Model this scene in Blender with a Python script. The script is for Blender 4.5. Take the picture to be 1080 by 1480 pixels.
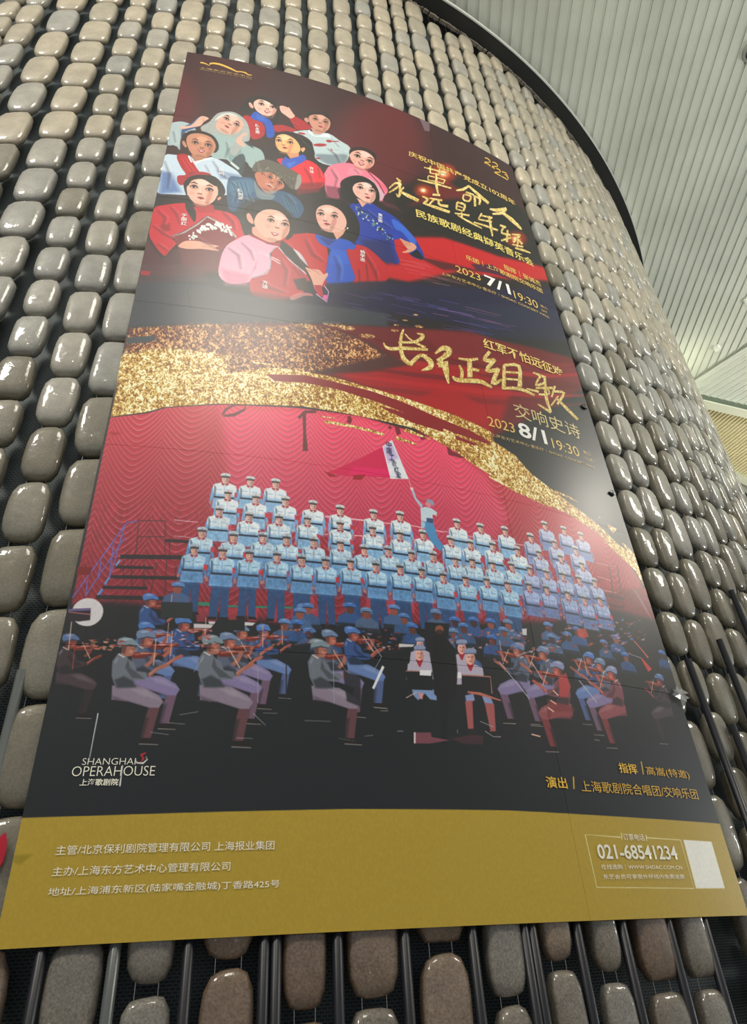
import bpy, bmesh, math, random, base64, zlib
import numpy as np
from mathutils import Vector, Matrix

for o in list(bpy.data.objects): bpy.data.objects.remove(o)
SC = bpy.context.scene
COL = SC.collection
random.seed(7)
GZ = 1.60            # eye height above the floor: wall coordinates below use z measured from eye level
R0 = 6.5             # radius of the curved wall at the faces of the stones
CAMD = 8.6467        # distance of the camera from the axis of the wall

# ---------------------------------------------------------------- camera
F_PX, YAW, PITCH, ROLL = 990.30, 0.27199, 0.59909, -0.069186
fw = Vector((math.sin(YAW)*math.cos(PITCH), math.cos(YAW)*math.cos(PITCH), math.sin(PITCH)))
r0 = Vector((math.cos(YAW), -math.sin(YAW), 0)); u0 = r0.cross(fw)
rt = math.cos(ROLL)*r0 + math.sin(ROLL)*u0
up = -math.sin(ROLL)*r0 + math.cos(ROLL)*u0
cam_d = bpy.data.cameras.new('camera'); cam = bpy.data.objects.new('camera', cam_d); COL.objects.link(cam)
cam_d.sensor_fit = 'HORIZONTAL'; cam_d.sensor_width = 36.0; cam_d.lens = F_PX*36.0/1080.0
cam_d.clip_start = 0.05; cam_d.clip_end = 200
M = Matrix((( rt.x, up.x, -fw.x, 0), (rt.y, up.y, -fw.y, 0), (rt.z, up.z, -fw.z, 0), (0, 0, 0, 1)))
cam.matrix_world = Matrix.Translation((0, -CAMD, GZ)) @ M
SC.camera = cam

# ---------------------------------------------------------------- light and exposure
SC.view_settings.view_transform = 'Standard'; SC.view_settings.look = 'None'
SC.view_settings.gamma = 1.0; SC.view_settings.exposure = 0.0; SC.view_settings.use_curve_mapping = False
W = bpy.data.worlds.new('hall_air'); SC.world = W; W.use_nodes = True
W.node_tree.nodes['Background'].inputs[0].default_value = (0.86, 0.92, 1.0, 1)
W.node_tree.nodes['Background'].inputs[1].default_value = 0.42

def area(name, loc, target, size, power, color, sy=None, spread=180):
    l = bpy.data.lights.new(name, 'AREA'); l.energy = power; l.color = color
    l.size = size
    l.spread = math.radians(spread)
    if sy: l.shape = 'RECTANGLE'; l.size_y = sy
    o = bpy.data.objects.new(name, l); COL.objects.link(o)
    o.location = loc
    d = Vector(target) - Vector(loc)
    o.rotation_euler = d.to_track_quat('-Z', 'Y').to_euler()
    return o
# rows of warm ceiling floods out over the foyer, behind and above the camera
for i, (x, y, sz, pw) in enumerate([(-5.0, -10.6, 1.0, 330), (0.2, -10.5, 2.2, 250), (9.9, -9.6, 1.5, 260), (12.6, -8.6, 1.5, 240)]):
    area('foyer_ceiling_flood', (x, y, 8.9), (x*0.3, -6.0, 4.8), sz, pw, (1.0, 0.94, 0.83))
# strings of little pin lights: two rows under the ceiling and an added low row behind the camera for glints on the stones' lower edges
for j, (y, z, pw) in enumerate([(-10.2, 7.6, 2.2), (-12.4, 7.8, 2.6)]):
    for i in range(11): area('foyer_pin_light', (-6.0+i*1.5+.5*j, y, z), (-3.0+i*1.1, -6.2, 2.8), 0.035, pw, (1.0, 0.97, 0.92))
for i in range(9): area('added_glint_light', (-3.4+i*1.1, -11.4-.3*(i % 2), 0.45), (-2+i*.8, -6.2, 3.0), 0.035, .7, (0.98, 1.0, 0.97))
# uplights that wash the metal ceiling to the right of the wall
area('ceiling_uplight', (12.5, -6.5, 2.6), (8.0, -4.0, 9.0), 1.6, 330, (0.98, 1.0, 0.93))
area('ceiling_uplight', (-2.0, -12.0, 2.6), (6.9, -4.6, 9.0), 0.8, 42, (0.98, 1.0, 0.93), spread=46)  # added on the camera side to brighten the near faces of the ribs
area('ceiling_uplight', (10.6, -4.0, 3.0), (8.9, -1.6, 9.0), 0.8, 40, (1.0, 0.98, 0.86), spread=70)  # added to brighten the third deck, which the beam shades
area('ceiling_uplight', (6.55, -2.80, 8.45), (6.9, -2.7, 9.1), 0.12, 3, (1.0, 1.0, 0.72))

# ---------------------------------------------------------------- helpers
def cyl(a, z, r=R0):
    """a: arc length along the wall (m, at R0), z: height over eye level, r: radius"""
    t = a/R0
    return Vector((r*math.sin(t), -r*math.cos(t), z + GZ))
def link(name, me, mat=None, parent=None, **kw):
    o = bpy.data.objects.new(name, me); COL.objects.link(o)
    if mat is not None and me is not None and not me.materials: me.materials.append(mat)
    if parent is not None: o.parent = parent
    for k, v in kw.items(): o[k] = v
    return o
def mesh(name, vs, fs, smooth=False):
    me = bpy.data.meshes.new(name); me.from_pydata([tuple(v) for v in vs], [], fs); me.update()
    if smooth: me.polygons.foreach_set('use_smooth', [True]*len(me.polygons))
    return me
def box_vf(vs, fs, quad_in, quad_out):
    b = len(vs); vs += list(quad_in) + list(quad_out)
    fs += [(b, b+1, b+2, b+3), (b+7, b+6, b+5, b+4)] + [(b+i, b+4+i, b+4+(i+1) % 4, b+(i+1) % 4) for i in range(4)]
def tube_vf(vs, fs, p0, p1, rad, n=8):
    p0, p1 = Vector(p0), Vector(p1); d = (p1-p0).normalized()
    a = d.orthogonal().normalized(); b = d.cross(a); s = len(vs)
    for p in (p0, p1):
        for i in range(n):
            t = 2*math.pi*i/n; vs.append(p + rad*(math.cos(t)*a + math.sin(t)*b))
    for i in range(n): fs.append((s+i, s+(i+1) % n, s+n+(i+1) % n, s+n+i))
    fs.append(tuple(s+i for i in range(n))[::-1]); fs.append(tuple(s+n+i for i in range(n)))

def mat(name, col=(.5, .5, .5), rough=.5, metal=0, spec=.5, coat=0, coat_r=.1):
    m = bpy.data.materials.new(name); m.use_nodes = True
    b = m.node_tree.nodes['Principled BSDF']
    b.inputs['Base Color'].default_value = (*col, 1); b.inputs['Roughness'].default_value = rough
    b.inputs['Metallic'].default_value = metal; b.inputs['Specular IOR Level'].default_value = spec
    b.inputs['Coat Weight'].default_value = coat; b.inputs['Coat Roughness'].default_value = coat_r
    return m
def nt(m): return m.node_tree, m.node_tree.nodes, m.node_tree.links, m.node_tree.nodes['Principled BSDF']
def srgb(c):
    return tuple(((x/255.)/12.92 if x/255. <= .04045 else ((x/255.+.055)/1.055)**2.4) for x in c)

def stone_mat(name, c1, c2, speck=0.25):
    m = mat(name, rough=.5, spec=.35, coat=.75, coat_r=.045)
    t, n, l, b = nt(m)
    tc = n.new('ShaderNodeTexCoord'); gi = n.new('ShaderNodeNewGeometry'); oi = n.new('ShaderNodeObjectInfo')
    add = n.new('ShaderNodeMath'); add.operation = 'ADD'; l.new(gi.outputs['Random Per Island'], add.inputs[0]); l.new(oi.outputs['Random'], add.inputs[1])
    fr = n.new('ShaderNodeMath'); fr.operation = 'FRACT'; l.new(add.outputs[0], fr.inputs[0])
    noi = n.new('ShaderNodeTexNoise'); noi.inputs['Scale'].default_value = 9; noi.inputs['Detail'].default_value = 6; noi.inputs['Roughness'].default_value = .62
    l.new(gi.outputs['Position'], noi.inputs['Vector'])
    fine = n.new('ShaderNodeTexNoise'); fine.inputs['Scale'].default_value = 160; fine.inputs['Detail'].default_value = 3
    l.new(gi.outputs['Position'], fine.inputs['Vector'])
    mx = n.new('ShaderNodeMix'); mx.data_type = 'RGBA'; mx.inputs['A'].default_value = (*c1, 1); mx.inputs['B'].default_value = (*c2, 1)
    l.new(fr.outputs[0], mx.inputs['Factor'])
    r1 = n.new('ShaderNodeMapRange'); r1.inputs['From Min'].default_value = .3; r1.inputs['From Max'].default_value = .7; r1.inputs['To Min'].default_value = .78; r1.inputs['To Max'].default_value = 1.12
    l.new(noi.outputs['Fac'], r1.inputs['Value'])
    r2 = n.new('ShaderNodeMapRange'); r2.inputs['From Min'].default_value = .3; r2.inputs['From Max'].default_value = .7; r2.inputs['To Min'].default_value = 1-speck; r2.inputs['To Max'].default_value = 1+speck
    l.new(fine.outputs['Fac'], r2.inputs['Value'])
    mu = n.new('ShaderNodeMath'); mu.operation = 'MULTIPLY'; l.new(r1.outputs[0], mu.inputs[0]); l.new(r2.outputs[0], mu.inputs[1])
    vm = n.new('ShaderNodeVectorMath'); vm.operation = 'SCALE'; l.new(mx.outputs['Result'], vm.inputs[0]); l.new(mu.outputs[0], vm.inputs['Scale'])
    l.new(vm.outputs[0], b.inputs['Base Color'])
    bp = n.new('ShaderNodeBump'); bp.inputs['Strength'].default_value = .22; bp.inputs['Distance'].default_value = .006
    wob = n.new('ShaderNodeTexNoise'); wob.inputs['Scale'].default_value = 38; wob.inputs['Detail'].default_value = 3
    l.new(gi.outputs['Position'], wob.inputs['Vector']); l.new(wob.outputs['Fac'], bp.inputs['Height'])
    l.new(bp.outputs[0], b.inputs['Normal']); l.new(bp.outputs[0], b.inputs['Coat Normal'])
    return m
# ================================================================ THE CURVED WALL
M_mesh = mat('perforated_backing', (.03, .036, .038), .55, .3)
t, n, l, b = nt(M_mesh)
uvn = n.new('ShaderNodeTexCoord'); bk = n.new('ShaderNodeTexBrick')
bk.inputs['Scale'].default_value = 1.0; bk.inputs['Brick Width'].default_value = .017; bk.inputs['Row Height'].default_value = .0085
bk.inputs['Mortar Size'].default_value = .0016; bk.inputs['Color1'].default_value = (.02, .027, .029, 1); bk.inputs['Color2'].default_value = (.03, .04, .043, 1)
bk.inputs['Mortar'].default_value = (.095, .12, .125, 1)
l.new(uvn.outputs['UV'], bk.inputs['Vector']); l.new(bk.outputs['Color'], b.inputs['Base Color'])

def curved_sheet(name, a0, a1, z0, z1, r, n_a, n_z=1, thick=.02):
    vs, fs = [], []
    for j in range(n_z+1):
        for i in range(n_a+1):
            vs.append(cyl(a0+(a1-a0)*i/n_a, z0+(z1-z0)*j/n_z, r))
    for j in range(n_z):
        for i in range(n_a):
            q = j*(n_a+1)+i; fs.append((q, q+1, q+n_a+2, q+n_a+1))
    k = len(vs)
    for j in range(n_z+1):
        for i in range(n_a+1): vs.append(cyl(a0+(a1-a0)*i/n_a, z0+(z1-z0)*j/n_z, r-thick))
    for j in range(n_z):
        for i in range(n_a):
            q = k+j*(n_a+1)+i; fs.append((q+n_a+1, q+n_a+2, q+1, q))
    for i in range(n_a):
        fs.append((i+1, i, k+i, k+i+1)); q = n_z*(n_a+1)+i; fs.append((q, q+1, k+q+1, k+q))
    for j in range(n_z):
        q = j*(n_a+1); fs.append((q, q+n_a+1, k+q+n_a+1, k+q)); q += n_a; fs.append((q+n_a+1, q, k+q, k+q+n_a+1))
    me = mesh(name, vs, fs)
    uv = me.uv_layers.new(name='UVMap')
    na1 = n_a+1
    for lp in me.loops:
        v = lp.vertex_index % k
        uv.data[lp.index].uv = (a0+(a1-a0)*(v % na1)/n_a, z0+(z1-z0)*(v//na1)/n_z)
    return me
WALL_TOP = 7.467
wall = link('wall_front', curved_sheet('wall_front', -4.2, 12.0, -GZ, WALL_TOP, R0-.155, 150), M_mesh, kind='structure')
M_floor = mat('floor_stone', (.32, .31, .29), .25)
link('floor', mesh('floor', [(-30, -30, 0), (30, -30, 0), (30, 30, 0), (-30, 30, 0), (-30, -30, -.1), (30, -30, -.1), (30, 30, -.1), (-30, 30, -.1)],
     [(0, 1, 2, 3), (7, 6, 5, 4), (0, 4, 5, 1), (1, 5, 6, 2), (2, 6, 7, 3), (3, 7, 4, 0)]), M_floor, kind='structure')

# --- stones
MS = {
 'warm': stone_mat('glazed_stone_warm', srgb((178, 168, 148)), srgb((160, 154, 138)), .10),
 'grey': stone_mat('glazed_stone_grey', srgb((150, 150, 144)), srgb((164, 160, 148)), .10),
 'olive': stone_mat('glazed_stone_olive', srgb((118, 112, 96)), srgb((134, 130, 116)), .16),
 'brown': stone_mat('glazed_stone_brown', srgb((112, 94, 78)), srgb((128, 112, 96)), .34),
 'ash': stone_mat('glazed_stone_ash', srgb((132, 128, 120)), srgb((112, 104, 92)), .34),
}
def pillow(seed, nx=4.2, nu=20, nv=12):
    """closed rounded-rectangle pebble, half sizes 1 (x: across, y: out of the wall, z: up)"""
    rnd = random.Random(seed); ph = [rnd.uniform(0, 6.28) for _ in range(4)]
    vs, fs = [], []
    for j in range(1, nv):
        v = -math.pi/2 + math.pi*j/nv
        cy, sy = math.cos(v), math.sin(v)
        ry = abs(cy)**.5; yy = math.copysign(abs(sy)**.72, sy)
        for i in range(nu):
            t = 2*math.pi*i/nu
            c, s = math.cos(t), math.sin(t)
            k = (abs(c)**nx+abs(s)**nx)**(-1/nx)
            wob = 1+.022*math.sin(2*t+ph[0])+.016*math.sin(3*t+ph[1])
            # steps of the angle are bunched towards the corners
            vs.append((k*c*ry*wob, yy, k*s*ry*wob))
    top = len(vs); vs.append((0, 1, 0)); bot = len(vs); vs.append((0, -1, 0))
    for j in range(nv-2):
        for i in range(nu):
            a = j*nu+i; b2 = j*nu+(i+1) % nu; fs.append((a, b2, b2+nu, a+nu))
    for i in range(nu):
        fs.append((bot, (i+1) % nu, i)); fs.append((top, (nv-2)*nu+i, (nv-2)*nu+(i+1) % nu))
    return vs, [tuple(reversed(f)) for f in fs]
PIL = [pillow(s, 3.4+.5*s) for s in range(4)]
ME = {}
for k, m in MS.items():
    for i, (vs, fs) in enumerate(PIL):
        me = mesh('stone', vs, fs, True); me.materials.append(m); ME[k, i] = me
# columns of stones: centre (arc m), width, pitch, height of one joint, lowest, highest
C3 = [  # left of and under the poster's left edge
 (-2.47, .165, .262, 5.30, -.9, 7.4), (-2.27, .17, .30, 5.42, -.9, 7.4), (-2.07, .165, .31, 5.20, -.9, 7.4), (-1.875, .15, .27, 5.55, -.9, 7.4),
 (-1.68, .150, .246, 5.675, -.9, 7.4), (-1.51, .165, .289, 5.305, -.9, 7.4), (-1.277, .202, .337, 5.178, -.9, 7.4),
 (-1.037, .192, .2925, 4.757, -.9, 7.4), (-.828, .152, .2435, 4.138, -.9, 7.4), (-.643, .150, .2675, 3.950, -.9, 7.4),
 (-.468, .172, .3185, 2.933, -1.0, 7.4),
 # seen above the poster
 (-.285, .137, .240, 5.622, 4.9, 7.4), (-.113, .140, .262, 5.552, 4.85, 7.4), (.068, .167, .302, 5.69, 4.8, 7.4), (.242, .137, .243, 5.63, 4.85, 7.4),
 (.43, .167, .315, 5.865, 4.75, 7.4), (.63, .150, .281, 5.741, 4.8, 7.4), (.82, .142, .257, 5.665, 4.8, 7.4), (.99, .150, .281, 5.91, 4.8, 7.4),
 (1.16, .136, .248, 5.712, 4.8, 7.4), (1.335, .168, .315, 5.939, 4.7, 7.4), (1.53, .145, .252, 5.984, 4.75, 7.4), (1.715, .145, .257, 5.977, 4.7, 7.4),
 (1.90, .165, .300, 5.97, -.9, 7.4),
 (2.10, .155, .236, 2.507, -.9, 7.4), (2.275, .148, .264, 2.641, -.9, 7.4), (2.457, .178, .313, 2.655, -.9, 7.4),
 (2.655, .150, .2345, 2.528, -.9, 7.4), (2.805, .142, .264, 2.63, -.9, 7.4), (2.985, .176, .313, 2.607, -.9, 7.4),
 (3.185, .150, .237, 2.549, -.9, 7.4), (3.34, .145, .264, 2.602, -.9, 7.4), (3.525, .178, .313, 2.526, -.9, 7.4),
]
k = 0
for base in (3.72, 4.26, 4.80, 5.34):
    for dc, w_, p_ in ((0, .150, .237), (.155, .145, .264), (.34, .178, .313)):
        C3.append((base+dc, w_, p_, 2.5+.07*((k*5) % 4), -.9, 7.4)); k += 1
# seen below the poster
C3 += [(-.245, .145, .27, -.62, -.95, .4), (-.07, .128, .24, .015, -.95, .4), (.127, .152, .30, .058, -.95, .4), (.327, .126, .27, -.065, -.95, .4),
 (.515, .158, .31, .25, -.95, .4), (.72, .163, .31, .062, -.95, .4), (.918, .13, .26, -.068, -.95, .4), (1.104, .116, .25, .006, -.95, .4),
 (1.285, .117, .26, -.031, -.95, .4), (1.485, .158, .30, -.067, -.95, .4), (1.675, .13, .27, -.068, -.95, .4)]
STONES = []
DEPTH = .034     # the outlines read on the photograph lie about this far behind the faces
def deeper(a):
    x, y = math.sin(a/R0)*R0, -math.cos(a/R0)*R0+CAMD
    L_ = math.hypot(x, y); dx, dy = x/L_, y/L_
    # camera at the origin, axis of the wall at (0, CAMD)
    bb = dy*CAMD; cc = CAMD**2-(R0-DEPTH)**2; dd = bb*bb-cc
    if dd <= 0: return a, 1.0
    t_ = bb-math.sqrt(dd); return R0*math.atan2(t_*dx, CAMD-t_*dy), min(t_/L_, 1.05)
for i_, (c, w_, p_, zb, lo, hi) in enumerate(C3):
    if c < 3.7:
        c2, rho = deeper(c); shr = .93 if c < 1.85 else .87
        C3[i_] = (c2, w_*shr, p_*rho, zb*rho, lo, hi)
    else: C3[i_] = (c+.13, w_*.87, p_, zb, lo, hi)
def drift(c, z):
    if c < 1.85: return 0
    s = min(1, max(0, (1.35-z)/.8)); return .10*s*s*(3-2*s)
for ci, (c, w_, p_, zb, lo, hi) in enumerate(C3):
    rnd = random.Random(ci*13+5)
    joints = [zb]
    z = zb
    while z < hi: z += p_*(1+.016*(z-3)); joints.append(z)
    z = zb
    while z > lo: z -= p_*(1+.016*(z-3)); joints.insert(0, z)
    tone = rnd.random()
    for j in range(len(joints)-1):
        z0, z1 = joints[j], joints[j+1]; zc = .5*(z0+z1)
        if z1 > hi+.02 or z0 < -1.5 or zc < lo or zc > hi: continue
        g = .012 if zc > 2.5 else .012+.012*min(1, (2.5-zc)/2)
        h = (z1-z0)-g
        u = rnd.random()*.75+tone*.25
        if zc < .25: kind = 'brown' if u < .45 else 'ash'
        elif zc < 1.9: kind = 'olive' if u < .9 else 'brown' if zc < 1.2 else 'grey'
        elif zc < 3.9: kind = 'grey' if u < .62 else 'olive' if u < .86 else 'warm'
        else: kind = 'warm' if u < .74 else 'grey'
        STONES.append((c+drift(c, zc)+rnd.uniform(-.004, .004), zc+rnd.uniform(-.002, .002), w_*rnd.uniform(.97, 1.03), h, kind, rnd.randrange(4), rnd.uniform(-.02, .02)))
camp = Vector((0, -CAMD, GZ))
def seen(a, z):
    p = cyl(a, z); v = p-camp; d = v.dot(fw)
    x = 540+F_PX*v.dot(rt)/d; y = 740-F_PX*v.dot(up)/d
    nrm = Vector((math.sin(a/R0), -math.cos(a/R0), 0)); face = max(-nrm.dot(v.normalized()), .02)
    inside = -60 < x < 1140 and -60 < y < 1540
    return inside and face > .021, face/(v.length**2)
def size(s):
    vis, f = seen(s[0], s[1]); return (f if vis else f*1e-3)*s[2]*s[3]
STONES.sort(key=size, reverse=True)
TH = .036      # half thickness of a stone
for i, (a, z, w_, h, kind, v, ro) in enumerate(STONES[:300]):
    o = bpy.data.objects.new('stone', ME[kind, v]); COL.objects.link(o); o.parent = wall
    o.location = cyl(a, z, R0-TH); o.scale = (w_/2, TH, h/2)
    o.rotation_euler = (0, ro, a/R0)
rest = {}
for (a, z, w_, h, kind, v, ro) in STONES[300:]: rest.setdefault(kind, []).append((a, z, w_, h, v, ro))
vs, fs, mi = [], [], []
kinds = list(rest)
for ki, kind in enumerate(kinds):
    for (a, z, w_, h, v, ro) in rest[kind]:
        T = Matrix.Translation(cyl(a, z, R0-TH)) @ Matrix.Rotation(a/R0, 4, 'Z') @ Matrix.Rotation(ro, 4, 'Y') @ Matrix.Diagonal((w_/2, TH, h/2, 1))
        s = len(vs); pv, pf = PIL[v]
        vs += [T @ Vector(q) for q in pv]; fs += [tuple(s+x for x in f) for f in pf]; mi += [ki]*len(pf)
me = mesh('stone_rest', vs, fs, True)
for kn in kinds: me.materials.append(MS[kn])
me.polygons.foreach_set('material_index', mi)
link('stones', me, None, wall, kind='stuff')
print('stones', len(STONES))
# two thin steel wires carry every string of stones
M_wire = mat('wire_steel', (.42, .40, .36), .3, .9)
for (c, w_, p_, zb, lo, hi) in C3:
    vs, fs = [], []
    for s in (-.24, .24):
        zs = [max(lo-.2, -1.35), .55, .95, 1.35, hi] if hi > 2 and lo < 0 else [lo-.1, hi]
        for z0, z1 in zip(zs, zs[1:]):
            tube_vf(vs, fs, cyl(c+drift(c, z0)+s*w_, z0, R0-TH), cyl(c+drift(c, z1)+s*w_, z1, R0-TH), .0011, 4)
    link('hanging_wire', mesh('hanging_wire', vs, fs), M_wire, wall)
# black glass tubes that stand between the strings low on the wall
M_tube = mat('black_tube', (.012, .013, .018), .4, 0, .35, .1, .3)
M_tubeg = mat('clear_grey_tube', (.10, .11, .11), .3, 0, .5, .2, .2)
TUBES = [(-.538, .84, 1), (-.333, .55, 0), (-.158, .7, 1), (.024, .6, 0), (.220, .6, 0), (.252, .55, 0), (.420, .7, 0), (.616, .6, 0), (.828, .6, 0),
         (1.006, .55, 0), (1.034, .6, 0), (1.200, .7, 0), (1.384, .6, 0), (1.588, .7, 0), (1.765, .6, 0), (2.125, 1.10, 0), (2.298, .83, 0), (2.455, 1.26, 0), (2.80, 1.62, 0), (2.985, 1.4, 0), (3.16, 1.75, 0)]
for a, zt, g in TUBES:
    rr = R0+.018 if a > 2 else R0-.012
    me = bpy.data.meshes.new('glass_tube'); vs, fs = [], []
    dd = .15 if a > 2 else 0
    tube_vf(vs, fs, cyl(a+dd, -1.5, rr), cyl(a, zt, rr), .0155, 12)
    me = mesh('glass_tube', vs, fs, True)
    link('glass_tube', me, M_tubeg if g else M_tube, wall)
# thin pale seam in the backing, left of the poster
vs, fs = [], []
tube_vf(vs, fs, cyl(-.735, -1.5, R0-.148), cyl(-.735, 7.4, R0-.148), .003, 6)
link('seam_wire', mesh('seam_wire', vs, fs), M_wire, wall)
# small steel holders behind the strings
# ================================================================ TOP RING
M_black = mat('black_painted_steel', (.012, .013, .014), .45)
M_white = mat('white_edge', (.62, .64, .6), .4)
def ring(name, r0_, r1_, z0, z1, mm, a0=-4.2, a1=12.0, n_=160, parent=None, **kw):
    vs, fs = [], []
    for i in range(n_+1):
        a = a0+(a1-a0)*i/n_
        vs += [cyl(a, z0, r0_), cyl(a, z0, r1_), cyl(a, z1, r1_), cyl(a, z1, r0_)]
    for i in range(n_):
        q = i*4
        for k_ in range(4): fs.append((q+k_, q+(k_+1) % 4, q+4+(k_+1) % 4, q+4+k_))
    fs += [(3, 2, 1, 0), (n_*4, n_*4+1, n_*4+2, n_*4+3)]
    return link(name, mesh(name, vs, fs), mm, parent, **kw)
tr = ring('trim_1', R0-.17, R0+.10, WALL_TOP, WALL_TOP+.05, M_black, kind='structure')
ring('edge_strip', R0+.10, R0+.112, WALL_TOP+.004, WALL_TOP+.055, M_white, parent=tr)
# old clips and rubble of the hangers on the ring's edge
M_clip = mat('hanger_clip', (.16, .14, .11), .6)
rnd = random.Random(3)
vs, fs = [], []
for i in range(150):
    a = .9+i*.026+rnd.uniform(-.01, .01); zc = 7.43+rnd.uniform(-.02, .02); s = rnd.uniform(.008, .02)
    q0 = [cyl(a-s, zc-s, R0-.05), cyl(a+s, zc-s, R0-.05), cyl(a+s, zc+s, R0-.05), cyl(a-s, zc+s, R0-.05)]
    q1 = [cyl(a-s, zc-s, R0-.02), cyl(a+s, zc-s, R0-.02), cyl(a+s, zc+s, R0-.02), cyl(a-s, zc+s, R0-.02)]
    box_vf(vs, fs, q0, q1)
link('hanger_clips', mesh('hanger_clips', vs, fs), M_clip, tr, kind='stuff')
# ================================================================ CEILING
PN = Vector((-.02, -.03, -1.0)); PP = Vector((2.2, -6.4, 7.62+GZ))
def cz(x, y): return PP.z - (PN.x*(x-PP.x)+PN.y*(y-PP.y))/PN.z
M_rib = mat('painted_ribbed_steel', srgb((182, 186, 172)), .42, .0, .5)
t, n, l, b = nt(M_rib)
nn = n.new('ShaderNodeTexNoise'); nn.inputs['Scale'].default_value = 1.3; nn.inputs['Detail'].default_value = 4
gi = n.new('ShaderNodeNewGeometry'); l.new(gi.outputs['Position'], nn.inputs['Vector'])
cr = n.new('ShaderNodeValToRGB'); cr.color_ramp.elements[0].position = .3; cr.color_ramp.elements[0].color = (*srgb((196, 200, 188)), 1)
cr.color_ramp.elements[1].position = .7; cr.color_ramp.elements[1].color = (*srgb((212, 216, 204)), 1)
l.new(nn.outputs['Fac'], cr.inputs[0]); l.new(cr.outputs[0], b.inputs['Base Color'])
M_ribwarm = mat('painted_ribbed_steel_cream', srgb((214, 208, 172)), .5)
M_plain = mat('ceiling_paint', srgb((170, 172, 162)), .7)
d1 = Vector((.285, .956, 0)).normalized(); pr = Vector((d1.y, -d1.x, 0))
SA, SB = Vector((7.098, -2.436, 0)), Vector((7.434, -3.201, 0))        # the fold where the first deck ends
sd = (SB-SA).normalized()
def clip_t(s, dirv, prv, A, dv):
    """parameter along dirv where the line s crosses the line A + k dv"""
    o = prv*s; det = dirv.x*(-dv.y)+dv.x*dirv.y; w_ = A-o
    return (w_.x*(-dv.y)+dv.x*w_.y)/det
prof = [(0, 0), (.010, 0), (.013, .012), (.058, .012), (.062, .017), (.104, .017), (.108, .012), (.1115, .012)]   # across, height above the deck line
ceil = link('ceiling', mesh('ceiling', [(x, y, cz(x, y)+.05) for x, y in ((-14, -22), (24, -22), (24, 2), (-14, 2))]+[(x, y, cz(x, y)+.12) for x, y in ((-14, -22), (24, -22), (24, 2), (-14, 2))],
     [(3, 2, 1, 0), (4, 5, 6, 7), (0, 1, 5, 4), (1, 2, 6, 5), (2, 3, 7, 6), (3, 0, 4, 7)]), M_plain, kind='structure')
PITCH_R = .1118
def deck(s, w_, t0, t1, dirv, prv, drop, mm, scale=1.0, zs=1.0):
    vs, fs = [], []
    e0, e1 = (t0, t1) if isinstance(t0, (int, float)) else (0, 0)
    for (px, pz) in prof:
        ss = s+px*scale
        for tt in (t0(ss) if callable(t0) else t0, t1(ss) if callable(t1) else t1):
            q = prv*ss+dirv*tt
            vs.append((q.x, q.y, cz(q.x, q.y)-drop+pz*scale*zs))
    k_ = len(prof)
    for i in range(k_-1): fs.append((2*i, 2*i+1, 2*i+3, 2*i+2))
    for i in range(k_):
        for e in (0, 1):
            x, y, z_ = vs[2*i+e]; vs.append((x, y, cz(x, y)-drop+.030))
    m_ = 2*k_
    fs += [(m_+2*i+2, m_+2*i+3, m_+2*i+1, m_+2*i) for i in range(k_-1)]
    for e in (0, 1): fs.append(tuple(2*i+e for i in range(k_))[::(1 if e else -1)] + tuple(m_+2*i+e for i in range(k_))[::(-1 if e else 1)])
    me = mesh('ceiling_rib', vs, fs)
    return link('ceiling_rib', me, mm, ceil)
s = 2.2
while s < 10.6:
    s_end = lambda ss: clip_t(ss, d1, pr, SA, sd)
    deck(s, PITCH_R, -16.0, s_end, d1, pr, 0.0, M_rib); s += PITCH_R
# second deck: a folded facet between the fold and the beam
dB = Vector((.446, -.895, 0)).normalized(); prB = Vector((dB.y, -dB.x, 0))
BA, BB = Vector((7.319, -2.223, 0)), Vector((8.237, -2.147, 0)); bd = (BB-BA).normalized()
def tB0(ss):   # beam side
    return clip_t(ss, dB, prB, BA, bd)
s0 = SA.dot(prB)
for i in range(26):
    ss0 = s0-.02-i*.1118*1.12
    t_f = clip_t(ss0, dB, prB, BA, bd)
    # from the beam towards the camera until the fold
    def tfold(ss):
        return min(t_f+6.0, 6.0+t_f)
    deck(ss0, .125, lambda ss: clip_t(ss, dB, prB, BA, bd), lambda ss: clip_t(ss, dB, prB, BA, bd)+6.0, dB, prB, .045, M_rib, 1.12)
# third deck beyond the beam, finer ribs
dC = Vector((.198, -.98, 0)).normalized(); prC = Vector((dC.y, -dC.x, 0))
CE, cd = Vector((9.151, -.617, 0)), Vector((.943, .333, 0)).normalized()
sC = BA.dot(prC)
for i in range(52):
    ss0 = sC+.10-i*.074
    deck(ss0, .074, lambda ss: clip_t(ss, dC, prC, CE, cd), lambda ss: clip_t(ss, dC, prC, BA, bd), dC, prC, .02, M_ribwarm, .66, 2.4)
# beam between the second and the third deck
M_green = mat('beam_side', srgb((92, 104, 88)), .6); M_beam = mat('beam_flange', srgb((205, 210, 190)), .5)
def bar(name, a, b_, wv, z_top, z_bot, mm, parent=None, **kw):
    vs, fs = [], []
    q = [a-wv, a+wv, b_+wv, b_-wv]
    box_vf(vs, fs, [(p.x, p.y, cz(p.x, p.y)+z_bot) for p in q][::-1], [(p.x, p.y, cz(p.x, p.y)+z_top) for p in q][::-1])
    return link(name, mesh(name, vs, fs), mm, parent, **kw)
bn = Vector((-bd.y, bd.x, 0))
bar('ceiling_beam', BA-bd*.7, BA+bd*8, bn*.03, .03, -.20, M_green, ceil)
bar('beam_flange', BA-bd*.7, BA+bd*8, bn*.07, -.20, -.23, M_beam, ceil)
cn = Vector((-cd.y, cd.x, 0))
bar('ceiling_end_beam', CE-cd*2.6+cn*.06, CE+cd*8+cn*.06, cn*.07, .03, -.05, M_beam, ceil)
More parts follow.
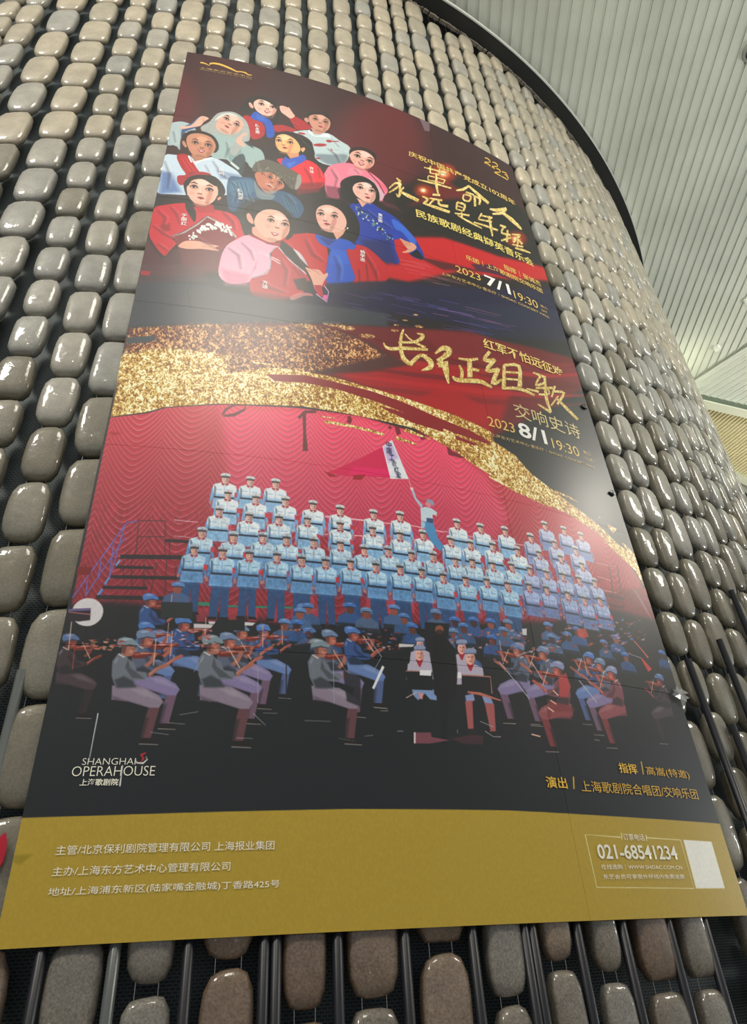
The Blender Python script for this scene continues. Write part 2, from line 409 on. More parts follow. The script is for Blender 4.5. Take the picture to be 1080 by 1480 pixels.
# far wall under the end of the ceiling: dark frame with ochre timber boards
M_och = mat('ochre_timber', srgb((176, 138, 66)), .5)
fa, fb = CE-cd*2.6+cn*.30, CE+cd*8+cn*.30
vs, fs = [], []
box_vf(vs, fs, [(p.x, p.y, z_) for p, z_ in ((fa, 0), (fb, 0), (fb, cz(fb.x, fb.y)), (fa, cz(fa.x, fa.y)))], [(p.x+cn.x*.1, p.y+cn.y*.1, z_) for p, z_ in ((fa, 0), (fb, 0), (fb, cz(fb.x, fb.y)), (fa, cz(fa.x, fa.y)))])
wb = link('wall_back', mesh('wall_back', vs, fs), M_black, kind='structure')
for i in range(30):
    a_ = fa+cd*(.25+i*.34)-cn*.03; b2 = a_+cd*.27
    for z0, z1 in ((7.1, 8.55), (5.5, 7.0)):
        vs, fs = [], []
        box_vf(vs, fs, [(a_.x, a_.y, z0), (b2.x, b2.y, z0), (b2.x, b2.y, z1), (a_.x, a_.y, z1)], [(a_.x+cn.x*.03, a_.y+cn.y*.03, z0), (b2.x+cn.x*.03, b2.y+cn.y*.03, z0), (b2.x+cn.x*.03, b2.y+cn.y*.03, z1), (a_.x+cn.x*.03, a_.y+cn.y*.03, z1)])
        link('timber_board', mesh('timber_board', vs, fs), M_och, wb)
# small round fittings on the ceiling
def fitting(name, x, y, r_, depth, mm, label, hollow=False, mm2=None, **kw):
    e = bpy.data.objects.new(name, None); COL.objects.link(e); e.location = (x, y, cz(x, y)); e['label'] = label; e['category'] = 'ceiling light'
    for k_, v_ in kw.items(): e[k_] = v_
    bm = bmesh.new()
    N_ = 24
    rings = [(r_, 0.02), (r_, -depth*.5), (r_*.86, -depth), (r_*.6, -depth)] if not hollow else [(r_, .02), (r_*1.0, -depth), (r_*.78, -depth), (r_*.72, .0)]
    loops = []
    for rr, zz in rings: loops.append([bm.verts.new((rr*math.cos(2*math.pi*i/N_), rr*math.sin(2*math.pi*i/N_), zz)) for i in range(N_)])
    for A_, B_ in zip(loops, loops[1:]):
        for i in range(N_): bm.faces.new((A_[i], B_[i], B_[(i+1) % N_], A_[(i+1) % N_]))
    me = bpy.data.meshes.new('housing'); bm.to_mesh(me); bm.free(); link('housing', me, mm, e)
    bm = bmesh.new(); bmesh.ops.create_circle(bm, cap_ends=True, radius=rings[-1][0]*.99, segments=N_)
    me = bpy.data.meshes.new('lens'); bm.to_mesh(me); bm.free(); o = link('lens', me, mm2 or mm, e); o.location.z = rings[-1][1]+.001
    return e
M_wh = mat('white_fitting', (.75, .77, .7), .4)
fitting('ceiling_spotlight', 6.968, -3.123, .052, .05, M_wh, 'small white round fitting on the ribbed ceiling just above the fold')
fitting('ceiling_spotlight', 6.875, -3.945, .05, .05, M_wh, 'small white round ceiling fitting at the right edge, higher than the one by the fold')
fitting('ceiling_downlight', 4.90, -6.615, .10, .03, mat('grey_ring', (.22, .23, .2), .4), 'dark round recessed downlight cut off by the right edge of the ceiling', True, M_black)
# ================================================================ THE POSTER
AL, AR, ZT, ZB = -.44147, 1.99215, 5.06229, .11616      # arc and height over eye level of its edges
PW, PH = (AR-AL)*1000, (ZT-ZB)*1000                      # print units are millimetres from its top left corner
TS = 2.0                                                 # mm per texel
TW, TH_ = int(PW/TS)+1, int(PH/TS)+1
IMG = np.zeros((TH_, TW, 3), np.float32)
rg = np.random.RandomState(11)
def vnoise(cx, cy):
    h, w_ = int(TH_/cy)+3, int(TW/cx)+3
    g = rg.rand(h, w_).astype(np.float32)
    y = np.arange(TH_)/cy; x = np.arange(TW)/cx
    y0, x0 = y.astype(int), x.astype(int); fy, fx = (y-y0)[:, None], (x-x0)[None]
    fy = fy*fy*(3-2*fy); fx = fx*fx*(3-2*fx)
    return (g[y0][:, x0]*(1-fy)*(1-fx)+g[y0][:, x0+1]*(1-fy)*fx+g[y0+1][:, x0]*fy*(1-fx)+g[y0+1][:, x0+1]*fy*fx).astype(np.float32)
NF, NM, NL = vnoise(2.2, 3.2), vnoise(5, 8), vnoise(70, 60)
GOLDN = .62*NF+.38*NM
def hexc(h): return np.array([int(h[i:i+2], 16)/255. for i in (0, 2, 4)], np.float32)
def sdist(px, py, pts):
    """signed distance (inside negative) from grid points to the polygon"""
    x0, y0 = pts[:, 0], pts[:, 1]; x1, y1 = np.roll(x0, -1), np.roll(y0, -1)
    best = np.full(px.shape, 1e18, np.float32); ins = np.zeros(px.shape, bool)
    for a, b_, c, d in zip(x0, y0, x1, y1):
        ex, ey = c-a, d-b_; L2 = ex*ex+ey*ey
        if L2 < 1e-9: continue
        wx, wy = px-a, py-b_
        t_ = np.clip((wx*ex+wy*ey)/L2, 0, 1)
        dx, dy = wx-t_*ex, wy-t_*ey
        np.minimum(best, dx*dx+dy*dy, out=best)
        if abs(ey) > 1e-9:
            cond = ((b_ > py) != (d > py)) & (px < a+(py-b_)*ex/ey)
            ins ^= cond
    r_ = np.sqrt(best); return np.where(ins, -r_, r_)
def coverage(pts, feather):
    pts = np.asarray(pts, np.float32)/TS; f = max(feather/TS, .9)
    pad = f+1
    x0, y0 = np.floor(pts.min(0)-pad).astype(int); x1, y1 = np.ceil(pts.max(0)+pad).astype(int)
    x0, y0, x1, y1 = max(x0, 0), max(y0, 0), min(x1, TW), min(y1, TH_)
    if x1 <= x0 or y1 <= y0: return None
    step = max(1, int(f/5)) if (x1-x0)*(y1-y0) > 4000 else 1
    gx = np.arange(x0, x1+step, step, dtype=np.float32)+.5; gy = np.arange(y0, y1+step, step, dtype=np.float32)+.5
    X, Y = np.meshgrid(gx, gy)
    s_ = sdist(X, Y, pts)
    c = np.clip(.5-s_/f, 0, 1); c = c*c*(3-2*c) if f > 3 else c
    if step > 1:
        yy = (np.arange(y1-y0)/step); xx = (np.arange(x1-x0)/step)
        yi, xi = yy.astype(int), xx.astype(int); fy, fx = (yy-yi)[:, None], (xx-xi)[None]
        c = c[yi][:, xi]*(1-fy)*(1-fx)+c[yi][:, xi+1]*(1-fy)*fx+c[yi+1][:, xi]*fy*(1-fx)+c[yi+1][:, xi+1]*fy*fx
    else: c = c[:y1-y0, :x1-x0]
    return c.astype(np.float32), y0, y1, x0, x1
def blend(cv, col, alpha=1.0):
    c, y0, y1, x0, x1 = cv; R = IMG[y0:y1, x0:x1]; c = c[..., None]*alpha
    R += (col-R)*c
def poly(col, feather, alpha, pts):
    cv = coverage(pts, feather)
    if cv: blend(cv, hexc(col) if isinstance(col, str) else col, alpha)
def ramp(v, stops):
    out = np.empty(v.shape+(3,), np.float32)
    xs = [s_[0] for s_ in stops]; cs = np.array([hexc(s_[1]) for s_ in stops])
    for k_ in range(3): out[..., k_] = np.interp(v, xs, cs[:, k_])
    return out
def gold(kind, feather, pts):
    cv = coverage(pts, feather)
    if not cv: return
    c, y0, y1, x0, x1 = cv; g = GOLDN[y0:y1, x0:x1]; lo = NL[y0:y1, x0:x1]
    if kind == 'G1': col = ramp(g+.16*(lo-.5), [(.3, '50241c'), (.46, '6a3424'), (.56, 'a8683c'), (.66, 'd89858'), (.75, 'f0c888')]); al = .95
    elif kind == 'G2': col = ramp(g+.18*(lo-.5), [(.24, '8c5418'), (.38, 'b07c28'), (.50, 'd8b050'), (.62, 'f0d888'), (.74, 'fffcd8')]); al = 1
    elif kind == 'G3': col = ramp(g, [(.3, '6a3c28'), (.45, 'a06c3c'), (.6, 'd0a060'), (.75, 'f0d090')]); al = 1
    else: col = ramp(g, [(.3, 'b8923c'), (.5, 'e0c470'), (.7, 'f8ecb0')]); al = .75
    blend(cv, col, al)
def curtain(feather, pts):
    cv = coverage(pts, feather)
    if not cv: return
    c, y0, y1, x0, x1 = cv
    U, V = np.meshgrid((np.arange(x0, x1)+.5)*TS, (np.arange(y0, y1)+.5)*TS)
    sw = 192.0; k_ = (U-790)/sw; kk = np.floor(k_); tt = 2*(k_-kk)-1
    sag = (112+14*np.sin(kk*2.7))*(1-np.abs(tt)**1.55)
    wob = 7*np.sin(kk*2.1+V*.004)+4*np.sin(U*.02+kk)
    ph = (V-sag+wob)/29.0
    fr = ph-np.floor(ph)
    line = np.clip(1-np.abs(fr-.5)*5.2, 0, 1)*(.45+.55*NL[y0:y1, x0:x1])
    shade = .5+.5*np.cos(2*np.pi*(fr-.2))
    down = np.clip((V-3050)/1000, 0, 1)
    R = IMG[y0:y1, x0:x1]; cc = c[..., None]
    base = R*(1.02+.15*shade[..., None]*(1-.3*np.abs(tt[..., None])))*(1-.40*down[..., None])
    base = base+(hexc('f8a0b0')-base)*(line*(.70-.30*down))[..., None]
    R += (base-R)*cc
def pe(cx, cy, rx, ry, n_=12, a=0):
    a = math.radians(a)
    return [(cx+rx*math.cos(2*math.pi*i/n_)*math.cos(a)-ry*math.sin(2*math.pi*i/n_)*math.sin(a), cy+rx*math.cos(2*math.pi*i/n_)*math.sin(a)+ry*math.sin(2*math.pi*i/n_)*math.cos(a)) for i in range(n_)]
def off(x, y, pts, s_=1, fl=1): return [(x+fl*a*s_, y+b_*s_) for a, b_ in pts]
def mix(a, b_, t_): return hexc(a)*(1-t_)+hexc(b_)*t_
def singer(x, y, front, rnd):
    """a choir singer in cap, tunic and belt; x, y: middle of the cap"""
    dk = min(1, max(0, (y-3560)/330))
    lit = mix('eaf3fa', '8cc0e4', dk); low = mix('78b0e0', '3066a6', dk)
    if x > 1700: lit = mix('c8d0ec', '8ca4d8', dk); low = mix('7088c4', '3c548c', dk)
    if x < 330: low = low*.55+hexc('202830')*.45
    s_ = rnd.uniform(.96, 1.04)
    if front: # trousers
        tr_ = mix('2c5c98', '1c3050', .4)
        poly(tr_, 3, 1, off(x, y, [(-30, 140), (30, 140), (31, 268), (6, 268), (2, 175), (-4, 268), (-30, 268)], s_))
        poly('0c1014', 3, 1, off(x, y, [(-32, 266), (-5, 266), (-6, 276), (-36, 276)], s_)); poly('0c1014', 3, 1, off(x, y, [(8, 266), (32, 266), (37, 276), (7, 276)], s_))
    poly(low, 3, 1, off(x, y, [(-40, 50), (-46, 70), (-50, 118), (-44, 122), (-34, 84)], s_)); poly(low, 3, 1, off(x, y, [(40, 50), (46, 70), (50, 118), (44, 122), (34, 84)], s_))
    for sx in (-1, 1): poly('c07868', 2, 1, off(x, y, pe(sx*47, 127, 5, 8, 8), s_))
    poly(lit, 3, 1, off(x, y, [(-12, 34), (12, 34), (40, 45), (43, 60), (36, 100), (39, 150), (-39, 150), (-36, 100), (-43, 60), (-40, 45)], s_))
    poly(low, 22, .8, off(x, y, [(-42, 88), (42, 88), (42, 152), (-42, 152)], s_))
    poly(low*.6, 3, .75, off(x, y, [(-38, 46), (-30, 60), (-30, 100), (-37, 100)], s_))
    poly(low, 2, .7, off(x, y, [(-1.2, 45), (1.2, 45), (1.2, 148), (-1.2, 148)], s_))
    for sx in (-20, 20):
        poly(low, 2, .8, off(x, y, [(sx-11, 66), (sx+11, 66), (sx+11, 69), (sx-11, 69)], s_)); poly(low*.8, 2, .5, off(x, y, [(sx-11, 120), (sx+11, 120), (sx+11, 122), (sx-11, 122)], s_))
    poly('1a2438', 2, .95, off(x, y, [(-36, 98), (36, 98), (36, 106), (-36, 106)], s_))
    poly('b0303c', 2, .9, off(x, y, [(-12, 34), (-2, 40), (-4, 50), (-14, 42)], s_)); poly('b0303c', 2, .9, off(x, y, [(12, 34), (2, 40), (4, 50), (14, 42)], s_))
    if rnd.random() < .72: poly('d0303c', 2, .95, off(x, y, [(36, 74), (50, 78), (52, 96), (38, 98)], s_))
    poly('a06860', 2, 1, off(x, y, [(-7, 28), (7, 28), (6, 42), (-6, 42)], s_))
    poly(mix('e8c4b8', 'c08878', dk*.7), 2, 1, off(x, y, pe(0, 20, 13, 18, 14), s_))
    poly('9c6460', 4, .6, off(x, y, pe(7, 24, 5, 12, 8), s_))
    poly('241c20', 2, .9, off(x, y, [(-14, 6), (14, 6), (14, 14), (11, 12), (-11, 12), (-14, 14)], s_))
    for sx in (-5, 5): poly('3c2428', 1.5, .9, off(x, y, pe(sx, 18, 2.6, 1.3, 6), s_))
    poly('a04850', 1.5, .8, off(x, y, pe(0, 29, 4, 1.4, 6), s_)); poly('8c5850', 1.5, .6, off(x, y, pe(0, 24, 2, 1.2, 6), s_))
    cap = mix('d4dce0', '88a8c4', dk)
    poly(cap, 2, 1, off(x, y, [(-17, 4), (-19, -3), (-12, -9), (0, -11), (12, -9), (19, -3), (17, 4)], s_))
    poly(cap*.45, 2, 1, off(x, y, [(-16, 3), (0, 1), (16, 3), (15, 8), (0, 6), (-15, 8)], s_)); poly('c03040', 1.5, .9, off(x, y, pe(0, -3, 1.8, 1.8, 6), s_))
def backcap(x, y, rnd):
    c = hexc(rnd.choice(['3c6cb8', '4878b8', '5c84c0', '6484b0'])); f_ = hexc(rnd.choice(['5c3028', '7c4438', '3c2428', '904c40']))
    poly(c*.75, 4, .9, off(x, y, [(-14, 28), (14, 28), (40, 44), (48, 84), (-48, 84), (-40, 44)])); poly(hexc('141a20'), 6, .8, off(x, y, [(-46, 70), (46, 70), (46, 100), (-46, 100)]))
    poly(f_, 3, 1, off(x, y, pe(0, 17, 14, 17, 12)))
    poly(c, 2, 1, off(x, y, [(-21, 5), (-22, -4), (-12, -11), (2, -13), (16, -9), (23, 0), (22, 7), (0, 4)])); poly(c*.45, 2, 1, off(x, y, [(-18, 5), (0, 3), (20, 6), (18, 10), (0, 8), (-16, 9)]))
    poly(mix('ffffff', '5c84c0', .5), 2, .6, off(x, y, [(-14, -6), (0, -9), (10, -8), (0, -5)]))
VT = [('6c7480', '8a7c90', 'a86858', '643e44'), ('586078', '8478a4', 'b06050', '70546c'), ('30508c', '6480b8', 'a05044', '506090'), ('7c4450', '904850', 'b85044', '7c3438'), ('3c2c32', '44343c', '7c3430', '2c2024')]
def violinist(x, y, s_, tone, flip, rnd):
    jac, leg, skin, shin = VT[tone]; s_ = s_*.5; fl = -1 if flip else 1
    O = lambda pts: off(x, y, pts, s_, fl)
    poly('14181c', 6, .8, O([(-80, 290), (-60, 360), (60, 400), (50, 640), (-60, 600), (-80, 400)]))
    poly(shin, 4, 1, O([(185, 395), (250, 385), (235, 480), (215, 605), (155, 605), (165, 500)])); poly('14181c', 12, .5, O([(150, 480), (190, 480), (170, 610), (140, 610)]))
    poly('181414', 2, 1, O([(150, 603), (222, 603), (268, 625), (262, 640), (155, 636)])); poly('b0a8a0', 2, .8, O([(152, 634), (262, 638), (262, 643), (152, 640)]))
    poly(leg, 4, 1, O([(-50, 285), (130, 290), (230, 340), (262, 380), (240, 420), (180, 420), (60, 385), (-40, 375)])); poly('ffffff', 14, .16, O([(60, 300), (150, 310), (240, 370), (120, 340)])); poly('20141c', 14, .4, O([(-40, 350), (80, 390), (180, 422), (-30, 380)]))
    poly(jac, 4, 1, O([(-45, 75), (-8, 72), (22, 110), (62, 140), (82, 190), (140, 198), (150, 222), (132, 245), (60, 252), (90, 292), (40, 300), (-30, 298), (-62, 225), (-72, 130)]))
    poly('12161a', 12, .6, O([(10, 225), (70, 255), (90, 295), (-20, 300), (-40, 250)])); poly(hexc(jac)*.55, 5, .7, O([(20, 112), (40, 170), (90, 205), (135, 240), (60, 235), (10, 170)]))
    poly('f0e8e0', 2, .7, O([(-38, 78), (0, 98), (-6, 106), (-44, 84)]))
    poly('98a0b8', 2, .5, O([(-60, 130), (-45, 100), (-35, 110), (-52, 150)]))
    poly('6c241c', 3, 1, O([(30, 62), (80, 70), (150, 60), (230, 70), (225, 82), (150, 88), (95, 108), (50, 108), (28, 90)])); poly('c8644c', 4, .7, O([(50, 74), (140, 66), (140, 76), (60, 88)])); poly('f0d8d0', 2, .6, O([(90, 68), (200, 68), (200, 72), (90, 74)]))
    poly(skin, 3, 1, O([(150, 205), (200, 160), (245, 135), (262, 145), (250, 162), (205, 185), (160, 232)])); poly(skin, 3, 1, O([(120, 150), (150, 120), (165, 70), (185, 62), (190, 80), (172, 130), (140, 165)]))
    poly('e0a080', 3, .6, O([(155, 206), (205, 162), (200, 172), (160, 212)]))
    poly(skin, 3, 1, O([(-28, 22), (42, 18), (56, 50), (46, 86), (20, 96), (-12, 92), (-26, 66)])); poly('30181a', 5, .55, O([(-28, 20), (0, 24), (-4, 80), (-24, 70)])); poly('5c2c28', 2, .9, O([(34, 44), (50, 46), (48, 50), (34, 49)])); poly('f0b898', 6, .4, O([(20, 50), (44, 54), (38, 76), (18, 70)]))
    cc = hexc(['7c909c', '6c84a8', '4c78c0', '8890b8', '5470a0'][tone])
    poly(cc, 3, 1, O([(-62, 8), (-58, -22), (-24, -36), (26, -28), (60, -2), (72, 16), (60, 24), (20, 14), (-48, 34)])); poly(cc*.5, 2, 1, O([(-50, 34), (10, 16), (62, 24), (58, 30), (10, 26), (-44, 42)])); poly('ffffff', 8, .35, O([(-40, -18), (0, -28), (20, -20), (-20, -8)]))
    bw = O([(92, 40), (98, 38), (178, 172), (172, 176)]) if rnd.random() < .6 else O([(168, -30), (174, -30), (180, 150), (174, 152)])
    poly('e0b098', 1.5, .95, bw)
def mottle(v0, v1, k_):
    y0, y1 = int(v0/TS), int(v1/TS); R = IMG[y0:y1]
    w_ = np.clip(np.minimum(np.arange(y1-y0), np.arange(y1-y0)[::-1])/30., 0, 1)[:, None, None]
    R *= 1+w_*(k_*(GOLDN[y0:y1]-.5)*1.6+k_*.6*(NM[y0:y1]-.5))[..., None]
def paint(text):
    rnd = random.Random(9)
    for ln in text.strip().split('\n'):
        w_ = ln.split(' ')
        if w_[0] == 'SING':
            for x, y, fr_ in SINGERS: singer(x, y, fr_, rnd)
            mottle(3560, 4020, .13)
            continue
        if w_[0] == 'BACKCAPS':
            for q in w_[1:]: backcap(*[float(v) for v in q.split(',')], rnd)
            continue
        if w_[0] == 'VIOL':
            mottle(4000, 4200, .16)
            for q in w_[1:]:
                v = [float(v_) for v_ in q.split(',')]; violinist(v[0], v[1], v[2], int(v[3]), int(v[4]), rnd)
            continue
        nums = [int(v) for v in ' '.join(w_[4:]).replace(',', ' ').split()]
        pts = np.cumsum(np.array(nums, np.float32).reshape(-1, 2), 0)      # first point, then steps
        f, a = float(w_[2]), float(w_[3])
        if w_[0] == 'S':
            p0, p2, p3 = np.roll(pts, 1, 0), np.roll(pts, -1, 0), np.roll(pts, -2, 0); q = np.empty((len(pts)*3, 2), np.float32)
            for k_ in range(3):        # a closed curve through all the points
                t_ = k_/3.; q[k_::3] = .5*(2*pts+(-p0+p2)*t_+(2*p0-5*pts+4*p2-p3)*t_*t_+(-p0+3*pts-3*p2+p3)*t_**3)
            pts = q
            poly(w_[1], f, a, pts)
        elif w_[0] == 'P': poly(w_[1], f, a, pts)
        elif w_[0] == 'G': gold(w_[1], f, pts)
        elif w_[0] == 'C': curtain(f, pts)

SINGERS = [[1881,3414,0],[1991,3414,0],[2090,3422,0],[462,3437,0],[653,3437,0],[556,3439,0],[1652,3493,0],[1784,3499,0],[1913,3501,0],[1416,3503,0],[1529,3503,0],[2032,3510,0],[476,3512,0],[1159,3514,0],[692,3515,0],[580,3519,0],[800,3520,0],[1045,3525,0],[908,3526,0],[1929,3572,0],[1810,3576,0],[1573,3583,0],[1695,3584,0],[2047,3584,0],[1252,3587,0],[450,3590,0],[778,3593,0],[1375,3594,0],[1465,3595,0],[906,3597,0],[1037,3599,0],[670,3600,0],[559,3603,0],[1150,3606,0],[2097,3660,0],[1918,3663,0],[2007,3664,0],[1651,3668,0],[1740,3669,0],[1827,3669,0],[1558,3678,0],[1461,3679,0],[1285,3682,0],[904,3685,0],[801,3686,0],[699,3687,0],[1095,3687,0],[1383,3687,0],[395,3689,0],[613,3689,0],[1191,3691,0],[999,3696,0],[507,3697,0],[2099,3746,0],[1808,3748,0],[1719,3750,0],[1917,3752,0],[1138,3759,1],[2007,3760,0],[1228,3761,1],[1515,3761,1],[1613,3761,1],[376,3762,1],[941,3762,1],[1040,3762,1],[666,3764,1],[474,3765,1],[567,3767,1],[756,3768,1],[845,3768,1],[1417,3768,1],[1318,3769,1]]
# text, left, right, baseline, height (mm on the print), colour, weight
TEXTS = [["庆祝中国共产党成立102周年",1471,2336,606,70,"e4c468",0.01],
 ["民族歌剧经典撷英音乐会",1454,2336,1304,86,"ecd878",0.012],
 ["乐团｜上海歌剧院交响乐团",1759,2340,1565,52,"e4c468",0.01],
 ["指挥｜张诚杰",2049,2345,1497,59,"e4c468",0.01],
 ["2023",1668,1836,1727,63,"e4c468",0],
 ["7/1",1869,2050,1738,92,"f4f4f0",0.02],
 ["19:30",2073,2256,1757,73,"e4c468",0],
 ["上海东方艺术中心·音乐厅｜SHOAC CONCERT HALL",1560,2333,1807,30,"d8b868",0.005],
 ["周六",2280,2338,1723,24,"e4c468",0],
 ["SAT",2280,2327,1762,20,"e4c468",0],
 ["红军不怕远征难",1752,2300,2329,82,"f0d880",0.014],
 ["交响史诗",1858,2293,2784,102,"d8c890",0],
 ["2023",1677,1832,2900,62,"e4c468",0],
 ["8/1",1857,2029,2907,90,"f4f4f0",0.02],
 ["19:30",2061,2240,2919,66,"e4c468",0],
 ["上海东方艺术中心·音乐厅｜SHOAC CONCERT HALL",1680,2331,2967,23,"c8b070",0.005],
 ["周二",2275,2327,2882,22,"e4c468",0],
 ["TUE",2271,2328,2919,16,"e4c468",0],
 ["上海东方艺术中心",95,423,204,21,"c8a868",0],
 ["SHANGHAI ORIENTAL ART CENTER",96,424,223,9,"b09868",0],
 ["指挥",1961,2052,4488,36,"e8b838",0.014],
 ["高嵩(特邀)",2098,2335,4492,36,"e0b038",0],
 ["演出",1615,1703,4555,38,"e8b838",0.014],
 ["上海歌剧院合唱团/交响乐团",1761,2350,4562,38,"e0b038",0],
 ["主管/北京保利剧院管理有限公司 上海报业集团",102,679,4740,23,"f4f2e0",0],
 ["主办/上海东方艺术中心管理有限公司",103,559,4790,22,"f4f2e0",0],
 ["地址/上海浦东新区(陆家嘴金融城)丁香路425号",102,696,4838,22,"f4f2e0",0],
 ["订票电话",1901,1999,4714,21,"f4f2e0",0],
 ["021-68541234",1772,2140,4771,42,"f4f2e0",0.02],
 ["在线选购｜WWW.SHOAC.COM.CN",1774,2146,4804,16,"f4f2e0",0],
 ["东艺会员可享受外环线内免费送票",1773,2145,4832,14,"f4f2e0",0],
 ["SHANGHAI",129,274,4509,19,"f4f2e0",-0.01],
 ["OPERAHOUSE",106,331,4540,28,"f4f2e0",-0.01],
 ["上海歌剧院",132,235,4566,19,"f4f2e0",0.015],
 ["方",559,586,2262,30,"f4f4f4",0.012],
 ["琼",560,587,2294,30,"f4f4f4",0.012],
 ["于",138,166,1826,31,"f4f4f4",0.012],
 ["丽",141,169,1859,31,"f4f4f4",0.012],
 ["红",144,172,1892,30,"f4f4f4",0.012],
 ["陈",404,431,1521,32,"f4f4f4",0.012],
 ["剑",406,432,1556,32,"f4f4f4",0.012],
 ["波",408,434,1590,32,"f4f4f4",0.012],
 ["杨",1072,1100,1835,32,"f4f4f4",0.012],
 ["学",1070,1098,1869,32,"f4f4f4",0.012],
 ["进",1068,1096,1903,31,"f4f4f4",0.012],
 ["黄",1201,1228,1426,28,"f4f4f4",0.012],
 ["华",1199,1225,1457,28,"f4f4f4",0.012],
 ["丽",1197,1223,1487,28,"f4f4f4",0.012],
 ["许",796,821,1139,32,"f4f4f4",0.012],
 ["洁",796,821,1174,32,"f4f4f4",0.012],
 ["陈",469,493,803,34,"f4f4f4",0.012],
 ["永",470,494,841,34,"f4f4f4",0.012],
 ["丽",472,496,878,34,"f4f4f4",0.012],
 ["段",292,321,1354,32,"f4f4f4",0.012],
 ["鸣",295,324,1388,31,"f4f4f4",0.012],
 ["中",1125,1149,3175,32,"20245a",0.01],
 ["国",1125,1148,3209,31,"20245a",0.01],
 ["工",1134,1157,3244,31,"20245a",0.01],
 ["农",1142,1165,3275,30,"20245a",0.01],
 ["红",1151,1174,3305,30,"20245a",0.01],
 ["军",1157,1180,3337,30,"20245a",0.01]]
CLIPS = [('binder_clip', 2394, 2508, 22, 16, 'b', 'small black clip at the right edge of the poster, beside the large gold script title', 'clip'), ('binder_clip', 2402, 3097, 22, 14, 'b', 'small black clip at the right edge of the poster, below the concert hall address', 'clip'), ('torn_tape', 2424, 4142, 50, 36, 'f', 'crumpled clear tape over the right edge of the poster, low beside the orchestra', 'tape'), ('tape_strip', -33, 4727, 14, 46, 'r', 'short strip of red tape on the stone at the lower left edge of the poster', 'tape')]
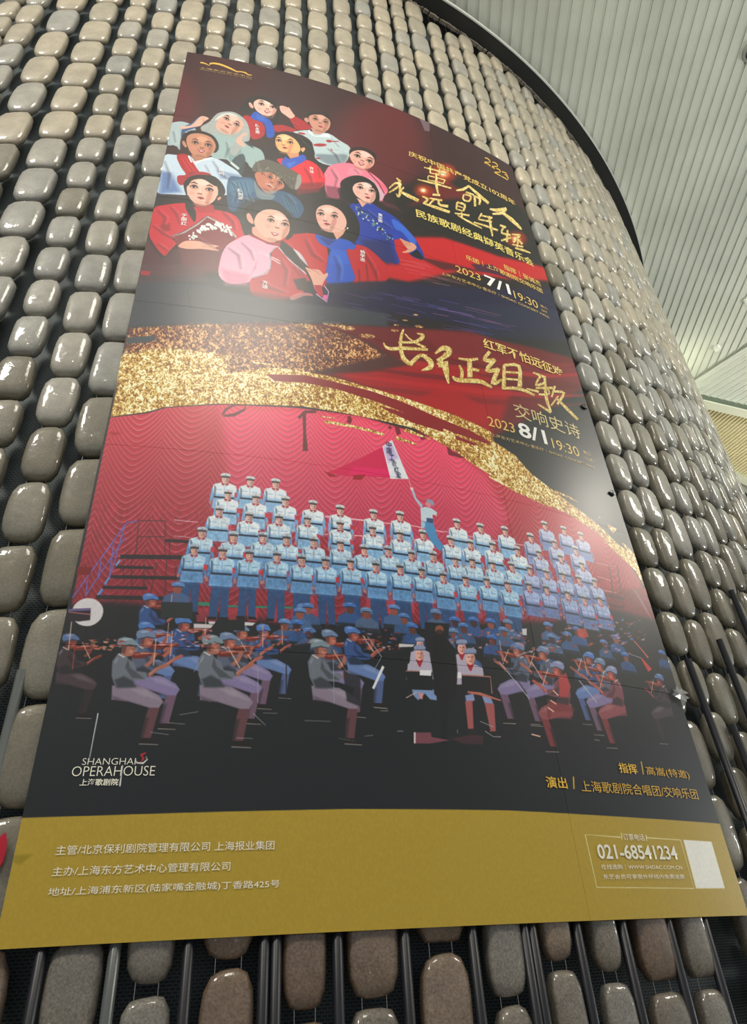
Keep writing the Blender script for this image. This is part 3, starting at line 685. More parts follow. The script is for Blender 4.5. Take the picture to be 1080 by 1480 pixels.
# the print, shape by shape: kind, colour, feather (mm), opacity, then the outline in mm from the top left corner as steps
ART = """
P 1c1218 60 1 -741,-11 5708,-6249 -1947,8044 -3329,1111
P 32121a 120 1 -404,-59 4071,-3983 -945,4606 -1158,566 -881,-305 -824,960
S 641820 260 0.8 1622,394 -159,523 -252,299 -212,-44 -80,-342 107,-488 265,-373 264,6
S 5e141e 160 0.8 136,633 -27,299 -107,144 -130,-79 -85,-265 13,-310 113,-168 143,91
S 401018 200 0.6 536,93 -68,302 -172,178 -178,-36 -93,-225 49,-292 177,-194 196,27
P 141214 90 1 1283,1140 444,-513 995,-63 -108,603 -726,137 -449,111
P b0141c 60 0.5 1413,1216 302,-497 261,68 -240,160
P c0141e 45 1 1248,1611 376,-191 408,-46 509,-180 73,84 -573,317 -366,130 -333,247 -201,24
P 3a1018 30 0.8 1410,1709 275,-53 199,-41 -304,138
P 28183c 20 0.8 1788,1590 165,-84 89,35 69,23 -127,25 -158,41
P 15143a 50 1 632,2304 586,-281 635,-230 774,-451 77,365 -918,461 -587,111 -498,183
P 1c2340 60 0.8 1541,2060 1072,-465 37,272 -876,373
P 1a2126 60 1 2496,1355 241,59 -4,2327 -814,-561 19,-445 503,-409 -7,-343
P 252d34 45 1 -38,2297 341,-40 328,-5 136,141 -436,226 -343,78
P 202038 40 0.7 408,2396 464,-138 176,74 -346,217 -374,38
P 6a1218 40 1 419,2577 484,-123 607,-160 948,-204 49,205 -682,571 -186,145 -872,-111 -421,-85
P a40c16 50 1 736,2734 438,-120 462,-59 253,4 -151,335 -380,27 -399,-110
P 7c1c22 40 0.8 1345,2358 344,-137 461,17 402,-78 23,103 -568,173 -483,60
P 8c1418 14 0.6 967,2586 357,-42 410,-86 452,-164 391,-208 6,-21 -386,191 -452,156 -414,95 -363,69
P c01820 14 0.6 964,2657 353,-38 403,-80 442,-154 380,-194 6,-21 -375,179 -442,146 -407,88 -359,64
P 5c0c12 14 0.6 961,2735 348,-34 395,-73 432,-142 368,-181 6,-20 -364,165 -431,135 -400,82 -352,59
P c41820 14 0.6 959,2794 344,-32 390,-68 424,-134 359,-171 6,-19 -355,156 -424,127 -394,76 -348,56
P 78101a 14 0.6 957,2851 340,-28 384,-64 418,-127 350,-162 6,-18 -347,147 -417,119 -388,72 -345,52
P b01018 25 0.8 1257,2884 200,-172 222,66 17,173 -228,-40
P 7870c8 2 0.6 1072,2158 126,-16 0,-2 -125,16
P 5a50b0 2 0.6 1350,2152 252,-44 1,-4 -252,44
P 7870c8 2 0.6 1107,2169 74,0 1,-2 -75,0
P 7870c8 2 0.6 1438,2126 116,-19 1,-5 -116,20
P 4a48a8 2 0.6 1509,2251 240,-50 1,-4 -240,50
P b07080 2 0.6 1461,2180 97,-16 2,-6 -98,17
P 4a48a8 2 0.6 1591,2252 239,-55 1,-3 -239,55
P 7870c8 2 0.6 1499,2124 218,-38 2,-5 -219,39
P 5a50b0 2 0.6 1244,2143 115,-19 1,-4 -115,19
P 8a5a90 2 0.6 1796,2097 220,-58 1,-5 -220,58
P b07080 2 0.6 923,2361 156,-9 0,-3 -155,9
P 8a5a90 2 0.6 1541,2116 180,-40 1,-3 -180,40
P 7870c8 2 0.6 1058,2312 159,-17 1,-5 -159,18
P 5a50b0 2 0.6 1121,2134 119,-3 1,-5 -119,2
P 4a48a8 2 0.6 1509,2276 66,-11 2,-5 -67,11
P 5a50b0 2 0.6 1566,2131 263,-54 1,-3 -263,54
P 7870c8 2 0.6 1257,2134 129,-17 1,-3 -130,17
P 8a5a90 2 0.6 910,2197 183,8 1,-4 -184,-8
P 5a50b0 2 0.6 1251,2152 230,-41 0,-3 -230,41
P 5a50b0 2 0.6 1009,2299 79,-2 1,-4 -80,2
P 8a5a90 2 0.6 1148,2130 206,-11 1,-3 -207,11
P b07080 2 0.6 1787,2089 125,-27 1,-3 -125,27
P 7870c8 2 0.6 1246,2255 135,-12 0,-3 -134,13
P 7870c8 2 0.6 1086,2189 92,-7 1,-3 -92,7
P 5a50b0 2 0.6 1138,2328 109,1 1,-3 -109,-1
P 5a50b0 2 0.6 1687,2160 238,-47 1,-3 -239,47
P 7870c8 2 0.6 1042,2338 206,-15 1,-4 -206,15
P 7870c8 2 0.6 1583,2184 231,-36 2,-4 -232,35
P 5a50b0 2 0.6 1090,2342 217,-2 0,-3 -217,2
P 7870c8 2 0.6 1428,2111 138,-15 1,-3 -139,15
P 4a48a8 2 0.6 1632,2226 209,-38 1,-4 -209,38
P 7870c8 2 0.6 1215,2201 201,-7 1,-3 -201,8
P b07080 2 0.6 1682,2029 244,-40 2,-5 -245,40
P 8a5a90 2 0.6 1681,2051 213,-36 1,-4 -213,35
P 4a48a8 2 0.6 1558,2254 153,-32 1,-4 -152,32
P 7870c8 2 0.6 964,2278 96,-9 1,-3 -97,10
P 4a48a8 2 0.6 1654,2228 128,-24 1,-3 -128,24
P 8a5a90 2 0.6 1757,2092 116,-25 2,-5 -116,25
P 8a5a90 2 0.6 1649,2108 84,-15 1,-4 -84,15
P 4a48a8 2 0.6 1637,2202 80,-9 1,-4 -80,10
P 7870c8 2 0.6 1120,2318 128,-10 0,-2 -128,10
P 8a5a90 2 0.6 1500,2128 237,-38 2,-6 -237,39
P 5a50b0 2 0.6 1514,2046 128,-22 2,-5 -128,22
P 8a5a90 2 0.6 1294,2113 106,-14 2,-5 -107,14
P 4a48a8 2 0.6 1778,2128 221,-44 2,-4 -222,45
P 8a5a90 2 0.6 1706,2109 266,-40 2,-5 -266,41
P c04050 2 0.5 1373,1871 138,-20 1,-4 -138,20
P e08890 2 0.5 1346,1882 102,-14 1,-3 -102,14
P c04050 2 0.5 1454,1857 127,-20 1,-3 -127,21
P e08890 2 0.5 1495,1859 212,-39 1,-3 -213,39
P c04050 2 0.5 1556,1764 186,-38 1,-3 -186,38
P e08890 2 0.5 1528,1841 163,-30 2,-4 -164,30
P e0b0b0 2 0.5 1494,1905 110,-18 1,-5 -110,18
P e08890 2 0.5 1442,1919 98,-14 0,-3 -97,15
P e0b0b0 2 0.5 1382,1912 115,-16 0,-3 -114,17
P c04050 2 0.5 1548,1804 177,-34 1,-4 -177,34
P e0b0b0 2 0.5 1335,1814 128,-19 1,-3 -128,18
P c04050 2 0.5 1374,1900 152,-22 1,-3 -152,22
P e0b0b0 2 0.5 1373,1771 112,-17 1,-3 -112,17
P c04050 2 0.5 1411,1898 140,-21 1,-4 -140,22
P e0b0b0 2 0.5 1285,1795 213,-31 1,-4 -213,30
P c04050 2 0.5 1435,1810 100,-16 1,-4 -100,17
P e08890 2 0.5 1444,1835 171,-29 1,-2 -171,29
P e08890 2 0.5 1310,1829 209,-31 1,-3 -209,31
P e0b0b0 2 0.5 1422,1863 183,-30 1,-3 -184,30
P e08890 2 0.5 1410,1790 100,-16 2,-5 -101,16
P e0b0b0 2 0.5 1258,1831 197,-26 1,-3 -197,27
P e0b0b0 2 0.5 1528,1857 193,-36 1,-3 -193,36
P c04050 2 0.5 1268,1901 93,-11 1,-3 -93,10
P e08890 2 0.5 1472,1843 158,-28 1,-2 -158,27
P e08890 2 0.5 1327,1861 133,-19 1,-4 -133,18
P c04050 2 0.5 1315,1843 173,-25 1,-3 -174,25
P a05070 2 0.6 805,2374 53,-6 1,-2 -54,6
P a05070 2 0.6 965,2333 68,-11 0,-4 -68,10
P a05070 2 0.6 762,2389 92,-11 1,-3 -92,11
P a05070 2 0.6 943,2355 119,-18 1,-5 -120,19
P a05070 2 0.6 802,2401 124,-16 0,-2 -123,15
P a05070 2 0.6 828,2401 83,-10 0,-4 -82,10
P 8a3a60 2 0.6 812,2393 122,-16 1,-3 -123,16
P 6a4a90 2 0.6 935,2369 80,-12 1,-3 -81,12
P 6a4a90 2 0.6 791,2402 129,-15 0,-5 -128,16
P a05070 2 0.6 879,2381 106,-15 0,-4 -106,15
P 8a3a60 2 0.6 962,2381 69,-10 1,-4 -70,11
P 8a3a60 2 0.6 848,2379 74,-9 0,-4 -74,10
P 6a4a90 2 0.6 791,2387 63,-7 0,-2 -63,7
P 8a3a60 2 0.6 969,2373 99,-15 1,-3 -100,16
P a05070 2 0.6 761,2373 133,-16 1,-5 -134,16
P 8a3a60 2 0.6 703,2406 68,-7 1,-4 -69,7
P 6a4a90 2 0.6 904,2384 79,-11 0,-4 -79,11
P 8a3a60 2 0.6 809,2359 95,-12 0,-4 -95,12
P 8a3a60 2 0.6 937,2347 116,-18 0,-4 -116,18
P 6a4a90 2 0.6 818,2358 54,-6 0,-5 -53,7
P a05070 2 0.6 774,2400 86,-10 1,-4 -86,10
P 6a4a90 2 0.6 811,2394 69,-8 0,-4 -69,9
P a05070 2 0.6 708,2378 75,-8 0,-2 -75,8
P 8a3a60 2 0.6 908,2338 142,-21 0,-4 -142,22
P 8a3a60 2 0.6 891,2394 74,-11 1,-4 -75,10
P 6a4a90 2 0.6 836,2352 81,-11 1,-4 -82,11
P 8a3a60 2 0.6 755,2361 96,-11 0,-2 -96,11
P a05070 2 0.6 968,2340 105,-16 1,-3 -106,17
P a05070 2 0.6 903,2375 142,-21 1,-4 -142,21
P 6a4a90 2 0.6 906,2382 113,-16 0,-3 -113,17
P 4c2220 26 1 3,2682 152,-37 180,-50 255,-33 177,-69 169,0 172,45 173,90 -219,111 -295,97 -168,7 -240,135 -340,123
G G1 24 1 3,2682 152,-37 180,-50 255,-33 177,-69 135,1 136,37 123,68 -199,122 -195,107 -168,15 -240,135 -340,123
G G3 3 1 958,2446 -18,18 -39,13 -38,-2 -15,-13 18,-19 39,-12 38,1
G G3 3 1 1017,2456 -15,15 -32,10 -32,0 -11,-11 14,-15 33,-11 31,1
G G3 3 1 807,2502 -12,14 -29,8 -27,-2 -11,-10 12,-13 29,-8 27,1
G G3 3 1 869,2428 -9,9 -19,6 -19,0 -7,-7 8,-9 20,-6 19,0
G G3 3 1 1119,2482 -15,15 -31,10 -29,0 -11,-10 14,-14 31,-10 30,-1
G G3 3 1 807,2465 -7,8 -17,5 -16,-1 -6,-6 7,-7 17,-5 16,0
G G3 3 1 1250,2395 -8,8 -16,6 -16,0 -6,-5 8,-8 16,-5 16,-1
G G3 3 1 1308,2295 -5,5 -12,4 -10,1 -4,-3 5,-6 11,-4 11,-1
G G3 3 1 1396,2311 -9,10 -21,7 -19,2 -7,-6 10,-10 20,-8 19,-1
G G3 3 1 1185,2313 -6,7 -14,5 -13,0 -5,-4 7,-6 13,-5 13,-1
G G3 3 1 1373,2227 -5,5 -12,5 -11,1 -4,-3 6,-6 11,-5 12,-1
G G3 3 1 1253,2351 -5,6 -11,4 -10,0 -4,-3 5,-6 11,-4 11,0
P 353f46 6 1 5,2741 110,-29 8,28 -32,20 -81,18
P c42c40 3 1 7,3198 133,-36 67,-38 215,-49 315,-37 278,-12 395,48 167,86 185,102 284,63 201,52 117,124 50,111 39,134 -62,196 -427,66 -1939,128 -15,-144
P e84468 60 0.9 423,3094 315,-44 276,-16 395,49 193,142 88,205 -159,207 -437,70 -432,-67 -188,-169
C C 3 1 7,3198 133,-36 67,-38 215,-49 315,-37 278,-12 395,48 167,86 185,102 284,63 201,52 117,124 50,111 39,134 -62,196 -427,66 -1939,128 -15,-144
P 5c1018 30 0.6 2046,3741 413,-121 -28,283 -419,67
P 6a2028 3 1 433,3134 11,-27 29,-33 46,-8 -8,19 -39,31 -39,16 2,9 42,-8 41,-38 5,-42 -53,10 -34,34 -10,32
P 6a2028 3 1 745,3100 25,-38 47,-12 -1,-16 -51,13 -28,43
P 6a2028 3 1 757,3057 4,114 -2,100 22,-5 -8,-98 0,-115
P 7c1828 3 1 954,3043 4,14 -9,17 20,7 8,-28 -9,-22
P 7c1828 3 1 1071,2988 2,24 13,-6 -3,-24
P 7c1828 3 1 1173,3049 8,47 21,-13 -8,-46
P 7c1828 3 1 1252,3018 35,32 10,45 22,-10 6,-73 -57,-23
P 7c1828 3 1 1422,3092 4,57 73,2 7,-18 -61,-12 0,-40
P 7c1828 3 1 1141,3058 7,13 12,-13 -6,-13
P 7a4418 2 1 26,2965 164,-1 165,-34 243,-104 92,-15 191,2 196,25 128,13 134,19 125,16 131,26 88,26 9,58 107,53 77,90 118,69 122,66 114,61 96,80 120,58 -7,78 -14,69 -23,-72 -124,-90 -66,-67 -177,-71 -120,-12 -163,-32 -112,-61 -97,-46 -78,-52 -57,-22 -131,-60 -133,-7 -208,-5 -169,1 -362,49 -206,49 -60,33 -132,39 1,-130
G G2 2 1 26,2965 164,-1 165,-34 243,-104 92,-15 191,2 196,25 128,13 134,19 125,16 131,26 88,26 9,58 107,53 77,90 118,69 122,66 114,61 96,80 120,58 -7,78 -14,69 -23,-72 -124,-90 -66,-67 -177,-71 -120,-12 -163,-32 -112,-61 -97,-46 -78,-52 -57,-22 -131,-60 -133,-7 -208,-5 -169,1 -362,49 -206,49 -60,33 -132,39 1,-130
G G2 30 1 -24,2848 194,-68 261,-2 12,186 -414,210
P 8c1018 2 1 599,2867 168,-32 153,11 157,12 160,29 165,48 171,33 69,26 32,26 -37,3 -158,-16 -166,-35 -200,-51 -195,-34 -151,-6 -131,19
P 8c1018 3 1 1104,2938 128,13 188,40 -3,26 -149,-15 -118,-40
P 8c1018 3 1 1477,3021 112,19 -12,15 -95,-11
P 8a5a20 2 1 832,3068 74,-2 0,-5 -73,1
G G2 2 1 832,3068 74,-2 0,-5 -73,1
P 8a5a20 2 1 853,3099 132,2 133,11 3,-11 -132,-15 -134,-4
G G2 2 1 853,3099 132,2 133,11 3,-11 -132,-15 -134,-4
P 8a5a20 2 1 1172,3122 95,10 2,-6 -93,-18
G G2 2 1 1172,3122 95,10 2,-6 -93,-18
P 8a5a20 2 1 1218,3065 128,17 1,-4 -120,-37
G G2 2 1 1218,3065 128,17 1,-4 -120,-37
P 8a5a20 2 1 1621,3226 115,43 173,42 15,-22 -170,-51 -125,-26
G G2 2 1 1621,3226 115,43 173,42 15,-22 -170,-51 -125,-26
P 8a5a20 2 1 1991,3212 81,11 57,11 3,-5 -51,-18 -83,-11
G G2 2 1 1991,3212 81,11 57,11 3,-5 -51,-18 -83,-11
P 8a5a20 2 1 2292,3325 30,34 36,-34 -54,-12
G G2 2 1 2292,3325 30,34 36,-34 -54,-12
P 8a5a20 2 1 2364,3406 44,72 34,-25 -67,-54
G G2 2 1 2364,3406 44,72 34,-25 -67,-54
P 8a5a20 2 1 535,2810 99,-4 1,-8 -99,2
G G2 2 1 535,2810 99,-4 1,-8 -99,2
P 8a5a20 2 1 1041,3098 69,19 6,-17 -72,-12
G G2 2 1 1041,3098 69,19 6,-17 -72,-12
P 8a5a20 2 1 1173,3117 97,14 3,-9 -95,-20
G G2 2 1 1173,3117 97,14 3,-9 -95,-20
P 120e10 1 0 2259,3343 127,99 -144,-48
P d0a060 2 0.8 302,2584 31,8 0,-4 -30,-8
P d0a060 2 0.8 693,2488 16,30 3,-4 -15,-31
P d0a060 2 0.8 512,2568 10,-5 0,-5 -11,5
P d0a060 2 0.8 503,2563 10,-26 -2,-2 -10,26
P d0a060 2 0.8 392,2576 20,-9 -1,-5 -20,9
P d0a060 2 0.8 604,2535 10,-24 -2,-2 -10,25
P d0a060 2 0.8 255,2603 13,2 0,-4 -13,-2
P d0a060 2 0.8 327,2595 27,-23 -1,-4 -28,24
P d0a060 2 0.8 690,2492 10,0 1,-6 -11,0
P d0a060 2 0.8 540,2559 19,-39 -2,-2 -19,38
P d0a060 2 0.8 531,2538 13,0 0,-5 -13,1
P d0a060 2 0.8 322,2586 11,-15 -3,-5 -10,16
P d0a060 2 0.8 539,2538 12,-5 0,-5 -12,5
P d0a060 2 0.8 637,2516 31,-4 1,-4 -32,4
P d0a060 2 0.8 470,2560 23,2 0,-3 -23,-2
P d0a060 2 0.8 369,2590 10,-30 -2,-1 -10,29
P d0a060 2 0.8 281,2592 16,7 1,-3 -17,-7
P d0a060 2 0.8 315,2597 21,8 1,-6 -21,-8
P d0a060 2 0.8 265,2592 21,6 0,-4 -21,-6
P d0a060 2 0.8 617,2510 20,-4 0,-7 -20,5
P d0a060 2 0.8 461,2579 12,-12 -2,-4 -12,12
P d0a060 2 0.8 154,2632 23,-30 -2,-5 -24,30
P c8c8a0 2 0.7 2340,3332 97,-2 2,-3 -98,3
S c8a860 3 1 2262,3283 -3,4 -5,3 -4,0 -1,-3 3,-3 5,-3 4,0
S c8c8b0 3 1 2249,3433 -3,4 -5,2 -4,0 -1,-2 3,-4 5,-2 4,0
P 6a64b8 2 1 10,3984 127,-299 32,-9 -1,-6 -35,12 -126,299
P 6a64b8 2 1 48,3977 92,-233 -4,-2 -91,232
P 6a64b8 2 1 94,3969 20,-67 19,-211 -4,-1 -19,211 -20,66
P 6a64b8 2 1 50,3970 -4,-53 -4,-1 4,53
P 6a64b8 2 1 103,3767 5,134 -18,66 4,2 18,-67 -5,-134
P 6a64b8 2 1 73,3842 0,67 5,1 -1,-68
P 4a2630 2 1 174,3673 89,-7 0,-4 -89,7
P 4a2630 2 1 183,3739 87,-6 0,-4 -88,6
P 4a2630 2 1 175,3670 5,144 4,1 -6,-145
P 4a2630 2 1 263,3664 15,148 3,0 -15,-148
P 4a2630 2 1 290,3660 28,2 0,-4 -28,-2
P 4a2630 2 1 286,3740 8,77 3,0 -8,-78
P 4a2630 2 1 254,3838 -7,117 4,1 6,-117
P 4a2630 2 1 285,3830 10,135 3,0 -10,-135
P 4a2630 2 1 319,3847 1,68 3,0 -1,-68
P 4a2630 2 1 169,3825 20,145 3,0 -20,-145
P 4a2630 2 1 144,3832 11,80 3,0 -11,-80
P 4a2630 2 1 211,3829 13,104 3,0 -13,-105
P 241c24 2 1 135,3830 290,-14 -1,-17 -291,14
P 241c24 2 1 125,3868 123,-3 -1,-11 -124,2
P 241c24 2 1 115,3907 231,-6 -1,-14 -231,7
P 241c24 2 1 96,3947 141,-3 -1,-12 -141,3
P 241c24 2 1 83,3985 230,-4 -1,-15 -232,4
P 241c24 2 1 272,3753 87,-1 0,-12 -87,1
P 58a0d8 2 1 127,3860 10,-26 -4,-3 -11,26
P 58a0d8 2 1 102,3929 10,-24 -4,-3 -11,24
P 58a0d8 2 1 86,3972 10,-24 -4,-3 -10,24
P d8a0b0 2 1 293,3660 86,3 0,-4 -86,-3
P d8a0b0 2 1 300,3727 57,2 0,-3 -58,-2
P d8b0c0 2 1 852,3579 24,0 1,-4 -25,-1
P f0b8c4 2 1 845,3584 272,-9 0,-5 -271,9
P f0b8c4 2 1 1203,3569 143,7 2,-5 -144,-7
P f0b8c4 2 1 844,3664 153,-13 1,-5 -154,14
P f0b8c4 2 1 950,3578 57,-2 1,-5 -57,2
P e0a8b4 2 1 1347,3571 139,3 250,-8 105,3 2,-4 -105,-4 -251,8 -139,-2
P d8a0a0 2 1 2142,3568 100,-5 2,-4 -100,5
P d8a0a0 2 1 2123,3640 80,5 2,-4 -79,-4
P d8a0a0 2 1 2141,3708 83,-5 2,-3 -83,4
P 5c2028 2 1 2218,3562 -48,284 8,-2 48,-284
P 5c2028 2 1 2275,3549 -52,287 8,-2 53,-288
P 481820 3 1 2142,3732 112,-2 8,-13 -113,2
P 481820 3 1 2126,3780 110,-1 8,-13 -111,1
P 481820 3 1 2112,3822 108,0 8,-12 -109,0
P 481820 3 1 2087,3896 106,2 7,-12 -106,-2
P a89098 2 0.7 2356,3660 72,196 6,-3 -72,-197
P a89098 2 0.7 2340,3656 54,119 6,-3 -54,-119
P a89098 2 0.7 2114,4059 82,130 5,-2 -82,-131
P 12171a 40 1 -38,4018 166,-25 220,10 371,42 575,-53 519,-83 295,-113 346,2 11,469 69,369 -2554,21 -4,-365
P 14191c 50 1 -60,4396 2622,-140 -33,388 -2548,18
P 2c8068 2 1 404,3993 51,0 0,-8 -51,0
P 2c8068 2 1 488,3994 51,-1 0,-8 -51,1
P 2c8068 2 1 591,3990 53,-1 0,-8 -53,1
P 2c8068 2 1 756,3986 55,-2 0,-8 -54,2
P 2c8068 2 1 391,3988 51,0 0,-8 -51,0
P 2c8068 2 1 686,3986 54,-2 0,-8 -54,1
P b83848 8 0.7 398,4004 40,-3 -1,51 -30,2
P b83848 8 0.7 433,4002 40,-3 -1,51 -30,2
P b83848 8 0.7 499,3998 41,-3 -3,52 -30,1
P b83848 8 0.7 565,3993 42,-3 -3,52 -31,2
P b83848 8 0.7 638,3988 43,-3 -4,52 -32,3
P b83848 8 0.7 718,3982 44,-4 -6,54 -32,2
P b83848 8 0.7 778,3977 44,-4 -6,54 -33,3
P c04858 6 0.7 773,3929 24,1 5,63 -26,2
P c04858 6 0.7 845,3923 25,0 4,64 -26,2
P c04858 6 0.7 920,3915 25,1 3,64 -27,2
P c04858 6 0.7 996,3907 26,1 2,65 -28,2
P c04858 6 0.7 1074,3899 27,0 1,66 -29,3
P c04858 6 0.7 1154,3889 28,0 -1,67 -29,3
P c04858 6 0.7 1237,3879 28,0 -1,67 -31,4
P c04858 6 0.7 1322,3868 30,0 -3,68 -32,4
P b04450 5 0.7 1346,3898 20,-3 -2,63 -22,10
P b04450 5 0.7 1450,3884 21,-3 -3,64 -24,10
P b04450 5 0.7 1554,3869 22,-3 -5,66 -25,10
P b04450 5 0.7 1643,3856 23,-4 -7,67 -26,11
SING
P a8c4d8 3 1 1218,3379 13,-2 10,47 25,31 -5,21 -10,-14 -18,-29
P f0d0d0 2 1 1217,3375 13,-4 2,14 -13,2
P c8dce8 3 1 1254,3473 23,-12 28,3 24,15 -6,21 -16,15 -1,24 -34,-2 -21,-4
P 3a4a78 3 1 1278,3516 30,-1 -4,26 -31,0
P 4a90c8 3 1 1254,3536 52,3 11,67 24,41 -24,23 -37,-47 -16,-46
P a0c8e0 3 1 1251,3533 17,9 -2,19 -20,15
S d88898 2 1 1283,3436 19,-4 5,15 -12,15 -14,-10
S 8ca0b8 2 1 1283,3432 16,-14 21,10 -4,21 -15,-13
P c82840 2 1 1307,3495 14,1 -3,17 -13,-2
P d8d0d0 1 1 1214,3330 8,53 2,-1 -8,-53
P d80c50 3 1 1107,3180 30,160 -118,14 -79,15 -84,-3 64,-41 81,-60
P ec1068 12 0.8 978,3310 147,-12 12,38 -118,14 -72,9
P a01020 3 1 846,3359 59,16 -35,10
P a01020 3 1 968,3359 55,-14 -20,31 -35,5
P e8ecf4 2 1 1107,3177 48,-48 60,202 -84,15
P b8a0d8 20 0.7 1111,3184 41,-38 24,79 -48,37
BACKCAPS 334,3920 761,3972 362,4050 926,3954 1100,3942 1268,3939 1342,3965 992,3972 1161,4007 778,3968 1425,3954 1500,3949 1346,3963 1580,3943 1363,3989 1552,3990 1332,4012 1491,4019 1361,4049 1388,4082 1606,4042 1774,3928 1784,3987 1862,3962 1923,3927 1723,4037 2129,3929 2056,3963 932,3952 1100,3942 1267,3942 1344,3963 1424,3954 1498,3951 1331,4012 1578,3944 1377,3984 1553,3979 992,3965 1136,3973 1166,4010 1493,4019 1920,3926 1773,3928 2131,3929 1865,3956 2162,4003 2406,3955 1897,4068 1778,3978 551,4068 625,4060 750,3988 697,4035 740,4035 783,4061 853,4067
VIOL 250,3970,0.8,2,0 363,4049,0.85,2,0 250,4073,0.8,2,0 252,4104,0.95,1,0 200,4133,1.0,0,0 625,4063,0.75,2,0 551,4068,0.85,1,0 512,4100,0.9,1,0 461,4114,1.08,0,0 937,4049,0.85,2,0 853,4067,0.9,1,0 815,4107,1.05,0,0 933,4048,0.85,2,0 1608,4041,0.95,1,1 1606,4041,0.95,1,1 1723,4042,0.95,1,1 1778,4098,1.05,3,1 1954,4034,0.9,2,1 2004,4054,0.95,1,1 2058,4082,1.0,3,1 2337,4075,0.9,4,1 28,4121,0.8,4,0
S d8d4d8 3 1 109,4017 -1,38 -26,25 -37,-4 -26,-29 0,-38 26,-25 37,3
P 20181e 3 1 4,4023 67,-5 5,42 -33,6 -32,-4
P 6a5a90 2 1 5,4031 67,-5 -1,-8 -67,5
P c07080 2 1 6,4035 69,7 0,-3 -69,-7
P d0b0a0 2 1 20,4067 8,97 3,0 -8,-97
P a03c30 2 1 43,4126 8,100 3,0 -9,-99
P d08060 3 0.8 128,4132 11,1 3,5 -12,-1
P e0a090 3 0.8 90,4141 14,0 2,6 -14,-2
P b05040 3 0.8 170,4132 15,0 -7,6 -7,-1
P e0a090 3 0.8 74,4140 10,0 3,6 -12,-2
P b05040 3 0.8 101,4154 23,1 -5,5 -16,-1
P d08060 3 0.8 152,4150 10,0 -1,6 -8,-2
P b05040 3 0.8 179,4140 17,1 -8,6 -7,-2
P e0a090 3 0.8 145,4145 17,1 -2,5 -13,-1
P b05040 3 0.8 73,4140 11,0 -2,6 -7,-2
P e0a090 3 0.8 127,4147 12,1 3,5 -13,-1
P b05040 3 0.8 134,4122 10,1 1,5 -9,-1
P 903028 3 0.8 158,4144 23,0 -13,6 -9,-2
P e0a090 3 0.8 127,4131 19,1 -8,6 -9,-2
P 903028 3 0.8 184,4142 11,1 4,6 -13,-2
P d08060 3 0.8 97,4145 18,0 -3,6 -13,-1
P 903028 3 0.8 176,4127 12,1 7,5 -18,-1
P e0a090 3 0.8 149,4142 19,0 -7,6 -10,-2
P d08060 3 0.8 105,4155 21,1 -9,5 -10,-1
P d08060 3 0.8 84,4127 24,0 -16,6 -6,-2
P b05040 3 0.8 74,4159 22,0 -6,6 -14,-2
P d08060 3 0.8 90,4132 24,1 -11,5 -11,-1
P d08060 3 0.8 143,4157 16,1 -2,5 -12,-1
P e0a090 3 0.8 157,4125 10,1 -2,5 -6,-1
P d08060 3 0.8 118,4150 18,1 2,5 -18,-1
P e0a090 3 0.8 128,4155 11,1 1,5 -10,-1
P b05040 3 0.8 156,4143 17,1 2,5 -17,-1
P d0c0d0 3 0.8 382,4083 10,1 0,4 -9,0
P 7a3040 3 0.8 318,4082 12,0 -5,4 -6,0
P d0c0d0 3 0.8 362,4101 21,1 -11,4 -9,0
P d0c0d0 3 0.8 408,4135 14,1 1,4 -14,0
P b03c40 3 0.8 429,4098 13,0 -2,4 -10,0
P b03c40 3 0.8 413,4105 19,0 -5,4 -12,0
P 7a3040 3 0.8 439,4085 14,1 -8,4 -5,0
P 7a3040 3 0.8 292,4139 17,1 -5,4 -10,-1
P d07070 3 0.8 397,4128 11,1 0,4 -9,0
P d0c0d0 3 0.8 364,4113 17,1 -7,4 -9,0
P b03c40 3 0.8 437,4104 13,0 1,4 -13,0
P e0b0b0 3 0.8 318,4102 9,1 2,4 -10,-1
P 7a3040 3 0.8 454,4139 15,1 -3,4 -10,-1
P d07070 3 0.8 464,4136 19,0 -10,4 -8,0
P 7a3040 3 0.8 436,4138 22,0 -16,5 -5,-1
P d0c0d0 3 0.8 330,4121 10,1 2,3 -10,0
P d07070 3 0.8 438,4105 19,1 -7,4 -10,0
P d07070 3 0.8 294,4135 18,1 -11,4 -6,-1
P e0b0b0 3 0.8 438,4113 12,1 -6,4 -5,0
P b03c40 3 0.8 287,4088 18,1 -11,4 -6,0
P d0c0d0 3 0.8 427,4079 17,0 -9,5 -6,0
P b03c40 3 0.8 440,4109 11,1 4,3 -13,0
P 7a3040 3 0.8 370,4101 16,0 -4,5 -10,-1
P e0b0b0 3 0.8 405,4123 17,0 -9,5 -6,-1
P b03c40 3 0.8 441,4097 18,0 -4,4 -13,0
P d0c0d0 3 0.8 297,4128 8,1 5,3 -11,0
P e0b0b0 3 0.8 298,4137 17,1 -3,3 -12,0
P d07070 3 0.8 418,4131 18,0 -8,4 -9,0
P d0c0d0 3 0.8 450,4081 10,1 -3,4 -5,-1
P d0c0d0 3 0.8 383,4139 15,0 -5,4 -8,0
P 7a3040 3 0.8 364,4135 12,1 -1,3 -9,0
P e0b0b0 3 0.8 356,4116 21,0 -13,5 -6,-1
P b03c40 3 0.8 314,4132 21,0 -6,4 -14,0
P d0c0d0 3 0.8 402,4085 11,0 3,4 -12,0
P 7a3040 3 0.8 446,4110 9,1 0,4 -7,0
P b03c40 3 0.8 377,4122 17,1 -12,4 -4,0
P e0b0b0 3 0.8 437,4126 10,1 3,4 -12,0
P 7a3040 3 0.8 356,4114 12,0 -6,4 -5,0
P e0b0b0 3 0.8 391,4088 15,0 -1,4 -13,0
P e0b0b0 3 0.8 460,4124 20,0 -10,4 -9,0
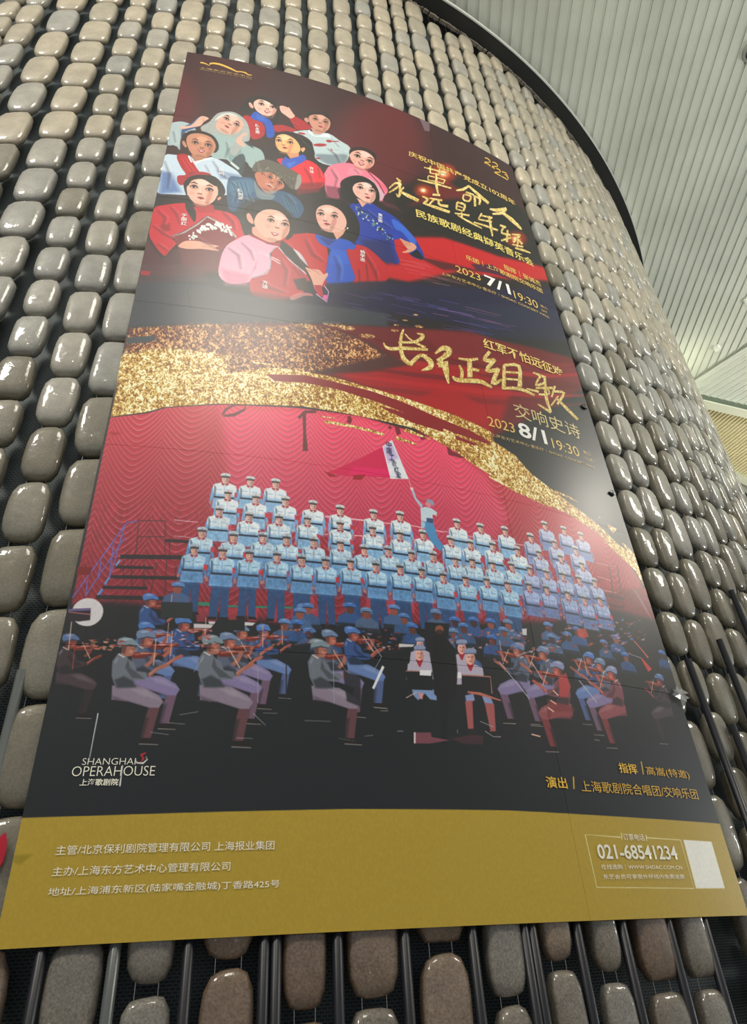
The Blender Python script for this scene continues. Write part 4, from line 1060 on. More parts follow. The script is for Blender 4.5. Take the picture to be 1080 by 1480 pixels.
P 8c2c24 3 0.75 602,4126 7,-4 -2,11 -6,-3
P 4a64b8 3 0.75 775,4078 10,2 -2,3 -9,0
P c8a0b0 3 0.75 664,4086 13,1 -5,6 -10,-2
P 4a64b8 3 0.75 624,4074 11,-2 -5,10 -7,-4
P 6a80c8 3 0.75 676,4099 13,-4 -7,10 -7,-2
P 6a80c8 3 0.75 630,4061 8,2 0,4 -9,-1
P b03c30 3 0.75 636,4113 8,-3 -2,9 -8,-2
P d88060 3 0.75 650,4087 6,1 3,5 -10,-1
P 903850 3 0.75 763,4068 13,-4 -6,8 -8,0
P 903850 3 0.75 786,4055 8,0 -2,7 -8,-3
P 8c2c24 3 0.75 641,4091 10,-2 -6,7 -5,-1
P d88060 3 0.75 735,4114 13,-1 -7,9 -7,-3
P b03c30 3 0.75 742,4068 7,3 1,1 -10,1
P 4a64b8 3 0.75 714,4125 5,0 0,7 -6,-3
P 903850 3 0.75 566,4098 9,3 1,0 -11,2
P 8c2c24 3 0.75 771,4133 12,-3 -6,11 -8,-4
P 903850 3 0.75 761,4105 6,2 2,6 -10,-3
P 8c2c24 3 0.75 762,4125 7,-2 -2,9 -7,-2
P 8c2c24 3 0.75 659,4081 5,0 -2,8 -5,-3
P d88060 3 0.75 656,4120 13,-1 -7,7 -8,-2
P 6a80c8 3 0.75 761,4066 13,-1 -8,6 -6,-1
P d88060 3 0.75 715,4061 11,0 -3,6 -10,-2
P 8c2c24 3 0.75 631,4116 10,2 -5,4 -7,-1
P 903850 3 0.75 680,4062 12,-1 -5,9 -8,-3
P 8c2c24 3 0.75 614,4112 10,3 0,3 -11,-1
P 4a64b8 3 0.75 628,4096 6,1 -1,4 -6,-1
P d88060 3 0.75 741,4116 12,-2 -2,6 -12,1
P b03c30 3 0.75 708,4105 5,3 -2,2 -4,0
P d88060 3 0.75 647,4138 5,0 1,4 -7,0
P d88060 3 0.75 731,4061 9,-3 1,10 -12,-2
P 6a80c8 3 0.75 700,4097 5,1 1,7 -8,-4
P 8c2c24 3 0.75 751,4133 9,2 -1,6 -9,-3
P 8c2c24 3 0.75 773,4070 14,-1 -6,5 -10,1
P b03c30 3 0.75 634,4137 12,0 -6,6 -7,-2
P 8c2c24 3 0.75 766,4110 13,1 -4,2 -11,2
P 6a80c8 3 0.75 788,4064 5,-2 4,8 -11,-1
P 6a80c8 3 0.75 582,4125 11,-3 -8,7 -5,0
P 903850 3 0.75 581,4111 12,-2 -4,7 -9,0
P c8a0b0 3 0.75 625,4101 11,-4 -6,8 -6,0
P d88060 3 0.75 779,4106 5,-4 6,10 -12,-1
P 903850 3 0.75 566,4108 5,-2 2,9 -8,-2
P 903850 3 0.75 772,4098 12,-4 -6,10 -7,-1
P 6a80c8 3 0.75 757,4115 7,-3 -3,10 -6,-2
P 8c2c24 3 0.75 652,4083 12,-2 -4,7 -10,0
P 4a64b8 3 0.75 613,4097 7,2 1,2 -10,0
P 8c2c24 3 0.75 693,4106 5,2 3,5 -9,-3
P c8a0b0 3 0.75 744,4059 9,-3 -2,8 -8,0
P 8c2c24 3 0.75 691,4139 11,-2 -8,6 -5,1
P c8a0b0 3 0.75 623,4086 11,0 -2,8 -11,-3
P 903850 3 0.75 584,4096 8,-2 1,7 -10,0
P 8c2c24 3 0.75 962,4070 11,1 -4,8 -9,-4
P d88060 3 0.75 1068,4105 8,1 -3,6 -7,-2
P 903850 3 0.75 1029,4063 16,-1 -6,6 -12,1
P 4a64b8 3 0.75 955,4047 12,-1 -4,8 -10,-2
P d88060 3 0.75 1024,4092 11,-5 -2,9 -11,1
P 903850 3 0.75 1081,4104 6,-1 -2,6 -6,1
P 4a64b8 3 0.75 1081,4047 5,2 -1,7 -7,-4
P 6a80c8 3 0.75 983,4091 11,-3 -1,8 -12,0
P 903850 3 0.75 984,4102 8,-1 3,6 -14,0
P 903850 3 0.75 1094,4041 9,-1 1,5 -12,1
P d88060 3 0.75 1066,4094 11,2 -4,6 -9,-3
P b03c30 3 0.75 1085,4060 10,0 -1,8 -12,-2
P 4a64b8 3 0.75 1068,4080 15,-2 -9,8 -9,-1
P c8a0b0 3 0.75 1044,4099 12,2 -9,7 -5,-4
P b03c30 3 0.75 1085,4067 9,-4 -1,8 -11,1
P d88060 3 0.75 1026,4099 14,-2 -10,6 -7,1
P 6a80c8 3 0.75 990,4053 7,0 3,4 -12,1
P 903850 3 0.75 1057,4033 11,2 -4,6 -9,-2
P 8c2c24 3 0.75 985,4056 5,2 1,7 -9,-4
P c8a0b0 3 0.75 1063,4096 5,0 0,6 -7,-1
P 4a64b8 3 0.75 977,4114 12,0 -5,3 -9,2
P 8c2c24 3 0.75 1105,4041 14,3 -5,1 -11,2
P 903850 3 0.75 960,4092 7,-1 1,9 -10,-3
P 8c2c24 3 0.75 1102,4100 12,-3 -5,11 -9,-2
P 4a64b8 3 0.75 1092,4066 7,-4 2,11 -11,-2
P 4a64b8 3 0.75 973,4048 6,-3 4,7 -12,1
P 903850 3 0.75 996,4039 9,2 3,1 -14,2
P d88060 3 0.75 1075,4064 13,1 -9,6 -6,-1
P 8c2c24 3 0.75 1094,4089 16,0 -6,6 -12,-1
P c8a0b0 3 0.75 996,4055 14,-1 -6,7 -11,-1
P 903850 3 0.75 1011,4107 12,2 -3,2 -11,1
P 4a64b8 3 0.75 975,4080 12,2 -9,5 -5,-2
P b03c30 3 0.75 1034,4085 9,-1 1,6 -12,1
P c8a0b0 3 0.75 1047,4102 10,-2 -6,11 -6,-4
P b03c30 3 0.75 1485,4031 7,2 -4,7 -6,-3
P d88060 3 0.75 1310,4048 6,-2 2,8 -11,0
P 6a80c8 3 0.75 1396,4017 14,1 -9,7 -8,-2
P 8c2c24 3 0.75 1325,4048 17,-3 -11,8 -8,1
P b03c30 3 0.75 1428,4066 18,-1 -13,5 -8,2
P b03c30 3 0.75 1353,4024 16,0 -6,5 -13,1
P 6a80c8 3 0.75 1335,4034 9,-5 3,9 -15,1
P 8c2c24 3 0.75 1405,4028 6,2 2,7 -11,-3
P d88060 3 0.75 1314,4057 16,-6 -13,14 -6,-3
P c8a0b0 3 0.75 1463,4048 10,-2 -6,12 -7,-4
P 6a80c8 3 0.75 1505,4000 6,2 -2,8 -7,-4
P c8a0b0 3 0.75 1432,4064 11,-3 0,10 -14,-2
P 903850 3 0.75 1471,4055 17,1 -6,2 -14,3
P 8c2c24 3 0.75 1362,4068 8,-3 0,9 -11,0
P 903850 3 0.75 1431,4022 12,-2 -2,8 -13,-1
P c8a0b0 3 0.75 1401,4071 8,-4 3,13 -14,-3
P 4a64b8 3 0.75 1315,4043 13,0 -9,7 -7,-1
P 8c2c24 3 0.75 1358,4034 6,-1 4,9 -13,-3
P 8c2c24 3 0.75 1315,4081 10,3 -2,5 -10,-2
P c8a0b0 3 0.75 1359,4055 18,-4 -12,11 -9,-2
P b03c30 3 0.75 1447,4012 9,-3 3,7 -16,2
P d88060 3 0.75 1478,4003 9,-3 -5,13 -7,-4
P 903850 3 0.75 1320,4070 7,0 -2,10 -7,-5
P b03c30 3 0.75 1451,3997 11,-4 -3,11 -11,-1
P d88060 3 0.75 1479,3996 17,0 -14,9 -6,-3
P 4a64b8 3 0.75 1308,4054 14,-3 -10,11 -7,-2
P d88060 3 0.75 1392,4016 18,-3 -7,9 -14,0
P 6a80c8 3 0.75 1343,4053 11,-3 0,10 -13,-1
P d88060 3 0.75 1519,4001 19,-5 -15,14 -7,-3
P b03c30 3 0.75 1471,3999 8,1 0,4 -11,1
P 4a64b8 3 0.75 1585,4029 13,-4 -6,15 -10,-5
P 903850 3 0.75 1545,4031 15,0 -9,11 -9,-5
P c8a0b0 3 0.75 1656,4054 22,-1 -13,11 -12,-4
P 8c2c24 3 0.75 1642,3969 7,1 -1,10 -10,-5
P d88060 3 0.75 1619,4031 16,-2 -4,12 -16,-4
P d88060 3 0.75 1633,4021 21,-2 -8,5 -17,3
P 8c2c24 3 0.75 1639,4002 21,-7 -13,18 -12,-4
P 6a80c8 3 0.75 1568,3992 13,1 -2,4 -14,1
P b03c30 3 0.75 1642,3968 19,0 -12,5 -11,1
P c8a0b0 3 0.75 1584,3979 20,-7 -7,10 -17,3
P 903850 3 0.75 1682,4042 17,-2 -9,10 -12,-2
P 6a80c8 3 0.75 1595,3991 12,-3 -1,13 -15,-3
P 903850 3 0.75 1629,3999 8,-1 -1,7 -11,1
P 903850 3 0.75 1659,4011 10,-2 -5,8 -9,0
P d88060 3 0.75 1579,4009 11,-5 -1,9 -14,2
P c8a0b0 3 0.75 1614,3993 16,-2 -2,10 -18,-2
P 6a80c8 3 0.75 1599,4035 18,-4 -7,10 -15,0
P b03c30 3 0.75 1611,4004 9,-3 3,9 -16,0
P 4a64b8 3 0.75 1602,4048 12,-5 1,11 -16,0
P 8c2c24 3 0.75 1578,4046 11,-5 -7,9 -8,2
P d88060 3 0.75 1629,3981 11,-2 -2,11 -13,-2
P 903850 3 0.75 1568,4051 19,2 -13,7 -10,-2
P 8c2c24 3 0.75 1629,4020 14,2 -10,4 -8,1
P d88060 3 0.75 1625,4062 11,-2 -1,11 -13,-2
P 6a80c8 3 0.75 1595,4050 8,-1 -2,9 -10,-2
P d88060 3 0.75 1673,4039 17,-5 -9,12 -12,0
P 6a80c8 3 0.75 1939,3948 9,-1 5,6 -18,2
P c8a0b0 3 0.75 1875,3926 20,-8 -4,15 -20,0
P d88060 3 0.75 1857,3957 9,-4 1,15 -15,-4
P d88060 3 0.75 1976,3978 25,-1 -20,9 -10,-1
P b03c30 3 0.75 1732,4005 17,-1 -6,7 -15,1
P c8a0b0 3 0.75 1728,4012 22,0 -6,3 -20,4
P c8a0b0 3 0.75 1799,3996 14,-6 -2,10 -17,3
P c8a0b0 3 0.75 2137,3916 23,-7 -6,17 -23,-3
P b03c30 3 0.75 1965,3988 27,-9 -15,14 -17,2
P d88060 3 0.75 1860,3932 16,-4 -13,10 -8,1
P b03c30 3 0.75 1880,4004 21,-7 -9,10 -17,4
P 6a80c8 3 0.75 1792,3923 11,-5 -5,15 -11,-3
P b03c30 3 0.75 2105,3878 14,-2 6,5 -25,4
P 4a64b8 3 0.75 2117,3981 20,-1 -7,8 -18,0
P d88060 3 0.75 2015,3907 13,1 -9,7 -9,-1
P b03c30 3 0.75 1886,3919 18,0 -2,6 -20,1
P c8a0b0 3 0.75 1738,4031 19,-4 -16,14 -7,-4
P 8c2c24 3 0.75 2097,3925 11,-2 6,6 -22,4
P d88060 3 0.75 2146,3940 15,-1 4,4 -25,4
P 6a80c8 3 0.75 1803,4043 17,-6 -11,10 -10,2
P b03c30 3 0.75 1761,3940 12,-2 -4,7 -13,2
P 8c2c24 3 0.75 1829,3950 14,-1 -6,8 -12,-1
P c8a0b0 3 0.75 2112,3871 14,-1 -8,6 -12,3
P 6a80c8 3 0.75 2155,3952 18,-4 -6,10 -18,2
P d88060 3 0.75 2197,3897 9,2 -2,3 -13,3
P c8a0b0 3 0.75 2052,3886 23,-8 -6,15 -22,1
P 6a80c8 3 0.75 2044,3928 14,1 -3,9 -16,-2
P b03c30 3 0.75 2051,3965 28,-7 -21,12 -12,3
P 4a64b8 3 0.75 1949,3966 20,-5 -12,12 -13,0
P b03c30 3 0.75 1733,4052 13,-6 -7,16 -10,-4
P b03c30 3 0.75 1757,4038 22,-1 -17,9 -9,-1
P 8c2c24 3 0.75 2033,3936 13,-5 1,15 -20,-2
P c8a0b0 3 0.75 2114,3979 11,0 3,5 -20,2
P 903850 3 0.75 1769,3936 23,-2 -21,13 -7,-4
P d88060 3 0.75 2046,4004 26,-5 -18,15 -13,-3
P 6a80c8 3 0.75 2096,3970 20,-4 0,6 -25,5
P c8a0b0 3 0.75 2183,3878 7,3 0,6 -13,-2
P d88060 3 0.75 1931,3949 14,1 -2,3 -17,3
P 903850 3 0.75 2143,3922 16,1 -6,5 -16,1
P 6a80c8 3 0.75 2149,3906 15,-2 -3,6 -18,3
P 6a80c8 3 0.75 1880,3915 12,-3 -8,8 -9,2
P 6a80c8 3 0.75 2061,3975 22,1 -3,3 -24,3
P c8a0b0 3 0.75 2126,3986 19,-6 -6,10 -19,3
P b03c30 3 0.75 1810,3992 19,-6 -6,12 -17,1
P c8a0b0 3 0.75 1796,4017 21,0 -6,4 -19,2
P 8c2c24 3 0.75 1892,3996 10,-2 3,7 -18,2
P d88060 3 0.75 2217,3909 30,-10 -20,14 -17,3
P 903850 3 0.75 2157,3921 12,-1 -1,5 -16,4
P d88060 3 0.75 1761,4024 19,2 -13,5 -10,0
P b03c30 3 0.75 1729,3978 13,-3 -8,9 -9,1
P 903850 3 0.75 1820,3972 15,-2 -3,8 -16,1
P 6a80c8 3 0.75 1757,4011 9,2 -8,10 -5,-5
P 8c2c24 3 0.75 2015,3889 15,1 -7,11 -13,-4
P 4a64b8 3 0.75 1836,3952 17,-3 -13,11 -8,-1
P c8a0b0 3 0.75 2142,3929 19,-7 -3,12 -21,2
P 4a64b8 3 0.75 1941,3939 26,-8 -23,20 -8,-5
P 8c2c24 3 0.75 2187,3988 19,-4 -9,13 -16,-2
P 8c2c24 3 0.75 2053,3882 9,-2 8,4 -22,5
P 6a80c8 3 0.75 1807,3975 17,1 -3,9 -19,-3
P b03c30 3 0.75 1768,4032 23,-6 -17,16 -10,-3
P 6a80c8 3 0.75 2118,3934 26,-4 -19,10 -13,2
P 8c2c24 3 0.75 2228,3844 20,-4 -8,15 -19,-3
P 903850 3 0.75 2326,3881 12,-3 -2,8 -16,3
P c8a0b0 3 0.75 2296,3911 27,-9 -11,13 -23,3
P 6a80c8 3 0.75 2170,3941 20,0 -18,11 -8,-3
P d88060 3 0.75 2166,3949 27,-5 -21,14 -12,-2
P 4a64b8 3 0.75 2159,3920 15,0 -2,4 -19,3
P 4a64b8 3 0.75 2231,3860 21,-2 -18,10 -9,0
P 6a80c8 3 0.75 2225,3918 15,-7 3,16 -24,-1
P c8a0b0 3 0.75 2162,3852 19,1 -9,7 -16,0
P b03c30 3 0.75 2313,3816 14,-2 4,4 -25,6
P 903850 3 0.75 2115,3929 23,-5 -11,10 -18,3
P 4a64b8 3 0.75 2281,3829 14,1 1,4 -22,3
P 903850 3 0.75 2203,3893 21,0 -12,5 -15,2
P 8c2c24 3 0.75 2273,3905 15,-6 -7,14 -15,0
P 4a64b8 3 0.75 2187,3937 15,-1 -2,10 -18,-1
P d88060 3 0.75 2250,3845 27,-8 -16,12 -17,4
P 8c2c24 3 0.75 2294,3871 14,0 -1,11 -19,-3
P 6a80c8 3 0.75 2203,3834 17,-9 -10,19 -14,-2
P 6a80c8 3 0.75 2213,3897 31,-10 -18,14 -19,4
P b83c3c 8 0.9 1767,4157 44,-33 11,56 -30,45 -35,3
P 7a2c30 14 0.8 1696,4241 119,23 -28,43 -107,2
P a05058 14 0.5 1701,4287 102,-8 -15,25 -93,7
P e8b8a0 2 1 1728,4205 20,19 5,-4 -20,-19
P e8b8a0 2 1 1706,4245 24,14 4,-5 -24,-13
P e8b8a0 2 1 1687,4274 24,15 5,-5 -25,-14
P e8b8a0 2 1 1592,4379 37,6 3,-5 -37,-6
P c86050 2 1 2240,3930 31,32 28,37 10,-6 -31,-35 -32,-32
P c84038 3 1 2254,4005 23,57 29,-16 -45,-45
P b0a8b8 2 1 2165,3994 91,11 2,-3 -91,-10
P d84838 8 0.8 1920,3926 51,-11 9,34 -33,17 -26,-8
P b8b0c0 2 1 1868,4151 65,82 4,-2 -65,-83
P b8b0c0 2 1 1507,4115 106,134 3,-2 -106,-134
P b8b0c0 2 1 1590,4085 94,-37 0,-2 -94,36
P b8b0c0 2 1 1654,4099 34,67 4,-2 -34,-67
P 10161a 3 1 1218,3989 100,-5 -11,55 -75,8 -19,-12
P b8b0c4 3 1 1150,4113 24,-13 26,-2 23,8 2,48 -85,7
P a8202c 2 1 1176,4098 23,-2 -12,23 -5,-2
S e8b0a0 2 1 1203,4080 -6,14 -10,7 -10,-5 -2,-13 5,-15 11,-6 9,4
S b07068 4 0.6 1202,4083 -3,11 -5,5 -4,-5 0,-10 3,-11 4,-5 4,4
S 8c98b8 2 1 1210,4059 -6,7 -14,4 -13,-2 -5,-6 6,-7 14,-4 13,1
P 5a6488 2 1 1171,4070 38,-3 1,-4 -39,4
P 4a2c30 1.5 1 1182,4079 5,0 0,-2 -5,0
P 4a2c30 1.5 1 1192,4078 5,0 0,-2 -5,0
P a03038 1.5 1 1185,4092 6,-1 0,-2 -6,1
P b8b0c4 3 1 1306,4117 31,-15 33,-3 28,9 1,58 -107,9
P a8202c 2 1 1339,4099 29,-3 -15,29 -6,-3
S e8b0a0 2 1 1375,4077 -8,17 -14,8 -11,-6 -3,-16 7,-17 14,-9 12,6
S b07068 4 0.6 1373,4080 -4,13 -6,6 -5,-5 -1,-13 5,-13 6,-6 5,5
S 8c98b8 2 1 1384,4050 -8,9 -17,6 -17,-2 -6,-7 8,-9 18,-5 17,1
P 5a6488 2 1 1335,4065 48,-5 1,-4 -49,5
P 4a2c30 1.5 1 1348,4076 6,0 1,-2 -7,0
P 4a2c30 1.5 1 1360,4075 7,0 0,-3 -6,0
P a03038 1.5 1 1351,4091 8,0 0,-3 -8,1
P b8b0c4 3 1 1135,4157 30,-15 33,-3 28,10 3,58 -105,8
P a8202c 2 1 1167,4139 29,-3 -14,29 -6,-2
S e8b0a0 2 1 1201,4117 -7,17 -13,8 -11,-5 -4,-17 7,-17 13,-9 12,6
S b07068 4 0.6 1200,4120 -3,14 -7,6 -5,-5 0,-13 3,-14 6,-6 5,5
S 8c98b8 2 1 1210,4091 -8,9 -17,4 -16,-1 -6,-8 7,-9 17,-5 17,2
P 5a6488 2 1 1162,4105 47,-4 0,-5 -47,5
P 4a2c30 1.5 1 1175,4116 6,0 1,-2 -7,0
P 4a2c30 1.5 1 1187,4115 7,0 0,-2 -6,-1
P a03038 1.5 1 1178,4131 8,0 0,-3 -7,1
P b8b0c4 3 1 1331,4156 34,-17 37,-3 31,10 0,63 -118,10
P a8202c 2 1 1368,4136 32,-3 -17,31 -7,-3
S e8b0a0 2 1 1407,4112 -9,19 -15,9 -13,-7 -3,-17 9,-20 15,-9 13,7
S b07068 4 0.6 1406,4115 -5,15 -7,7 -6,-6 0,-14 5,-15 7,-7 6,6
S 8c98b8 2 1 1418,4083 -9,10 -19,5 -19,-1 -6,-8 9,-10 19,-6 19,2
P 5a6488 2 1 1363,4099 54,-5 0,-5 -53,6
P 4a2c30 1.5 1 1377,4111 8,0 0,-3 -7,0
P 4a2c30 1.5 1 1391,4110 8,0 0,-3 -7,0
P a03038 1.5 1 1381,4128 8,-1 1,-3 -9,1
P 7c98c8 4 1 1141,4247 94,-4 -4,39 -25,-2 -17,-19 -28,25 -16,-16
P 0e1416 2 1 1125,4185 102,-5 -8,67 -91,3
P a07060 2 1 1124,4186 102,-5 1,-4 -102,5
P e8e8f0 2 1 1178,4177 46,-3 -4,21 -44,1
P e8c8b0 2 1 1119,4281 40,-23 -1,-2 -41,23
P d89088 3 1 1164,4257 19,4 -6,21 -9,-2
P 8898c8 4 1 1344,4256 35,-9 2,24 -35,15
P 8898c8 4 1 1412,4251 34,0 9,27 -35,5
P a85858 4 1 1341,4277 30,-5 -11,100 -22,2
P a85858 4 1 1419,4277 39,1 -11,98 -22,3
P 201c1e 2 1 1336,4376 26,-4 4,17 -30,4
P 201c1e 2 1 1427,4378 24,-3 13,17 -30,3
P c0b0b0 2 1 1403,4379 30,17 31,-1 0,-3 -30,2 -29,-17
P 0e1416 2 1 1341,4183 119,-6 -2,64 -72,0 -51,-8
P b07060 2 1 1341,4184 118,-4 -6,62 5,-1 4,-66 -120,4
P e8e8f0 2 1 1317,4173 23,-2 1,21 -22,4
P c06858 2 1 1355,4247 49,4 83,15 3,-5 -82,-21 -51,-1
P 0c1012 5 1 1245,4045 49,-8 35,46 -2,83 -20,99 -31,14 -26,149 -19,1 16,-148 -23,-22 8,-123
S 8c5038 3 1 1292,4011 -7,14 -14,6 -12,-4 -3,-12 6,-13 14,-7 12,4
S 1a1210 5 0.7 1290,4024 -7,10 -13,5 -12,-2 -4,-9 7,-10 13,-5 12,2
P 7a4450 3 1 1137,4396 59,-3 1,15 67,8 -75,14 -55,2
P e0d0d0 2 1 1134,4396 7,-1 -4,36 -6,1
P 4c2a32 8 0.8 1265,4411 78,-18 52,0 -6,31 -76,1
P e4e8f0 2 1 1039,4170 8,6 -43,82 -7,-5
P 98a4b0 2 1 990,4067 47,73 -34,56 2,1 35,-58 -48,-74
P 1a2024 2 1 1466,4112 67,3 72,115 3,-3 -72,-115 -69,-3
P 1a2024 2 1 1039,4127 57,-7 0,-7 -57,8
P 1a2024 2 1 736,4120 53,-9 -1,-4 -53,9
P 1a2024 2 1 729,4126 -25,51 2,110 2,0 -2,-110 26,-50
P 1a2024 2 1 704,4183 3,222 3,0 -3,-222
P 98a4b0 2 1 612,4208 4,112 2,0 -4,-112
P 98a4b0 2 1 864,4157 -1,154 2,0 1,-154
P 98a4b0 2 1 413,4227 25,-47 -2,-1 -24,47
P 121a1c 3 1 466,4045 99,-9 -1,40 -97,5
P 141c1e 3 1 725,4122 63,-10 -10,50 -73,10
P d8d4d8 3 1 563,4045 36,1 -10,11 -26,1
P d8d4d8 3 1 444,4050 23,-1 -2,9 -18,1
P d0c8cc 3 1 398,4060 64,0 -8,14 -55,2
P d0ccd0 3 1 1108,4084 61,-2 -11,10 -53,6
P d0ccd0 3 1 1641,3965 24,-5 -7,31 -19,-1
P 20282a 3 1 286,3986 102,-2 5,58 -101,2
P a8a8a8 2 0.8 963,4416 29,-4 0,-2 -29,4
P a8a8a8 2 0.8 1076,4396 21,-1 0,-3 -20,1
P a8a8a8 2 0.8 1296,4378 -2,12 3,0 1,-12
P a8a8a8 2 0.8 767,4373 85,0 0,-2 -85,0
P a8a8a8 2 0.8 382,4365 56,-11 -1,-2 -55,11
P a8a8a8 2 0.8 305,4418 53,7 0,-2 -53,-7
P a8a8a8 2 0.8 352,4389 49,4 0,-2 -49,-4
P a8a8a8 2 0.8 556,4432 49,1 0,-2 -49,-1
P a8a8a8 2 0.8 635,4353 44,0 0,-2 -44,0
P a8a8a8 2 0.8 603,4356 40,35 1,-2 -39,-35
P a8a8a8 2 0.8 876,4425 56,8 0,-1 -55,-8
P a8a8a8 2 0.8 1597,4343 43,-2 1,-3 -43,2
P a8a8a8 2 0.8 1876,4378 26,1 1,-3 -26,-1
P a8a8a8 2 0.8 1389,4346 50,17 2,-3 -51,-17
P a8a8a8 2 0.8 1020,4331 29,-1 0,-3 -29,2
S 1a1418 12 1 410,482 51,-61 66,-18 62,45 21,125 -10,123 -63,41 -52,-142 -45,43 -45,31 -30,-23 24,-94
S b01424 4 1 392,717 39,-28 83,58 10,131 -65,71 -45,-126
S a81828 6 1 561,760 57,-49 54,-2 48,23 -47,46 -82,26
S a81424 4 1 670,592 36,-31 92,61 12,41 -30,28 -60,30 -25,-47
S 1c50b8 4 1 460,618 33,21 42,28 31,45 21,139 -45,42 -22,-149 -82,-34
P 2c68d0 8 0.7 467,639 51,36 18,39 -58,-10
S e4b4a4 2 1 608,488 12,-18 18,-3 22,8 9,-5 25,61 12,30 -26,44 -34,-26 -25,-24 -9,-32
P b87868 1.5 0.7 616,488 16,39 2,-4 -16,-39
P b87868 1.5 0.7 626,471 18,44 2,-4 -18,-44
P b87868 1.5 0.7 640,469 16,40 2,-4 -16,-40
P b87868 1.5 0.7 668,478 9,38 3,-3 -10,-38
S e0a898 2 1 418,533 11,-11 20,41 -5,26 -18,-16
S e8bcac 3 1 447,515 27,-56 48,-16 49,38 20,52 -16,69 -35,40 -41,-6 -37,-43
S f8dcd0 14 0.7 565,460 -11,24 -22,9 -21,-11 -7,-24 11,-24 23,-9 21,11
S b07868 14 0.55 589,575 -14,62 -12,23 -3,-29 7,-64 13,-63 12,-24 4,29
S b07868 10 0.5 559,652 -10,10 -23,3 -22,-5 -9,-11 10,-10 23,-4 22,6
S b07868 6 0.6 514,513 -7,17 -15,6 -13,-8 -5,-18 7,-17 15,-6 14,8
P 2a1a1c 1.5 1 476,517 16,-8 8,1 12,10 2,-6 -10,-21 -13,-1 -15,21
S e8dcd8 1.5 0.8 506,515 -4,6 -9,1 -8,-2 -2,-6 3,-5 9,-2 8,3
S 180e10 1.5 1 501,512 -3,9 -5,4 -4,-4 -1,-10 2,-9 5,-3 5,4
P 4a2c28 2 0.9 479,483 15,-7 18,6 1,-6 -18,-15 -17,16
S e88878 10 0.35 499,576 -5,15 -11,5 -9,-7 -3,-15 5,-14 11,-6 9,7
S b07868 6 0.6 587,515 -8,17 -15,7 -14,-7 -4,-18 8,-17 15,-7 13,8
P 2a1a1c 1.5 1 548,521 16,-9 8,1 12,10 3,-6 -10,-22 -14,1 -15,21
S e8dcd8 1.5 0.8 578,518 -4,5 -9,2 -8,-2 -3,-6 4,-5 9,-2 8,3
S 180e10 1.5 1 573,515 -3,9 -5,4 -4,-4 -1,-10 3,-9 5,-3 4,4
P 4a2c28 2 0.9 551,486 15,-7 19,5 1,-6 -19,-15 -16,17
S e88878 10 0.35 579,579 -6,15 -10,6 -10,-7 -3,-15 6,-14 11,-6 9,6
P f8dcd0 6 0.6 535,485 -3,57 7,0 4,-57
S b07868 4 0.8 547,555 -5,6 -8,2 -9,-3 -3,-6 4,-7 9,-2 9,3
S 5c2c28 1.5 0.85 531,557 -1,3 -3,1 -2,-1 0,-3 1,-3 2,-2 2,2
S 5c2c28 1.5 0.85 544,558 -1,3 -3,1 -2,-1 -1,-4 2,-3 2,-1 2,1
P a83840 2 1 513,580 7,22 10,11 12,-10 11,-22 -1,-4 -12,2 -7,-2 -6,2 -12,-3
P f4ecec 1.5 0.9 520,585 12,14 14,-12 0,-3 -13,1 -13,-2
S 1a1418 5 1 459,459 68,-44 56,48 8,70 -19,-39 -43,-35 -43,-6
S 9cb4bc 5 1 -11,947 43,-51 54,1 48,51 -6,56 -67,20 11,173 -30,-42 -40,10 -19,-120
S 3a5080 6 1 107,890 26,-75 18,16 -8,92 -68,86 -5,107 -9,-146
S a8bcc0 6 1 -11,947 43,-45 66,2 -50,48 16,103 -6,105 -44,-29
S dcb09c 2 1 45,947 59,-28 40,-108 26,-20 29,18 -24,43 -17,55 -41,30 -56,38
P a87464 1.5 0.7 154,808 9,48 2,-2 -9,-47
P a87464 1.5 0.7 168,797 3,56 2,-1 -2,-55
P a87464 1.5 0.7 196,812 -21,43 1,4 22,-44
S 9ab4b4 5 1 231,938 142,-19 66,94 73,35 25,95 -19,69 -52,50 -35,-58 -33,92 -38,-27 -35,-48 -73,4 -59,-146
S 6c8c90 14 0.6 319,1121 61,-64 27,94 -39,75 -27,-11
S 2c3c44 8 0.9 357,1220 54,-91 21,95 -15,124 -43,-24
P 26303c 6 0.9 399,986 19,-51 55,118 -39,-27
P c8d8d8 3 1 347,1253 48,53 7,-21 -48,-53
S a4aaa8 5 1 202,848 37,-110 53,-49 57,-5 60,63 28,103 5,119 -32,34 -13,69 -27,93 -29,-31 21,-113 14,-48 -121,0 -32,11 -19,28 -45,-83
P 7c8484 2 0.7 224,851 -17,72 -21,72 1,2 22,-72 17,-73
P c8cecc 2 0.7 229,843 -19,79 -20,69 1,3 21,-70 19,-79
P 7c8484 2 0.7 234,836 -21,85 -19,67 1,2 20,-68 21,-84
P c8cecc 2 0.7 239,828 -22,91 -19,66 2,2 19,-66 22,-91
P 7c8484 2 0.7 244,821 -24,97 -18,63 2,2 18,-63 24,-97
P c8cecc 2 0.7 249,813 -26,104 -17,61 2,2 17,-61 26,-104
P 7c8484 2 0.7 254,806 -28,110 -16,58 2,2 16,-58 28,-110
P c8cecc 2 0.7 259,798 -30,117 -15,56 2,2 15,-56 30,-117
P 7c8484 2 0.7 264,791 -31,123 -15,53 2,2 15,-53 31,-123
P c8cecc 2 0.7 269,783 -33,130 -14,50 2,2 14,-50 33,-130
P 7c8484 2 0.7 274,776 -35,136 -13,48 2,2 13,-48 35,-136
P c8cecc 2 0.7 279,768 -37,143 -12,45 2,2 12,-45 37,-143
P 7c8484 2 0.7 284,760 -39,150 -11,43 2,2 11,-44 39,-149
P c8cecc 2 0.7 289,753 -40,155 -11,41 2,2 11,-41 40,-155
